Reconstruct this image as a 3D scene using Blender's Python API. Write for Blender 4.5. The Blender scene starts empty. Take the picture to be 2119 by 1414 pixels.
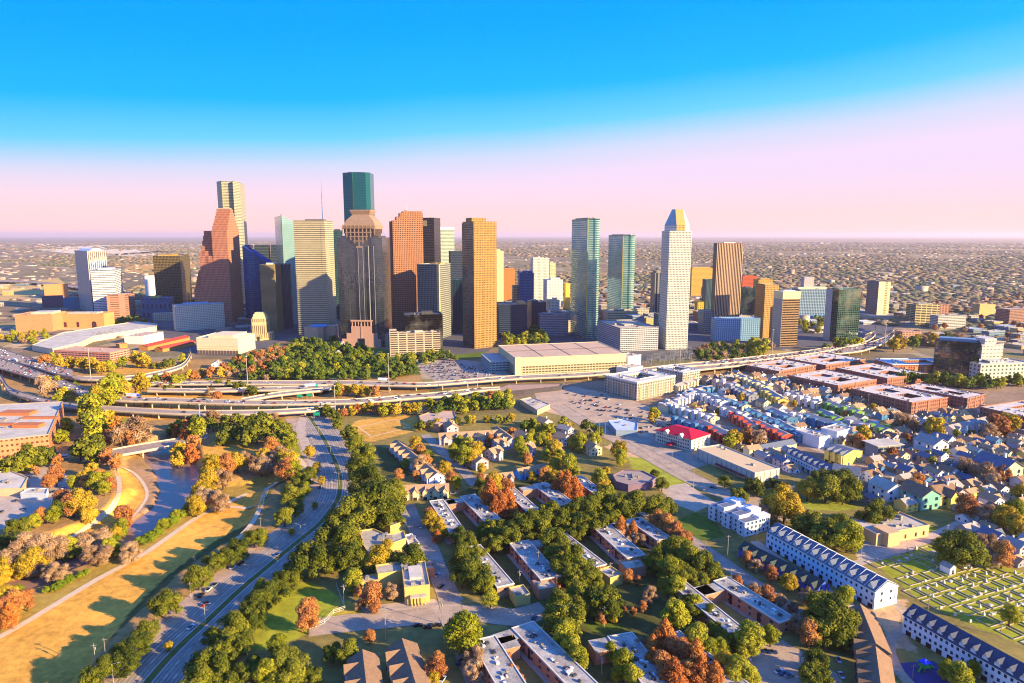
SUN_E=5.0; SKYT=(.38,.95,2.2); EXPO=1.45; HAZE=2.6e-5; HAZEC=(1.0,.82,.90,1)
import bpy, math, random
import numpy as np
from mathutils import Vector, Matrix
from mathutils.geometry import tessellate_polygon
R=math.radians; rnd=random.Random(7)
CH=190.0; CF=1413.0; CX=1059.5; CY=707.0; CP=math.atan(220/1413.0)
SP,CPc=math.sin(CP),math.cos(CP)
scene=bpy.context.scene; col=scene.collection
# ---------- survey helpers: photo measurements -> metres on the ground
def ray(u,v):
    x=(u-CX)/CF; y=-(v-CY)/CF
    return x, CPc+y*SP, -SP+y*CPc
def G(u,v,z=0.0):
    dx,dy,dz=ray(u,v); t=(z-CH)/dz
    return Vector((dx*t,dy*t,z))
def PX(x,y,z=0.0):
    d=y*CPc+(CH-z)*SP; up=-(CH-z)*CPc+y*SP
    return CX+CF*x/d, CY-CF*up/d
def hx(s,k=1.0):
    s=s.lstrip('#'); o=[]
    for i in (0,2,4):
        c=int(s[i:i+2],16)/255; c=c/12.92 if c<=.04045 else ((c+.055)/1.055)**2.4
        o.append(c*k)
    return (o[0],o[1],o[2],1.0)
# ---------- mesh builder
class MB:
    def __init__(s): s.v=[]; s.f=[]; s.m=[]
    def poly(s,pts,m=0):
        b=len(s.v); s.v+= [tuple(p) for p in pts]; s.f.append(tuple(range(b,b+len(pts)))); s.m.append(m)
    def box(s,x0,x1,y0,y1,z0,z1,m=0,mt=None,bottom=False):
        b=len(s.v); s.v+=[(x0,y0,z0),(x1,y0,z0),(x1,y1,z0),(x0,y1,z0),(x0,y0,z1),(x1,y0,z1),(x1,y1,z1),(x0,y1,z1)]
        fs=[(0,1,5,4),(1,2,6,5),(2,3,7,6),(3,0,4,7)]
        for f in fs: s.f.append(tuple(b+i for i in f)); s.m.append(m)
        s.f.append((b+4,b+5,b+6,b+7)); s.m.append(m if mt is None else mt)
        if bottom: s.f.append((b+3,b+2,b+1,b)); s.m.append(m)
        return s
    def prism(s,pts,z0,z1,m=0,mt=None,top=True,bottom=False):
        n=len(pts); b=len(s.v)
        zf=(lambda p:z1(p)) if callable(z1) else (lambda p:z1)
        s.v+=[(p[0],p[1],z0) for p in pts]+[(p[0],p[1],zf(p)) for p in pts]
        for i in range(n):
            j=(i+1)%n; s.f.append((b+i,b+j,b+n+j,b+n+i)); s.m.append(m)
        if top:
            tp=tessellate_polygon([[Vector((p[0],p[1],0)) for p in pts]])
            for t in tp:
                a=[Vector((pts[k][0],pts[k][1])) for k in t]
                cr=(a[1]-a[0]).cross(a[2]-a[0]); t=t if cr>0 else t[::-1]
                s.f.append(tuple(b+n+k for k in t)); s.m.append(m if mt is None else mt)
                if bottom: s.f.append(tuple(b+k for k in t[::-1])); s.m.append(m)
        return s
    def frus(s,p0,z0,p1,z1,m=0,mt=None,top=True):
        n=len(p0); b=len(s.v)
        s.v+=[(p[0],p[1],z0) for p in p0]+[(p[0],p[1],z1) for p in p1]
        for i in range(n):
            j=(i+1)%n; s.f.append((b+i,b+j,b+n+j,b+n+i)); s.m.append(m)
        if top: s.f.append(tuple(b+n+i for i in range(n))); s.m.append(m if mt is None else mt)
        return s
    def tube(s,p,q,r0,r1=None,n=6,m=0,cap=True):
        p=Vector(p);q=Vector(q); r1=r0 if r1 is None else r1
        d=(q-p).normalized(); a=d.orthogonal().normalized(); c=d.cross(a); b=len(s.v)
        for (o,r) in ((p,r0),(q,r1)):
            for i in range(n):
                t=2*math.pi*i/n; s.v.append(tuple(o+a*math.cos(t)*r+c*math.sin(t)*r))
        for i in range(n):
            j=(i+1)%n; s.f.append((b+i,b+j,b+n+j,b+n+i)); s.m.append(m)
        if cap: s.f.append(tuple(b+n+i for i in range(n))); s.m.append(m)
        return s
    def gable(s,x0,x1,y0,y1,z0,zr,ov=.4,th=.25,m=0,axis='x'):
        # pitched roof slabs, ridge along axis
        P=[]
        if axis=='x':
            ym=(y0+y1)/2; k=(zr-z0)/((y1-y0)/2); zz=z0-k*ov
            sec=[(y0-ov,zz),(ym,zr),(y1+ov,zz),(y1+ov,zz-th),(ym,zr-th),(y0-ov,zz-th)]
            A=[(x0-ov,a,b) for a,b in sec]; B=[(x1+ov,a,b) for a,b in sec]
        else:
            xm=(x0+x1)/2; k=(zr-z0)/((x1-x0)/2); zz=z0-k*ov
            sec=[(x1+ov,zz),(xm,zr),(x0-ov,zz),(x0-ov,zz-th),(xm,zr-th),(x1+ov,zz-th)]
            A=[(a,y0-ov,b) for a,b in sec]; B=[(a,y1+ov,b) for a,b in sec]
        b=len(s.v); s.v+=A+B
        for i in range(6):
            j=(i+1)%6; s.f.append((b+i,b+6+i,b+6+j,b+j)); s.m.append(m)
        for q in ((0,1,4,5),(1,2,3,4)):
            s.f.append(tuple(b+i for i in q)); s.f.append(tuple(b+6+i for i in q[::-1])); s.m+= [m,m]
        return s
    def gwall(s,x0,x1,y0,y1,z0,ze,zr,m=0,axis='x'):
        # walls under a gable
        if axis=='x':
            ym=(y0+y1)/2
            s.poly([(x0,y0,z0),(x1,y0,z0),(x1,y0,ze),(x0,y0,ze)],m); s.poly([(x1,y1,z0),(x0,y1,z0),(x0,y1,ze),(x1,y1,ze)],m)
            s.poly([(x1,y0,z0),(x1,y1,z0),(x1,y1,ze),(x1,ym,zr),(x1,y0,ze)],m); s.poly([(x0,y1,z0),(x0,y0,z0),(x0,y0,ze),(x0,ym,zr),(x0,y1,ze)],m)
        else:
            xm=(x0+x1)/2
            s.poly([(x1,y0,z0),(x1,y1,z0),(x1,y1,ze),(x1,y0,ze)],m); s.poly([(x0,y1,z0),(x0,y0,z0),(x0,y0,ze),(x0,y1,ze)],m)
            s.poly([(x0,y0,z0),(x1,y0,z0),(x1,y0,ze),(xm,y0,zr),(x0,y0,ze)],m); s.poly([(x1,y1,z0),(x0,y1,z0),(x0,y1,ze),(xm,y1,zr),(x1,y1,ze)],m)
        return s
    def mesh(s,name,mats):
        me=bpy.data.meshes.new(name); me.from_pydata(s.v,[],s.f); 
        for q in (mats if isinstance(mats,(list,tuple)) else [mats]): me.materials.append(q)
        if any(s.m): me.polygons.foreach_set('material_index',s.m)
        me.update(); return me
def obj(name,data,parent=None,loc=None,rz=0):
    o=bpy.data.objects.new(name,data); col.objects.link(o)
    if parent is not None: o.parent=parent
    if loc is not None: o.location=loc
    if rz: o.rotation_euler=(0,0,rz)
    return o
def part(root,name,mb,mats,loc=None,rz=0,label=None):
    o=obj(name,mb.mesh(name,mats),root,loc,rz)
    if label: o['label']=label
    return o
def thing(name,label,cat,loc=(0,0,0),rz=0,group=None,look=None):
    o=obj(name,None,None,loc,rz); o.empty_display_size=1
    return tag(o,label,cat,group,look)
AUTO=[]; LM=[]
def tag(o,label,cat,group=None,look=None):
    o['category']=cat
    if group: o['group']=group
    if label: o['label']=label
    else: AUTO.append((o,look))
    return o
def struct(o,label=None):
    o['kind']='structure'
    if label: o['label']=label
    return o
def lmark(name,u,v): LM.append((name,u,v))
def finish_labels():
    RK=['nearest','second nearest','third nearest','fourth nearest','fifth nearest','sixth nearest','seventh nearest','eighth nearest','ninth nearest','tenth nearest','eleventh nearest','twelfth nearest','thirteenth nearest','fourteenth nearest','fifteenth nearest','sixteenth nearest','seventeenth nearest','eighteenth nearest','nineteenth nearest','twentieth nearest']
    D={}
    for o,look in AUTO:
        p=o.location; u,v=PX(p.x,p.y,p.z); best=min(LM,key=lambda l:(l[1]-u)**2+((l[2]-v)*1.3)**2)
        du,dv=u-best[1],v-best[2]; r=(('right of' if du>0 else 'left of') if abs(du)>abs(dv)*1.2 else ('in front of' if dv>0 else 'behind'))
        D.setdefault((look,r,best[0]),[]).append((du*du+dv*dv,id(o),o))
    for (look,r,b),L in D.items():
        L.sort(key=lambda t:t[:2])
        for i,(d,_,o) in enumerate(L):
            if len(L)==1: o['label']=f'{look}, {r} the {b}'
            elif i<20: o['label']=f'{look}, {RK[i]} one {r} the {b}'
            else: o['label']=f'{look}, farther out {r} the {b}'; 
# ---------- materials
def newmat(name):
    m=bpy.data.materials.new(name); m.use_nodes=True; nt=m.node_tree; b=nt.nodes['Principled BSDF']; return m,nt,b
class N:
    def __init__(s,nt): s.nt=nt
    def n(s,t,**k):
        x=s.nt.nodes.new(t)
        for a,b in k.items(): setattr(x,a,b)
        return x
    def l(s,a,b): s.nt.links.new(a,b)
    def val(s,sock,v):
        if isinstance(v,(int,float,tuple,list)): sock.default_value=v
        else: s.l(v,sock)
    def math(s,op,a,b=None,c=None):
        x=s.n('ShaderNodeMath',operation=op); s.val(x.inputs[0],a)
        if b is not None: s.val(x.inputs[1],b)
        if c is not None: s.val(x.inputs[2],c)
        return x.outputs[0]
    def mix(s,f,a,b,bt='MIX'):
        x=s.n('ShaderNodeMix',data_type='RGBA',blend_type=bt); s.val(x.inputs[0],f); s.val(x.inputs[6],a); s.val(x.inputs[7],b); return x.outputs[2]
    def mixf(s,f,a,b):
        x=s.n('ShaderNodeMix',data_type='FLOAT'); s.val(x.inputs[0],f); s.val(x.inputs[2],a); s.val(x.inputs[3],b); return x.outputs[0]
    def noise(s,vec,sc,det=3,rough=.55,dim='3D'):
        x=s.n('ShaderNodeTexNoise',noise_dimensions=dim); 
        if vec is not None: s.l(vec,x.inputs['Vector'])
        x.inputs['Scale'].default_value=sc; x.inputs['Detail'].default_value=det; x.inputs['Roughness'].default_value=rough; return x
    def ramp(s,f,st):
        x=s.n('ShaderNodeValToRGB'); s.val(x.inputs[0],f); e=x.color_ramp.elements
        while len(e)<len(st): e.new(.5)
        for q,(p,c) in zip(e,st): q.position=p; q.color=c if len(c)==4 else (*c,1)
        return x.outputs[0]
_M={}
def plain(name,c,rough=.85,var=.18,scale=.25,metal=0.0,c2=None,spec=.3):
    """procedural surface: base colour broken up by two scales of noise"""
    k=('p',name,str(c))
    if k in _M: return _M[k]
    m,nt,b=newmat(name); q=N(nt); c=hx(c) if isinstance(c,str) else c
    tc=q.n('ShaderNodeTexCoord'); n1=q.noise(tc.outputs['Object'],scale,4); n2=q.noise(tc.outputs['Object'],scale*7,2)
    f=q.math('ADD',q.math('MULTIPLY',n1.outputs[0],.65),q.math('MULTIPLY',n2.outputs[0],.35))
    f=q.math('SMOOTH_MIN',q.math('MAXIMUM',q.math('MULTIPLY_ADD',f,2.6,-.8),0),1,.1)
    hi=hx(c2) if isinstance(c2,str) else tuple(min(1,x*(1+var)) for x in c[:3])+(1,)
    lo=tuple(x*(1-var*1.3) for x in c[:3])+(1,)
    q.l(q.mix(f,lo,hi),b.inputs['Base Color']); b.inputs['Roughness'].default_value=rough; b.inputs['Metallic'].default_value=metal
    b.inputs['Specular IOR Level'].default_value=spec
    _M[k]=m; return m
def make_facade_group():
    g=bpy.data.node_groups.new('Facade','ShaderNodeTree'); I=g.interface
    for n,t,d in (('Wall','C',(.6,.5,.4,1)),('Glass','C',(.05,.08,.12,1)),('Roof','C',(.4,.36,.3,1)),('Bay','F',3),('Floor','F',4),('WX','F',.7),('WZ','F',.6),('Rough','F',.15),('Metal','F',.6),('Var','F',.5),('Off','F',0),('Big','F',0)):
        s=I.new_socket(n,in_out='INPUT',socket_type='NodeSocketColor' if t=='C' else 'NodeSocketFloat'); s.default_value=d
    I.new_socket('BSDF',in_out='OUTPUT',socket_type='NodeSocketShader')
    q=N(g); gi=q.n('NodeGroupInput'); go=q.n('NodeGroupOutput'); i=gi.outputs
    tc=q.n('ShaderNodeTexCoord'); ps=q.n('ShaderNodeSeparateXYZ'); q.l(tc.outputs['Object'],ps.inputs[0]); ns=q.n('ShaderNodeSeparateXYZ'); q.l(tc.outputs['Normal'],ns.inputs[0])
    h=q.math('SUBTRACT',q.math('MULTIPLY',ps.outputs[1],ns.outputs[0]),q.math('MULTIPLY',ps.outputs[0],ns.outputs[1]))
    roof=q.math('GREATER_THAN',ns.outputs[2],.75)
    cx=q.math('ADD',q.math('DIVIDE',h,i['Bay']),i['Off']); cz=q.math('DIVIDE',ps.outputs[2],i['Floor'])
    fx=q.math('ABSOLUTE',q.math('SUBTRACT',q.math('FRACT',cx),.5)); fz=q.math('ABSOLUTE',q.math('SUBTRACT',q.math('FRACT',cz),.5))
    w=q.math('MULTIPLY',q.math('LESS_THAN',fx,q.math('MULTIPLY',i['WX'],.5)),q.math('LESS_THAN',fz,q.math('MULTIPLY',i['WZ'],.5)))
    w=q.math('MULTIPLY',w,q.math('SUBTRACT',1,roof))
    cv=q.n('ShaderNodeCombineXYZ'); q.l(q.math('FLOOR',cx),cv.inputs[0]); q.l(q.math('FLOOR',cz),cv.inputs[1]); q.l(q.math('MULTIPLY',ns.outputs[0],3),cv.inputs[2])
    wn=q.n('ShaderNodeTexWhiteNoise',noise_dimensions='3D'); q.l(cv.outputs[0],wn.inputs[0])
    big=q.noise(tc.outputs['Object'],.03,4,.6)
    # glass tone per pane, some with pale blinds
    gl=q.mix(q.math('MULTIPLY',q.math('POWER',wn.outputs[0],3),i['Var']),i['Glass'],q.mix(.5,i['Glass'],i['Wall']))
    gl=q.mix(q.math('MULTIPLY',q.math('SMOOTH_MIN',q.math('MAXIMUM',q.math('MULTIPLY_ADD',big.outputs[0],5,-2.2),0),1,.2),i['Big']),gl,q.mix(.6,gl,(.75,.7,.6,1)))  # broad pale patches: sky reflections put into the glass colour
    wd=q.noise(tc.outputs['Object'],.08,4,.6); wf=q.math('MULTIPLY_ADD',wd.outputs[0],.5,.75)
    wc=q.n('ShaderNodeVectorMath',operation='SCALE'); q.l(i['Wall'],wc.inputs[0]); q.l(wf,wc.inputs['Scale'])
    rn=q.noise(tc.outputs['Object'],.15,5,.65); rf=q.math('MULTIPLY_ADD',rn.outputs[0],1.2,.4)
    rc=q.n('ShaderNodeVectorMath',operation='SCALE'); q.l(i['Roof'],rc.inputs[0]); q.l(rf,rc.inputs['Scale'])
    base=q.mix(w,q.mix(roof,wc.outputs[0],rc.outputs[0]),gl)
    bs=q.n('ShaderNodeBsdfPrincipled'); q.l(base,bs.inputs['Base Color'])
    q.l(q.mixf(w,.8,q.math('ADD',i['Rough'],q.math('MULTIPLY',wn.outputs[0],.06))),bs.inputs['Roughness']); q.l(q.math('MULTIPLY',w,i['Metal']),bs.inputs['Metallic'])
    bs.inputs['Specular IOR Level'].default_value=.4
    # each pane tilts a hair so that reflections break up
    wt=q.n('ShaderNodeVectorMath',operation='MULTIPLY_ADD'); q.l(wn.outputs[1],wt.inputs[0]); wt.inputs[1].default_value=(.03,.03,.03); 
    ge=q.n('ShaderNodeNewGeometry'); q.l(ge.outputs['Normal'],wt.inputs[2]); nm=q.n('ShaderNodeVectorMath',operation='NORMALIZE'); q.l(wt.outputs[0],nm.inputs[0])
    q.l(nm.outputs[0],bs.inputs['Normal'])
    q.l(bs.outputs[0],go.inputs[0]); return g
FG=make_facade_group()
def fac(wall,glass='#20303c',roof='#b0a090',bay=3,fl=4,wx=.7,wz=.6,rough=.2,metal=.5,var=.5,off=0,big=0,name='facade'):
    k=('f',wall,glass,roof,bay,fl,wx,wz,rough,metal,var,off,big)
    if k in _M: return _M[k]
    m=bpy.data.materials.new(name); m.use_nodes=True; nt=m.node_tree; nt.nodes.clear()
    g=nt.nodes.new('ShaderNodeGroup'); g.node_tree=FG; o=nt.nodes.new('ShaderNodeOutputMaterial'); nt.links.new(g.outputs[0],o.inputs[0])
    for n,v in (('Wall',hx(wall,.80)),('Glass',hx(glass,.85)),('Roof',hx(roof)),('Bay',bay),('Floor',fl),('WX',wx),('WZ',wz),('Rough',rough),('Metal',metal),('Var',var),('Off',off),('Big',big)): g.inputs[n].default_value=v
    _M[k]=m; return m
# ---------- camera, sky, sun
cam=bpy.data.cameras.new('camera'); cam.sensor_width=36; cam.lens=CF/2119*36; cam.clip_start=1; cam.clip_end=400000
co=obj('camera',cam,None,(0,0,CH)); co.rotation_euler=(math.pi/2-CP,0,0); scene.camera=co
SUN_EL=R(18); az=math.atan2(.9,-.44)
sv=Vector((math.sin(az)*math.cos(SUN_EL),math.cos(az)*math.cos(SUN_EL),math.sin(SUN_EL)))
sl=bpy.data.lights.new('sun','SUN'); sl.energy=SUN_E; sl.angle=R(.5); sl.color=(1,.78,.41)
so=obj('sun',sl,None,(300,-200,400)); so.rotation_euler=sv.to_track_quat('Z','Y').to_euler()
w=bpy.data.worlds.new('World'); scene.world=w; w.use_nodes=True; nt=w.node_tree; q=N(nt); bg=nt.nodes['Background']
sky=q.n('ShaderNodeTexSky',sky_type='NISHITA'); sky.sun_disc=False; sky.sun_elevation=SUN_EL; sky.sun_rotation=az; sky.air_density=1; sky.dust_density=.6; sky.ozone_density=3
tc=q.n('ShaderNodeTexCoord'); sp=q.n('ShaderNodeSeparateXYZ'); q.l(tc.outputs['Generated'],sp.inputs[0])
# evening gradient: pink dust band low down, lavender above it, then azure; the pale band stands higher towards the west (right)
z=sp.outputs[2]; x_=sp.outputs[0]
zz=q.math('ADD',z,q.math('MULTIPLY',x_,-.07))
wob=q.noise(tc.outputs['Generated'],1.6,2); zz=q.math('ADD',zz,q.math('MULTIPLY_ADD',wob.outputs[0],.04,-.02))
S=SKYK=1.0
up=q.ramp(q.math('MULTIPLY',q.math('ADD',zz,.1),2.0),[(0,hx('#f6dcf8')),(.36,hx('#f8e2ff')),(.425,hx('#d8e2ff')),(.50,hx('#70d4ff',1.05)),(.60,hx('#18b4ff',1.15)),(.74,hx('#00a2ff',1.2)),(1,hx('#0090ff',1.2))])
low=q.ramp(q.math('MULTIPLY',z,10),[(0,hx('#ffccc4',1.25)),(.35,hx('#ffd6d8',1.12)),(1,hx('#fde4fa'))])
fl=q.n('ShaderNodeMapRange',interpolation_type='SMOOTHSTEP'); q.l(z,fl.inputs[0]); fl.inputs[1].default_value=.015; fl.inputs[2].default_value=.11
grad=q.mix(fl.outputs[0],low,up)
hi=q.n('ShaderNodeMapRange',interpolation_type='SMOOTHSTEP'); q.l(z,hi.inputs[0]); hi.inputs[1].default_value=.315; hi.inputs[2].default_value=.45
ns=q.n('ShaderNodeVectorMath',operation='MULTIPLY'); q.l(sky.outputs[0],ns.inputs[0]); ns.inputs[1].default_value=tuple(SKYT)
gs=q.n('ShaderNodeVectorMath',operation='SCALE'); q.l(grad,gs.inputs[0]); gs.inputs['Scale'].default_value=1/.1*2**-EXPO
q.l(q.mix(hi.outputs[0],gs.outputs[0],ns.outputs[0]),bg.inputs[0]); bg.inputs[1].default_value=.1
vs=scene.view_settings; vs.view_transform='Standard'; vs.look='None'; vs.exposure=EXPO; vs.gamma=1; vs.use_curve_mapping=False
cy=scene.cycles; cy.filter_width=1.1; cy.max_bounces=5; cy.diffuse_bounces=2; cy.glossy_bounces=3; cy.transmission_bounces=2; cy.volume_bounces=0; cy.transparent_max_bounces=4; cy.use_denoising=True
cy.caustics_reflective=False; cy.caustics_refractive=False
# ================= ground
def smooth(k): k=np.clip(k,0,1); return k*k*(3-2*k)
def in_poly(x,y,P):
    r=np.zeros(np.shape(x),bool); n=len(P)
    for i in range(n):
        x0,y0=P[i]; x1,y1=P[(i+1)%n]
        if y0==y1: continue
        c=((y0>y)!=(y1>y))&(x<(x1-x0)*(y-y0)/(y1-y0)+x0); r^=c
    return r
def seg_d(x,y,a,b):
    dx,dy=b[0]-a[0],b[1]-a[1]; t=np.clip(((x-a[0])*dx+(y-a[1])*dy)/(dx*dx+dy*dy+1e-9),0,1)
    return np.hypot(x-a[0]-t*dx,y-a[1]-t*dy),t
VALLEY=[(100,1500),(218,1354),(254,1300),(309,1249),(364,1191),(420,1150),(445,1136),(504,1104),(536,1056),(555,1016),(598,991),(560,978),(510,985),(450,990),(425,962),(385,925),(352,862),(300,862),(285,925),(240,940),(238,975),(262,1010),(200,1060),(100,1105),(-60,1130),(-400,1200),(-700,1350),(-300,1700)]
VW=[G(u,v).xy[:] for u,v in VALLEY]
RIV=[(318,850,9),(330,880,11),(338,930,19),(368,975,17),(378,1010,13),(347,1048,11),(300,1085,11),(252,1122,11),(190,1152,10),(130,1170,10),(70,1204,9),(0,1217,9),(-90,1235,9),(-300,1290,9)]
RW=[(G(u,v,-6).x,G(u,v,-6).y,w) for u,v,w in RIV]
def hfield(x,y):
    x=np.asarray(x,float); y=np.asarray(y,float)
    ins=in_poly(x,y,VW); d=np.full(x.shape,1e9)
    n=len(VW)
    for i in range(n): d=np.minimum(d,seg_d(x,y,VW[i],VW[(i+1)%n])[0])
    h=np.where(ins,-4.8*smooth(d/9.5),0)
    wob=np.sin(x*.09+y*.05)*1.3+np.sin(x*.031-y*.07+2)*1.5
    for a,b in zip(RW[:-1],RW[1:]):
        dd,t=seg_d(x,y,a,b); w=a[2]+(b[2]-a[2])*t+wob
        h=np.minimum(h,-7.6+7.6*smooth((dd-(w-3))/11.0))
    return h
def HZ(x,y): return float(hfield(np.array([x]),np.array([y]))[0])
def GT(u,v):
    """point on the terrain seen at this place"""
    p=G(u,v)
    for _ in range(6):
        z=HZ(p.x,p.y)
        if abs(z-p.z)<.02: break
        p=G(u,v,(z+p.z)/2 if _>2 else z)
    return p
def axis(a,b,s): return list(np.arange(a,b,s))
xs=[-58000,-45000,-30000,-15000,-8000,-5000,-3000,-2000,-1500,-1200]+axis(-1000,-340,8)+axis(-340,420,1.5)+axis(420,1000,6)+[1000,1200,1500,2000,3000,5000,8000,15000,30000,45000,58000]
ys=[-2000,-500,0,150]+axis(225,760,1.5)+axis(760,1400,4)+[1400,1600,2000,3000,5000,8000,15000,30000,45000,70000]
xs=np.array(xs,float); ys=np.array(ys,float); XX,YY=np.meshgrid(xs,ys); X=XX.ravel(); Y=YY.ravel(); Z=np.zeros_like(X)
near=(X>-340)&(X<420)&(Y>225)&(Y<1000)&(X<60); Z[near]=hfield(X[near],Y[near])
# zones: (rgb, polygon in the photograph) - each a patch of ground
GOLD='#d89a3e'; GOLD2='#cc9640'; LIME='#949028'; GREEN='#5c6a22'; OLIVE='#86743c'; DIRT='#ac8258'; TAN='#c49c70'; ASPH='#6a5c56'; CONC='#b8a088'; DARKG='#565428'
ZONES=[
 ('#a47c48',[(-200,760),(560,740),(860,760),(900,830),(700,870),(600,1414),(-200,1500)]),      # west side generally dry grass
 (OLIVE,[(600,860),(2300,840),(2300,1600),(500,1600)]),
 ('#94785a',[(1120,800),(1500,760),(2300,740),(2300,1110),(1720,1010),(1560,960),(1350,900),(1200,880)]),
 (GOLD,[(-300,1460),(-100,1330),(0,1318),(100,1262),(200,1202),(300,1146),(400,1076),(450,1052),(510,1024),(565,1012),(540,1056),(500,1095),(440,1128),(364,1185),(300,1243),(250,1295),(205,1350),(100,1500)]),
 ('#a8883c',[(-100,1310),(0,1240),(90,1230),(180,1180),(300,1120),(360,1080),(420,1030),(470,1000),(560,985),(595,992),(510,1024),(450,1046),(400,1070),(300,1140),(200,1196),(100,1256),(0,1312),(-100,1360)]),
 (DARKG,[(250,1300),(309,1249),(364,1191),(445,1136),(504,1104),(536,1056),(555,1016),(598,991),(575,1000),(545,1040),(515,1085),(460,1110),(400,1150),(330,1205),(280,1255),(205,1352)]),  # darker green strip along the bank
 (GOLD,[(228,968),(262,972),(295,1000),(304,1026),(285,1052),(266,1072),(200,1095),(120,1115),(40,1120),(90,1102),(170,1080),(218,1048),(244,1010)]),
 (DIRT,[(270,960),(310,975),(350,1000),(340,1030),(300,1065),(268,1085),(275,1060),(305,1030),(300,1000)]),
 (GOLD2,[(60,1110),(180,1100),(240,1085),(265,1100),(225,1125),(150,1160),(60,1200),(-100,1230),(-100,1160)]),
 (GOLD2,[(398,948),(420,925),(445,912),(500,910),(530,918),(528,940),(500,955),(460,962),(425,968)]),
 (LIME,[(212,900),(225,872),(255,862),(285,880),(290,895),(240,912)]),
 (GOLD2,[(110,830),(200,800),(330,800),(560,830),(640,850),(300,870),(200,860)]),
 (LIME,[(590,865),(618,862),(655,960),(665,1000),(640,990),(610,940)]),
 (GOLD2,[(170,760),(250,745),(330,752),(360,768),(280,775),(200,775)]),
 (GREEN,[(560,745),(620,690),(860,735),(870,775),(560,790)]),
 (GREEN,[(1075,690),(1110,680),(1120,700),(1085,712)]),(GREEN,[(905,735),(1000,720),(1010,740),(930,748)]),
 ('#a49a2c',[(735,884),(815,866),(842,868),(852,882),(790,900),(765,905)]),
 (GOLD2,[(700,905),(740,870),(860,858),(870,890),(770,915)]),
 (LIME,[(604,1208),(640,1203),(700,1232),(710,1262),(690,1285),(600,1330),(520,1350),(530,1300),(570,1240)]),
 ('#ac9038',[(690,1240),(760,1250),(800,1280),(700,1300)]),
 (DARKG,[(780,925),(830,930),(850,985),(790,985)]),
 ('#969430',[(1295,938),(1340,942),(1385,962),(1425,990),(1440,1008),(1390,1016),(1350,995),(1310,975)]),
 (TAN,[(1250,925),(1300,905),(1345,925),(1400,945),(1340,948),(1290,945)]),
 ('#909030',[(1640,1040),(1690,1026),(1740,1035),(1780,1052),(1740,1058),(1680,1056)]),
 (GREEN,[(1380,1085),(1440,1060),(1480,1080),(1500,1110),(1450,1120)]),
 (LIME,[(1790,1150),(1900,1122),(1980,1140),(2119,1185),(2200,1220),(2200,1380),(2119,1335),(2000,1290),(1900,1240)]),
 (LIME,[(1900,1080),(1950,1098),(1945,1110),(1905,1120),(1880,1100)]),(LIME,[(1760,1140),(1800,1120),(1815,1140),(1780,1150)]),
 ('#909030',[(2060,1020),(2119,1030),(2119,1050),(2040,1040)]),
 (CONC,[(1800,1100),(1900,1110),(1930,1120),(1860,1150),(1780,1160),(1770,1150)]),
 (TAN,[(1790,1245),(1880,1240),(1860,1290),(1900,1350),(1850,1340)]),
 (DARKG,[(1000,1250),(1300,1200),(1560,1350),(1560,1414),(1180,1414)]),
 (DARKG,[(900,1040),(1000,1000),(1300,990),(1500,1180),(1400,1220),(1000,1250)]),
 (GREEN,[(1200,1290),(1260,1280),(1300,1300),(1240,1310)]),
 (DIRT,[(1120,815),(1250,820),(1260,850),(1180,860),(1130,850)]),
]
U,V=PX(X,Y,Z); C=np.zeros((len(X),4)); vis=(Y>200)&(Y<1500)&(X>-1200)&(X<1200)
jit=(np.sin(X*1.7+Y*.9)+np.sin(X*.6-Y*1.3))*.9
for c,P in ZONES:
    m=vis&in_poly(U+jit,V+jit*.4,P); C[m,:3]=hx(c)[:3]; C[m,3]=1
wet=vis&(Z<-5.6); C[wet,:3]=hx('#84603c')[:3]; C[wet,3]=1
me=bpy.data.meshes.new('ground'); nx,ny=len(xs),len(ys); nv=nx*ny
me.vertices.add(nv); me.vertices.foreach_set('co',np.column_stack([X,Y,Z]).ravel())
ii=(np.arange(ny-1)[:,None]*nx+np.arange(nx-1)[None,:]).ravel(); F4=np.column_stack([ii,ii+1,ii+nx+1,ii+nx]).ravel(); nf=len(ii)
me.loops.add(nf*4); me.loops.foreach_set('vertex_index',F4.astype(np.int32)); me.polygons.add(nf); me.polygons.foreach_set('loop_start',np.arange(0,nf*4,4,dtype=np.int32))
me.update(calc_edges=True); me.validate()
at=me.color_attributes.new('zone','FLOAT_COLOR','POINT'); at.data.foreach_set('color',C.ravel())
me.polygons.foreach_set('use_smooth',np.ones(nf,bool))
m,nt_,b=newmat('ground_cover'); q=N(nt_); tc=q.n('ShaderNodeTexCoord'); o_=tc.outputs['Object']
a=q.n('ShaderNodeVertexColor',layer_name='zone')
n1=q.noise(o_,.02,5,.65); n2=q.noise(o_,.22,4,.65); n3=q.noise(o_,2.2,2,.6)
f=q.math('ADD',q.math('MULTIPLY',n1.outputs[0],.55),q.math('ADD',q.math('MULTIPLY',n2.outputs[0],.55),q.math('MULTIPLY',n3.outputs[0],.25)))
f=q.math('MULTIPLY_ADD',f,2.5,-.62)
zc=q.n('ShaderNodeVectorMath',operation='SCALE'); q.l(a.outputs[0],zc.inputs[0]); q.l(f,zc.inputs['Scale'])
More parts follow.
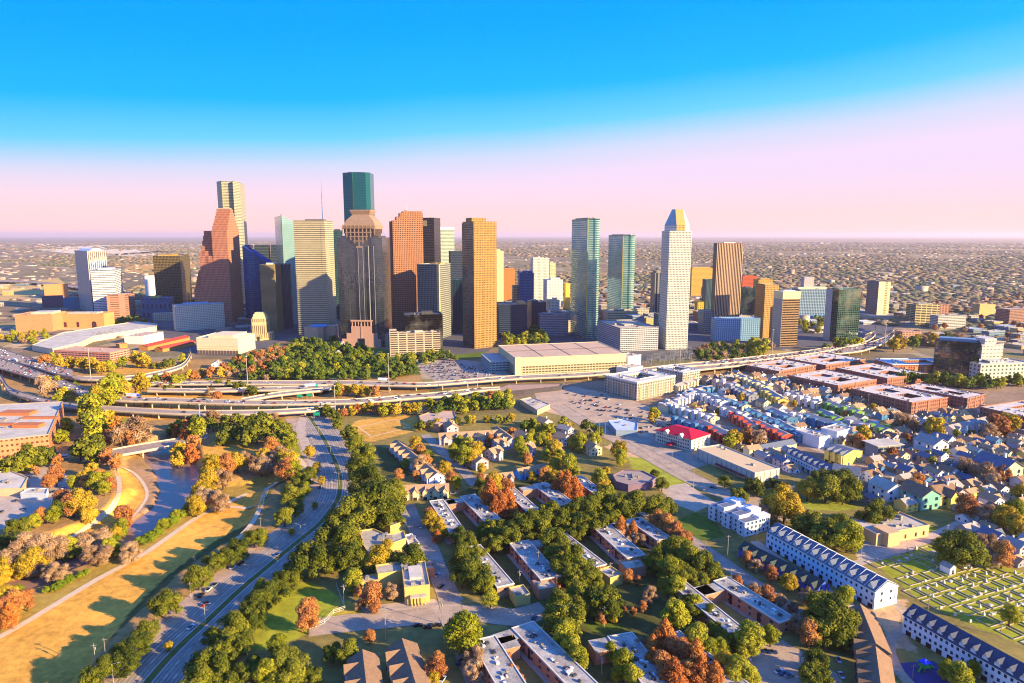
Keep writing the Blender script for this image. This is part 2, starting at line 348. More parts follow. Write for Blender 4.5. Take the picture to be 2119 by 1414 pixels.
# beyond the painted patches: town blocks, yards and woods
vo=q.n('ShaderNodeTexVoronoi',distance='CHEBYCHEV'); q.l(o_,vo.inputs['Vector']); vo.inputs['Scale'].default_value=.018; vo.inputs['Randomness'].default_value=.8
sx=q.n('ShaderNodeSeparateXYZ'); q.l(vo.outputs['Color'],sx.inputs[0])
blk=q.ramp(sx.outputs[0],[(0,hx('#7a6844')),(.3,hx('#84684c')),(.5,hx('#947c60')),(.7,hx('#747038')),(.85,hx('#b09064')),(1,hx('#c4ac84'))])
wd=q.noise(o_,.0011,4,.6); wdf=q.math('MULTIPLY_ADD',wd.outputs[0],5,-2.1); wdf=q.math('MINIMUM',q.math('MAXIMUM',wdf,0),1)
far=q.mix(wdf,blk,hx('#74664a'))
pal=q.noise(o_,.0006,3,.5); pf=q.math('MINIMUM',q.math('MAXIMUM',q.math('MULTIPLY_ADD',pal.outputs[0],9,-5.2),0),1)
far=q.mix(q.math('MULTIPLY',pf,.7),far,hx('#c8a470'))
fs=q.n('ShaderNodeVectorMath',operation='SCALE'); q.l(far,fs.inputs[0]); q.l(f,fs.inputs['Scale'])
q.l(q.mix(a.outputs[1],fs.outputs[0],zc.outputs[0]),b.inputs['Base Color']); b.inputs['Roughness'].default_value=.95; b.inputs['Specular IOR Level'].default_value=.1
me.materials.append(m); struct(obj('ground',me))
# river
m,nt_,b=newmat('river_water'); q=N(nt_); b.inputs['Base Color'].default_value=hx('#94705a'); b.inputs['Roughness'].default_value=.22; b.inputs['Specular IOR Level'].default_value=.35
n1=q.noise(None,1.2,3); q.nt.nodes.remove(n1); tc=q.n('ShaderNodeTexCoord'); n1=q.noise(tc.outputs['Object'],.5,4,.6); bp=q.n('ShaderNodeBump'); bp.inputs['Strength'].default_value=.25; bp.inputs['Distance'].default_value=.3; q.l(n1.outputs[0],bp.inputs['Height']); q.l(bp.outputs[0],b.inputs['Normal'])
mb=MB(); L=[];Rr=[]
for i in range(len(RW)):
    a=Vector(RW[max(i-1,0)][:2]); c=Vector(RW[min(i+1,len(RW)-1)][:2]); d=(c-a).normalized(); nn=Vector((-d.y,d.x)); p=Vector(RW[i][:2]); w_=RW[i][2]+9
    L.append(p+nn*w_); Rr.append(p-nn*w_)
for i in range(len(L)-1): mb.poly([(L[i].x,L[i].y,-6.2),(L[i+1].x,L[i+1].y,-6.2),(Rr[i+1].x,Rr[i+1].y,-6.2),(Rr[i].x,Rr[i].y,-6.2)])
struct(part(None,'river',mb,m))
# ================= roads and paths
def spline(P,step=6.0):
    P=[Vector(p) for p in P]; out=[]
    Q=[P[0]*2-P[1]]+P+[P[-1]*2-P[-2]]
    for i in range(1,len(Q)-2):
        n=max(1,int((Q[i+1]-Q[i]).length/step))
        for k in range(n):
            t=k/n; a,b,c,d=Q[i-1],Q[i],Q[i+1],Q[i+2]
            out.append(.5*((2*b)+(c-a)*t+(2*a-5*b+4*c-d)*t*t+(3*b-a-3*c+d)*t**3))
    out.append(P[-1]); return out
def offs(C,o):
    out=[]
    for i,p in enumerate(C):
        d=(C[min(i+1,len(C)-1)]-C[max(i-1,0)]); d=Vector((d.x,d.y,0)).normalized(); out.append(p+Vector((-d.y,d.x,0))*o)
    return out
def strip(mb,A,B,z=None,m=0,drape=0):
    for i in range(len(A)-1):
        q=[A[i],B[i],B[i+1],A[i+1]]
        mb.poly([(p.x,p.y,(HZ(p.x,p.y)+drape) if drape else (p.z if z is None else z)) for p in q],m)
m_asph=plain('asphalt','#a8937c',.85,.38,.09); m_conc=plain('pale_concrete','#bca48a',.85,.2,.2); m_street=plain('street_concrete','#b0967a',.85,.25,.12)
m_path=plain('path_gravel','#d8b890',.9,.12,.3); m_line=plain('road_paint','#d8d0c0',.7,.1); m_kerb=plain('kerb','#a89684',.85,.12); m_grassd=plain('verge_grass','#66682a',.95,.35,.4); m_grassg=plain('dry_verge','#8a7030',.95,.3,.4)
def road(name,pts,w,mat,z=.05,drape=0,kerb=False,lines=0):
    C=spline([G(u,v) if not drape else GT(u,v) for u,v in pts]); mb=MB(); strip(mb,offs(C,w/2),offs(C,-w/2),z,0,drape)
    ms=[mat]
    if kerb:
        ms.append(m_kerb)
        for s in (1,-1):
            a,c=offs(C,s*(w/2)),offs(C,s*(w/2+.35))
            if s<0: a,c=c,a
            strip(mb,c,a,z+.13,1)
            e=offs(C,s*w/2)
            for i in range(len(e)-1): mb.poly([(e[i].x,e[i].y,z),(e[i+1].x,e[i+1].y,z),(e[i+1].x,e[i+1].y,z+.13),(e[i].x,e[i].y,z+.13)],1)
    if lines:
        ms.append(m_line); k=len(ms)-1; Cf=spline([G(u,v) for u,v in pts],3.0)
        for j in range(1,lines):
            o=-w/2+w*j/lines; a,c=offs(Cf,o+.14),offs(Cf,o-.14)
            for i in range(0,len(a)-1,3): strip(mb,a[i:i+2],c[i:i+2],z+.03,k)
    o=part(None,name,mb,ms); struct(o); return C
MED=[(240,1500),(311,1405),(370,1340),(425,1289),(500,1218),(560,1168),(620,1118),(660,1085),(686,1053),(700,1030),(704,1000),(699,970),(686,940),(668,905),(652,880),(640,862),(628,842)]
MC=spline([G(u,v) for u,v in MED])
for s,nm in ((1,'parkway_west_carriageway'),(-1,'parkway_east_carriageway')):
    mb=MB(); a,c=offs(MC,s*1.6),offs(MC,s*14.5)
    if s>0: a,c=c,a
    strip(mb,a,c,.05,0)
    for o_ in (5.8,10.1):
        a2,c2=offs(spline([G(u,v) for u,v in MED],3.),s*o_+.15),offs(spline([G(u,v) for u,v in MED],3.),s*o_-.15)
        for i in range(0,len(a2)-1,3): strip(mb,a2[i:i+2],c2[i:i+2],.08,1)
    for o_ in (3.9,8.0,12.1):
        for e_ in (-.9,.9): strip(mb,offs(MC,s*(o_+e_)+.3),offs(MC,s*(o_+e_)-.3),.065,2)
    for o_ in (2.2,14.0): strip(mb,offs(MC,s*o_+.12),offs(MC,s*o_-.12),.08,1)
    struct(part(None,nm,mb,[m_asph,m_line,plain('tyre_worn_asphalt','#8c7c6c',.85,.4,.07)]))
mb=MB(); strip(mb,offs(MC,1.5),offs(MC,-1.5),.19,0)
for s in (1,-1):
    e=offs(MC,s*1.5)
    for i in range(len(e)-1): mb.poly([(e[i].x,e[i].y,.0),(e[i+1].x,e[i+1].y,.0),(e[i+1].x,e[i+1].y,.19),(e[i].x,e[i].y,.19)],1)
struct(part(None,'planted_median',mb,[m_grassd,m_kerb]))
mb=MB(); strip(mb,offs(MC,24),offs(MC,14.9),.03); struct(part(None,'west_shoulder',mb,plain('shoulder','#b8977a',.9,.3,.1)))
mb=MB(); strip(mb,offs(MC,-14.9),offs(MC,-17.5),.16); struct(part(None,'east_sidewalk',mb,m_kerb))
road('river_path',[(-120,1370),(0,1318),(100,1260),(200,1200),(300,1145),(400,1076),(450,1050),(512,1022)],4.2,m_path,drape=.12)
road('side_path',[(450,1050),(490,1050),(528,1048),(546,1030),(552,1010)],3.6,m_path,drape=.12)
road('bank_path',[(490,1115),(520,1085),(538,1050),(552,1012),(575,998)],3.4,m_path,drape=.14)
road('loop_path',[(150,1112),(190,1085),(225,1058),(246,1020),(244,985),(234,960)],3.2,m_path,drape=.12)
road('shore_path',[(236,962),(270,975),(296,1000),(304,1026),(290,1052),(272,1072)],2.4,m_path,drape=.12)
road('upper_path',[(560,920),(600,935),(628,965),(640,1000)],6,m_path,z=.14)
road('lawn_footpath',[(20,1165),(-20,1180),(100,1130),(150,1112)][2:]+[(170,1105)],2.5,m_path,drape=.12)
road('frontage_road',[(630,856),(622,890),(636,930),(655,975)],9,m_conc,z=.11)
road('courtyard_street',[(840,1045),(858,1085),(885,1130),(905,1180),(925,1225),(935,1262)],11,m_asph,z=.04,kerb=True)
road('cross_street',[(640,1300),(720,1290),(800,1283),(900,1272),(1000,1270),(1060,1278),(1130,1262)],15,m_street,z=.06,kerb=True)
road('south_street',[(930,1275),(955,1330),(985,1400),(1010,1470)],10,m_street,z=.05,kerb=True)
road('village_street',[(880,900),(915,935),(950,965),(985,1005)],9,m_asph,z=.05,kerb=True)
road('broad_street',[(1150,838),(1220,880),(1290,915),(1360,952),(1430,990),(1500,1022),(1570,1040),(1640,1075)],19,m_street,z=.05,kerb=True,lines=4)
road('east_street',[(1330,1060),(1414,1108),(1477,1150),(1560,1208),(1640,1262),(1700,1310)],9,m_asph,z=.05,kerb=True)
road('back_lane',[(1820,1230),(1860,1255),(1880,1290),(1840,1330),(1860,1390),(1900,1430)],5,m_street,z=.05)
road('cemetery_drive',[(1765,1168),(1830,1150),(1900,1120),(1960,1095),(2010,1070)],6,m_conc,z=.05)
road('row_alley',[(1560,1120),(1640,1178),(1720,1228),(1800,1280)],6,m_conc,z=.06)
road('avenue',[(1480,880),(1600,900),(1720,940),(1850,985),(1980,1030),(2119,1085)],9,m_street,z=.05)
road('north_avenue',[(1950,870),(2010,900),(2119,960)],9,m_street,z=.06)
road('lawn_avenue',[(1600,1015),(1680,1000),(1760,960),(1800,940),(1900,880),(1990,855)],8,m_street,z=.07)
def lot(name,pts,mat,z=.03):
    mb=MB(); P=[G(u,v) for u,v in pts]
    for t in tessellate_polygon([P]):
        a=[P[k] for k in t]; a=a if (a[1]-a[0]).cross(a[2]-a[0]).z>0 else a[::-1]; mb.poly([(p.x,p.y,z) for p in a])
    return struct(part(None,name,mb,mat))
lot('market_parking_lot',[(1105,812),(1190,800),(1290,822),(1400,862),(1410,900),(1300,905),(1190,868),(1120,850)],plain('old_asphalt','#b89a7a',.9,.25,.06))
lot('freeway_parking_lot',[(862,758),(930,742),(1020,752),(1066,782),(960,792),(900,790)],m_asph)
lot('village_parking_lot',[(1530,1350),(1620,1325),(1680,1360),(1740,1400),(1760,1470),(1560,1470)],m_street,.035)
lot('clinic_parking_lot',[(900,1185),(935,1215),(960,1240),(935,1250),(900,1225)],m_asph,.09)
lot('lowrise_parking_lot',[(0,985),(110,960),(160,1000),(150,1040),(60,1085),(-40,1105),(-60,1010)],m_conc)
lot('theatre_parking_lot',[(500,735),(545,725),(560,745),(500,760)],m_asph)
lot('gas_station_lot',[(1360,1010),(1420,1000),(1480,1040),(1440,1060),(1400,1045)],m_conc,.06)
lot('hotel_parking_lot',[(1290,905),(1380,895),(1470,960),(1420,975),(1330,930)],m_asph,.04)
lot('community_yard',[(745,1255),(900,1240),(920,1262),(760,1282)],m_conc,.05)
lot('playground_surface',[(1862,1372),(1930,1368),(1990,1400),(2010,1440),(1870,1440)],plain('rubber_surface','#3c3a6a',.8,.15),.04)
mb=MB()
for a,b2 in (((742,884),(818,868)),((818,868),(850,884)),((742,884),(768,904)),((768,904),(850,884))):
    p,r_=G(*a),G(*b2); d=(r_-p).normalized(); n_=Vector((-d.y,d.x,0))*.7; mb.poly([tuple(p+n_+Vector((0,0,.03))),tuple(p-n_+Vector((0,0,.03))),tuple(r_-n_+Vector((0,0,.03))),tuple(r_+n_+Vector((0,0,.03)))])
struct(part(None,'playing_field_lines',mb,m_path))

for nm,c,pts in (('downtown_streets','#5c5654',[(262,640),(700,636),(1150,636),(1700,640),(1880,650),(1840,690),(1700,715),(1440,742),(1300,748),(1130,712),(1110,680),(1060,690),(1010,728),(900,738),(800,712),(700,708),(600,700),(560,715),(520,738),(405,735),(350,700),(262,690)]),('golden_field','#c89440',[(250,560),(300,535),(400,540),(408,560),(330,570)]),('sand_yard','#e0c8a0',[(60,516),(200,508),(420,506),(420,520),(200,530)]),('pale_yard','#dcc49c',[(230,526),(400,515),(410,532),(300,540)]),('dry_field','#c8a058',[(0,590),(120,575),(150,600),(0,625)]),('freeway_verge','#b4904c',[(1420,738),(1560,722),(1640,728),(1560,745),(1440,756)])): lot(nm,pts,plain(nm,c,.95,.2,.01),.02 if 'down' in nm else .05)  # downtown sheet: shade of the towers put into its dark grey
# ================= towers and large buildings
FOOT=[]   # (x,y,r) footprints so that scattered things keep clear
def solve(C,d,u):
    k=(u-CX)/CF; D0=C.y*CPc+(CH-C.z)*SP; return (k*D0-C.x)/(d.x-k*d.y*CPc)
def place(uL,uC,uR,vt,vb,th,side='L',d=None,w=None,h=None):
    """near corner (uC, roof vt, ground vb) -> origin (front-left ground corner), width, depth, height"""
    g=G(uC,vb); dx,dy,dz=ray(uC,vt); t=g.y/dy; C=Vector((dx*t,g.y,CH+dz*t)); 
    if h: C=G(uC,vb,0); C.z=h
    t=R(th); a=Vector((math.cos(t),math.sin(t),0)); n=Vector((-a.y,a.x,0))
    if side=='L':
        W=w or solve(C,a,uR); D=d or (solve(C,n,uL) if uL is not None else 30); O=C
    else:
        W=w or -solve(C,a,uL); D=d or (solve(C,n,uR) if uR is not None else 30); O=C-a*W
    W=min(max(W,4),400); D=min(max(D,6),260)
    c=O+a*W/2+n*D/2; k=max(1,int(max(W,D)/min(W,D)+.5))
    for i in range(k):
        f=(i+.5)/k; pc=O+(a*W*f+n*D/2 if W>D else a*W/2+n*D*f); FOOT.append((pc.x,pc.y,min(W,D)*.62+2))
    return Vector((O.x,O.y,0)),W,D,C.z
m_equip=plain('roof_equipment','#a89c8e',.6,.25,.4,.3); m_dkeq=plain('dark_equipment','#4a4644',.7,.3,.4); m_mem=plain('roof_membrane','#b8a890',.9,.3,.08); m_memw=plain('pale_roof_membrane','#c4b6a0',.9,.22,.07); m_steel=plain('galvanised_steel','#9a9a9c',.4,.15,.5,.7)
def rim(mb,x0,x1,y0,y1,z0,z1,t=.5,m=0):
    mb.box(x0,x1,y0,y0+t,z0,z1,m); mb.box(x0,x1,y1-t,y1,z0,z1,m); mb.box(x0,x0+t,y0+t,y1-t,z0,z1,m); mb.box(x1-t,x1,y0+t,y1-t,z0,z1,m)
_UB={}
def unit_box(nm,mat):
    k=(nm,mat.name)
    if k not in _UB: _UB[k]=MB().box(0,1,0,1,0,1).mesh(nm,mat)
    return _UB[k]
def roofkit(r,w,d,h,fm,rr,plant=None,par=1.4,n=5):
    """parapet, plant room and small machines on a flat roof"""
    mb=MB(); rim(mb,-.15,w+.15,-.15,d+.15,h-.6,h+par,.7); pp=part(r,'parapet',mb,fm)
    if plant:
        x0,x1,y0,y1,ph=plant[:5]; mb=MB().box(w*x0,w*x1,d*y0,d*y1,h,h+ph); part(r,'plant_room',mb,fm if len(plant)<6 else plant[5])
    for i in range(n):
        sx,sy=rr.uniform(1.5,max(2,w*.1)),rr.uniform(1.5,max(2,d*.12)); x,y=rr.uniform(w*.08,w*.85),rr.uniform(d*.08,d*.82); o=obj('roof_machine',unit_box('roof_machine',m_equip),pp,(x,y,h+.02)); o.scale=(sx,sy,rr.uniform(1,2.6))
def tower(name,label,cat,geo,mat,plant=(.25,.75,.3,.7,5),podium=None,top=None,body=True,n=4,par=1.4,shape=None,group=None,look=None):
    O,W,D,Hh=place(**geo) if isinstance(geo,dict) else place(*geo)
    th=geo['th'] if isinstance(geo,dict) else geo[5]
    r=thing(name,label,cat,O,R(th),group,look); rr=random.Random(hash((round(O.x),round(O.y)))&0xffff)
    r['w_']=W
    if shape: mb=MB().prism([(x*W,y*D) for x,y in shape],-.3,Hh,0)
    else: mb=MB().box(0,W,0,D,-.3,Hh)
    part(r,'tower_body',mb,mat)
    if top!='none':
        if shape:
            mb=MB(); x0,x1,y0,y1,ph=plant[:5] if plant else (.3,.7,.3,.7,4); mb.box(W*x0,W*x1,D*y0,D*y1,Hh,Hh+ph); part(r,'plant_room',mb,mat if not plant or len(plant)<6 else plant[5])
            mb=MB(); c=[(x*W,y*D) for x,y in shape]; ce=(W/2,D/2); inn=[(ce[0]+(p[0]-ce[0])*.95,ce[1]+(p[1]-ce[1])*.95) for p in c]
            k=len(c); ou=[(ce[0]+(p[0]-ce[0])*1.004,ce[1]+(p[1]-ce[1])*1.004) for p in c]
            for i in range(k):
                j=(i+1)%k; mb.poly([(*ou[i],Hh-.6),(*ou[j],Hh-.6),(*ou[j],Hh+par),(*ou[i],Hh+par)]); mb.poly([(*inn[j],Hh),(*inn[i],Hh),(*inn[i],Hh+par),(*inn[j],Hh+par)]); mb.poly([(*ou[i],Hh+par),(*ou[j],Hh+par),(*inn[j],Hh+par),(*inn[i],Hh+par)])
            part(r,'parapet',mb,mat)
        else: roofkit(r,W,D,Hh,mat,rr,plant,par,n)
    if podium:
        x0,x1,y0,y1,ph,pm=podium; mb=MB().box(W*x0,W*x1,D*y0,D*y1,-.3,ph); part(r,'podium',mb,pm)
    return r,W,D,Hh
def A(r): return r
# --- far left pair
m=fac('#e8dcd0','#3a3436','#e8ddd0',4.4,3.6,.55,1.1,.3,.3,name='white_ribbed_wall')
r,W,D,h=tower('residential_tower','white tower with dark vertical window strips and barrel vaulted top','tower',(154,180,221,521,648,44,'L'),m,plant=None,n=2)
mb=MB(); k=10; P=[(W*.15+(W*.7)*i/k, h+1+math.sin(math.pi*i/k)*7) for i in range(k+1)]
for i in range(k):
    mb.poly([(P[i][0],D*.05,P[i][1]),(P[i+1][0],D*.05,P[i+1][1]),(P[i+1][0],D*.95,P[i+1][1]),(P[i][0],D*.95,P[i][1])])
mb.poly([(x,D*.05,z) for x,z in [(W*.15,h)]+[(W*.85,h)]+P[::-1]]); mb.poly([(x,D*.95,z) for x,z in P+[(W*.85,h),(W*.15,h)]])
part(r,'barrel_roof',mb,plain('white_vault','#f0e6da',.6,.08))
m=fac('#f0eae2','#304a5c','#e8e0d4',3,3.9,1.1,.42,.25,.3,name='white_banded_wall')
tower('office_tower','white tower ringed by thin blue horizontal window bands beside the barrel vaulted tower','tower',(187,236,251,560,660,20,'R'),m,plant=(.2,.8,.3,.8,4))
m=fac('#6e5c34','#141e28','#b09050',3.2,3.9,.72,.6,.12,.8,.7,name='bronze_glass_grid')
tower('office_tower','bronze glass gridded tower with golden roof box, left of red stepped tower','tower',(316,372,392,531,645,16,'R'),m,plant=(.1,.62,.2,.8,4,plain('gold_panel','#a8802c',.6,.1)),n=6)
# --- red stepped-gable tower
mRed=fac('#c68262','#643428','#b87858',2.7,3.7,.52,.5,.3,.25,.5,name='red_granite_grid')
O,W,D,h=place(437,469,494,474,668,-1,'R')
base=thing('stepped_gable_tower','tall red granite tower with stepped gables rising in three segments','tower',O,R(-1))
def zat(u,v,y):
    dx,dy,dz=ray(u,v); return CH+dz*(y/dy)
yb=O.y
def stepgable(x0,x1,y0,y1,he,zr,n,nm):
    mb=MB(); ym=(y0+y1)/2; mb.box(x0,x1,y0,y1,-.3,he); hw=(y1-y0)/2
    for i in range(n):
        f0,f1=(i+1)/(n+1),(i+1)/(n+1); a=hw*(1-f0*.92); z0=he+(zr-he)*i/n; z1=he+(zr-he)*(i+1)/n
        mb.box(x0+.5*(i+1),x1-.02*i,ym-a,ym+a,z0,z1)
    part(base,nm,mb,mRed)
z1=zat(469,476,yb); zr=zat(462,433,yb+25)
stepgable(0,W,0,D,z1,zr,6,'main_segment')
ps=W*.9; z2=zat(425,530,yb); z2r=zat(427,478,yb+20)
stepgable(-ps,-.01,1,D-3,z2,z2r,5,'middle_segment')
z3=zat(408,600,yb); z3r=zat(410,560,yb+20)
stepgable(-ps-W*.55,-ps-.01,4,D-8,z3,z3r,6,'low_segment')
mb=MB().box(W*.06,W*.94,D*.44,D*.56,zr,zr+2); part(base,'ridge_cap',mb,plain('pale_cap','#c0a890'))
# --- light ribbed tower behind
m=fac('#c6bc98','#5a5e54','#b8b098',3,3.9,1.1,.5,.3,.3,.9,name='cream_ribbed_bands')
r,W,D,h=tower('office_tower','very tall cream tower with chamfered corners rising behind the red stepped tower','tower',(443,492,509,376,638,15,'R'),m,shape=[(0,.22),(.3,.0),(.32,.06),(.76,.06),(.78,0),(1,.2),(1,.8),(.8,1),(.2,1),(0,.8)],plant=(.28,.76,.1,.6,1.5,m_dkeq))
# --- dark navy faceted tower
m=fac('#14305c','#0c3478','#1440a0',2,3.9,1.1,.9,.12,.85,.15,name='navy_glass')
O,W,D,h=place(497,540,578,508,672,30,'L',d=45,w=None)
r=thing('faceted_glass_tower','navy blue glass tower with sloping folded roof right of red stepped tower','tower',O,R(30))
O2,W2,D2,h2=place(498,501,572,508,668,6,'L',d=40)
r.location=O2; r.rotation_euler=(0,0,R(6)); yy=O2.y
zl=zat(560,556,yy+12)
mb=MB(); 
mb.prism([(0,0),(W2,0),(W2,D2),(0,D2)],-.3,lambda p: h2 if p[0]<W2*.5 else zl,0,top=False)
mb.poly([(0,0,h2),(W2,0,zl),(W2,D2,zl),(0,D2,h2)])
part(r,'tower_body',mb,m)
mb=MB().box(W2*.04,W2*.2,D2*.2,D2*.8,h2-6,h2+.8); part(r,'parapet',mb,m)
# --- grey green trapezoid pair behind
m=fac('#4c5448','#243430','#56604e',3,3.8,1.1,.6,.2,.6,.3,name='bronze_grey_glass')
O,W,D,h=place(526,526,592,543,645,14,'L',d=40)
r=thing('trapezoid_tower','grey green slant roofed tower pair seen between navy and slanted glass towers','tower',O,R(14))
zt=zat(555,507,O.y+10); mb=MB(); mb.box(0,W*.47,0,D,-.3,h-14); mb.frus([(0,0),(W*.47,0),(W*.47,D),(0,D)],h-14,[(0,D*.55),(W*.44,D*.55),(W*.47,D),(0,D)],zt); part(r,'left_half',mb,m)
mb=MB(); mb.box(W*.5,W,0,D,-.3,h-14); mb.frus([(W*.5,0),(W,0),(W,D),(W*.5,D)],h-14,[(W*.52,D*.55),(W,D*.55),(W,D),(W*.5,D)],zt); part(r,'right_half',mb,m)
# --- beige striped tower and a blue slab for its shaded side
m=fac('#b49c66','#3c3426','#d8c8a0',1.9,3.8,.5,1.1,.3,.2,.2,name='beige_vertical_fins')
tower('office_tower','beige finned tower with blank golden side wall behind the stepped city hall','tower',(537,567,581,549,690,4,'R'),m,plant=(.35,.95,.2,.6,4,plain('cream_box','#d8ccb0')))
m=fac('#28465c','#183850','#2c5068',2.4,3.8,.8,1.1,.2,.5,.3,name='shaded_side_blue')  # stands for the beige tower's shaded side; shade put into its blue
tower('office_tower','blue slab as shaded side of the beige finned tower, shade in its colour','tower',(572,600,604,549,680,15,'R',34),m,plant=None)
# --- slanted glass tower
m=fac('#a0c0b4','#9cc4be','#a8c4b8',2.2,3.9,.93,.92,.1,.45,.3,big=.15,name='pale_teal_glass')
O,W,D,h=place(569,583,611,470,672,24,'L')
r=thing('slanted_glass_tower','pale teal glass tower with a knife edged slanting top left of cream tower','tower',O,R(24))
zp=zat(578,446,O.y); zq=zat(606,461,O.y+8); mb=MB(); mb.prism([(0,0),(W,0),(W,D),(0,D)],-.3,lambda p: zp if p[0]<W*.5 else zq,top=False); mb.poly([(0,0,zp),(W,0,zq),(W,D,zq),(0,D,zp)])
part(r,'glass_body',mb,m); mb=MB().box(-.8,.25,-.8,.25,0,zp+3); part(r,'edge_fin',mb,plain('dark_fin','#26404c'))
# --- cream tower with the mast
m=fac('#cdbd94','#6a6050','#c8b48c',3,3.9,1.1,.45,.3,.2,.3,name='cream_banded_travertine')
r,W,D,h=tower('office_tower','cream banded tower with a thin broadcast mast on its roof','tower',(607,671,689,458,692,2,'R'),m,plant=(.28,.86,.3,.7,4,m_dkeq),n=3)
mb=MB(); x,y=W*.80,D*.5; zt=zat(660,362,(O.y)); H0=h
mb.tube((x,y,h),(x,y,h+28),.9,.8,6); mb.tube((x,y,h+28),(x,y,h+56),.55,.4,5); mb.tube((x,y,h+56),(x,y,h+84),.22,.1,4)
for zz_ in (14,28,36,48): mb.tube((x-1.6,y,h+zz_),(x+1.6,y,h+zz_),.25,.25,4)
part(r,'broadcast_mast',mb,plain('mast_steel','#3a5a90',.5,.1,1,.3))
mb=MB().box(W*.87,W+.3,-.4,2,-.3,h+.6); part(r,'corner_pier',mb,m)
# --- teal tower
m=fac('#0c5058','#08686e','#3c6058',2.4,3.9,.9,.85,.15,.6,.12,name='teal_glass_grid')
r,W,D,h=tower('office_tower','tallest tower, teal glass shaft with clipped corners behind crowned tower','tower',(706,764,773,358,645,2,'R'),m,shape=[(0,.25),(.36,0),(.4,.03),(.86,0),(1,.14),(1,1),(0,1)],plant=(.2,.7,.2,.6,3,m_dkeq))
mb=MB().box(W*.355,W*.395,-.4,1.5,-.3,h+.6); part(r,'vertical_notch',mb,plain('dark_teal_seam','#08302c'))
# --- dark glass tower with granite stepped crown
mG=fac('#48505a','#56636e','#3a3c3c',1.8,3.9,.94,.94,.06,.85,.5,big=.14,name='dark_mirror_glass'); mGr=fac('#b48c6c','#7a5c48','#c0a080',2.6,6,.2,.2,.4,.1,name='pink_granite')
O,W,D,h=place(697,790,806,492,718,-4,'R')
r=thing('crowned_glass_tower','broad dark glass tower with pink granite stepped temple crown and portal','tower',O,R(-4))
sh=[(0,0),(W*.12,-2),(W*.24,-2),(W*.25,-.2),(W*.47,-.2),(W*.48,-2.4),(W*.62,-2.4),(W*.63,-.2),(W*.75,-.2),(W*.76,-2),(W*.88,-2),(W,0),(W,D),(0,D)]
part(r,'tower_body',MB().prism(sh,-.3,h,0),mG)
kk=zat(750,445,O.y)
mb=MB(); mb.box(W*.08,W*.92,3,D-3,h,h+3); mb.box(W*.18,W*.82,5,D-5,h+3,h+7); part(r,'glass_shoulder',mb,mG)
# crown: cavetto then stepped drum
z0=zat(750,474,O.y); part(r,'crown_drum',MB().box(W*.15,W*.85,3,D-4,h+6.9,z0),mG); mb=MB()
def rect(a,b,c,d): return [(a,c),(b,c),(b,d),(a,d)]
mb.frus(rect(W*.14,W*.86,.6,D-2),z0,rect(W*.14,W*.86,.6,D-2),z0+6); mb.frus(rect(W*.15,W*.85,1.2,D-3),z0+6,rect(W*.21,W*.79,5,D-6),z0+15); mb.frus(rect(W*.21,W*.79,5,D-6),z0+15,rect(W*.33,W*.67,11,D-11),z0+24); mb.frus(rect(W*.31,W*.69,11,D-11),z0+24,rect(W*.27,W*.73,9,D-9),z0+30); mb.box(W*.27,W*.73,9,D-9,z0+30,z0+32)
part(r,'granite_crown',mb,plain('crown_granite','#927660',.8,.12))
mb=MB(); y=-3.0
for i in range(9):
    f=(i-4)/4.2; x=W*.5+f*W*.37; lo=zat(750,510-abs(f)*26,O.y); mb.box(x-.55,x+.55,y-.6,y+.9,lo,z0+9-abs(f)*2)
for k,zz_ in enumerate([zat(750,vv,O.y) for vv in (500,491,482,472)]):
    hw=W*(.12+.085*k); mb.box(W*.5-hw,W*.5+hw,y-.8,y+1,zz_,zz_+1.4)
mb.box(W*.44,W*.56,y-.7,y+1,zat(750,513,O.y),zat(750,509.5,O.y)); part(r,'pediment_grid',mb,plain('crown_granite','#927660',.8,.12))
for f_ in (.47,.58,.70,.82): part(r,'pale_mullion',MB().box(W*f_-.25,W*f_+.25,-2.9,.1,18,h-14),plain('pale_mullion','#b0b0b0',.4,.1,1,.4))
mb=MB(); y=-5.5
for a,b_,z_ in ((.05,.93,14),(.16,.86,24),(.27,.73,36)): mb.box(W*a,W*b_,y+(.36-a)*0-.1*z_/36,1,-.3,z_)
part(r,'granite_portal',mb,plain('portal_granite','#b88c74',.8,.1))
mb=MB(); 
for i in range(7): x=W*(.29+.07*i); mb.box(x-.5,x+.5,-5,1,36,44)
mb.box(W*.26,W*.74,-5.4,1,44,46.5); mb.box(W*.485,W*.515,-6.2,-5.2,16,40,0); part(r,'portal_colonnade',mb,plain('portal_granite','#b88c74',.8,.1))
mb=MB().box(W*.43,W*.57,-6.6,-5.4,-.2,15); part(r,'entrance',mb,plain('dark_entrance','#1c2430',.2,.1))
mb=MB().box(W*1.0+.01,W*1.08,2,D*.8,-.3,22); part(r,'side_base',mb,plain('portal_granite','#b88c74',.8,.1))
lb=thing('office_tower','narrow teal glass tower edge visible just left of crowned dark tower','tower',place(688,708,708,477,660,15,'R',d=25)[0],R(15))
O,W,D,h=place(688,708,708,477,660,15,'R',d=25); part(lb,'tower_body',MB().box(0,W,0,D,-.3,h),fac('#38585c','#245058','#88a8a0',2.5,3.9,.8,.8,.1,.7,.2)); part(lb,'roof_screen',MB().box(W*.2,W*.8,D*.2,D*.8,h,h+3),m_dkeq)
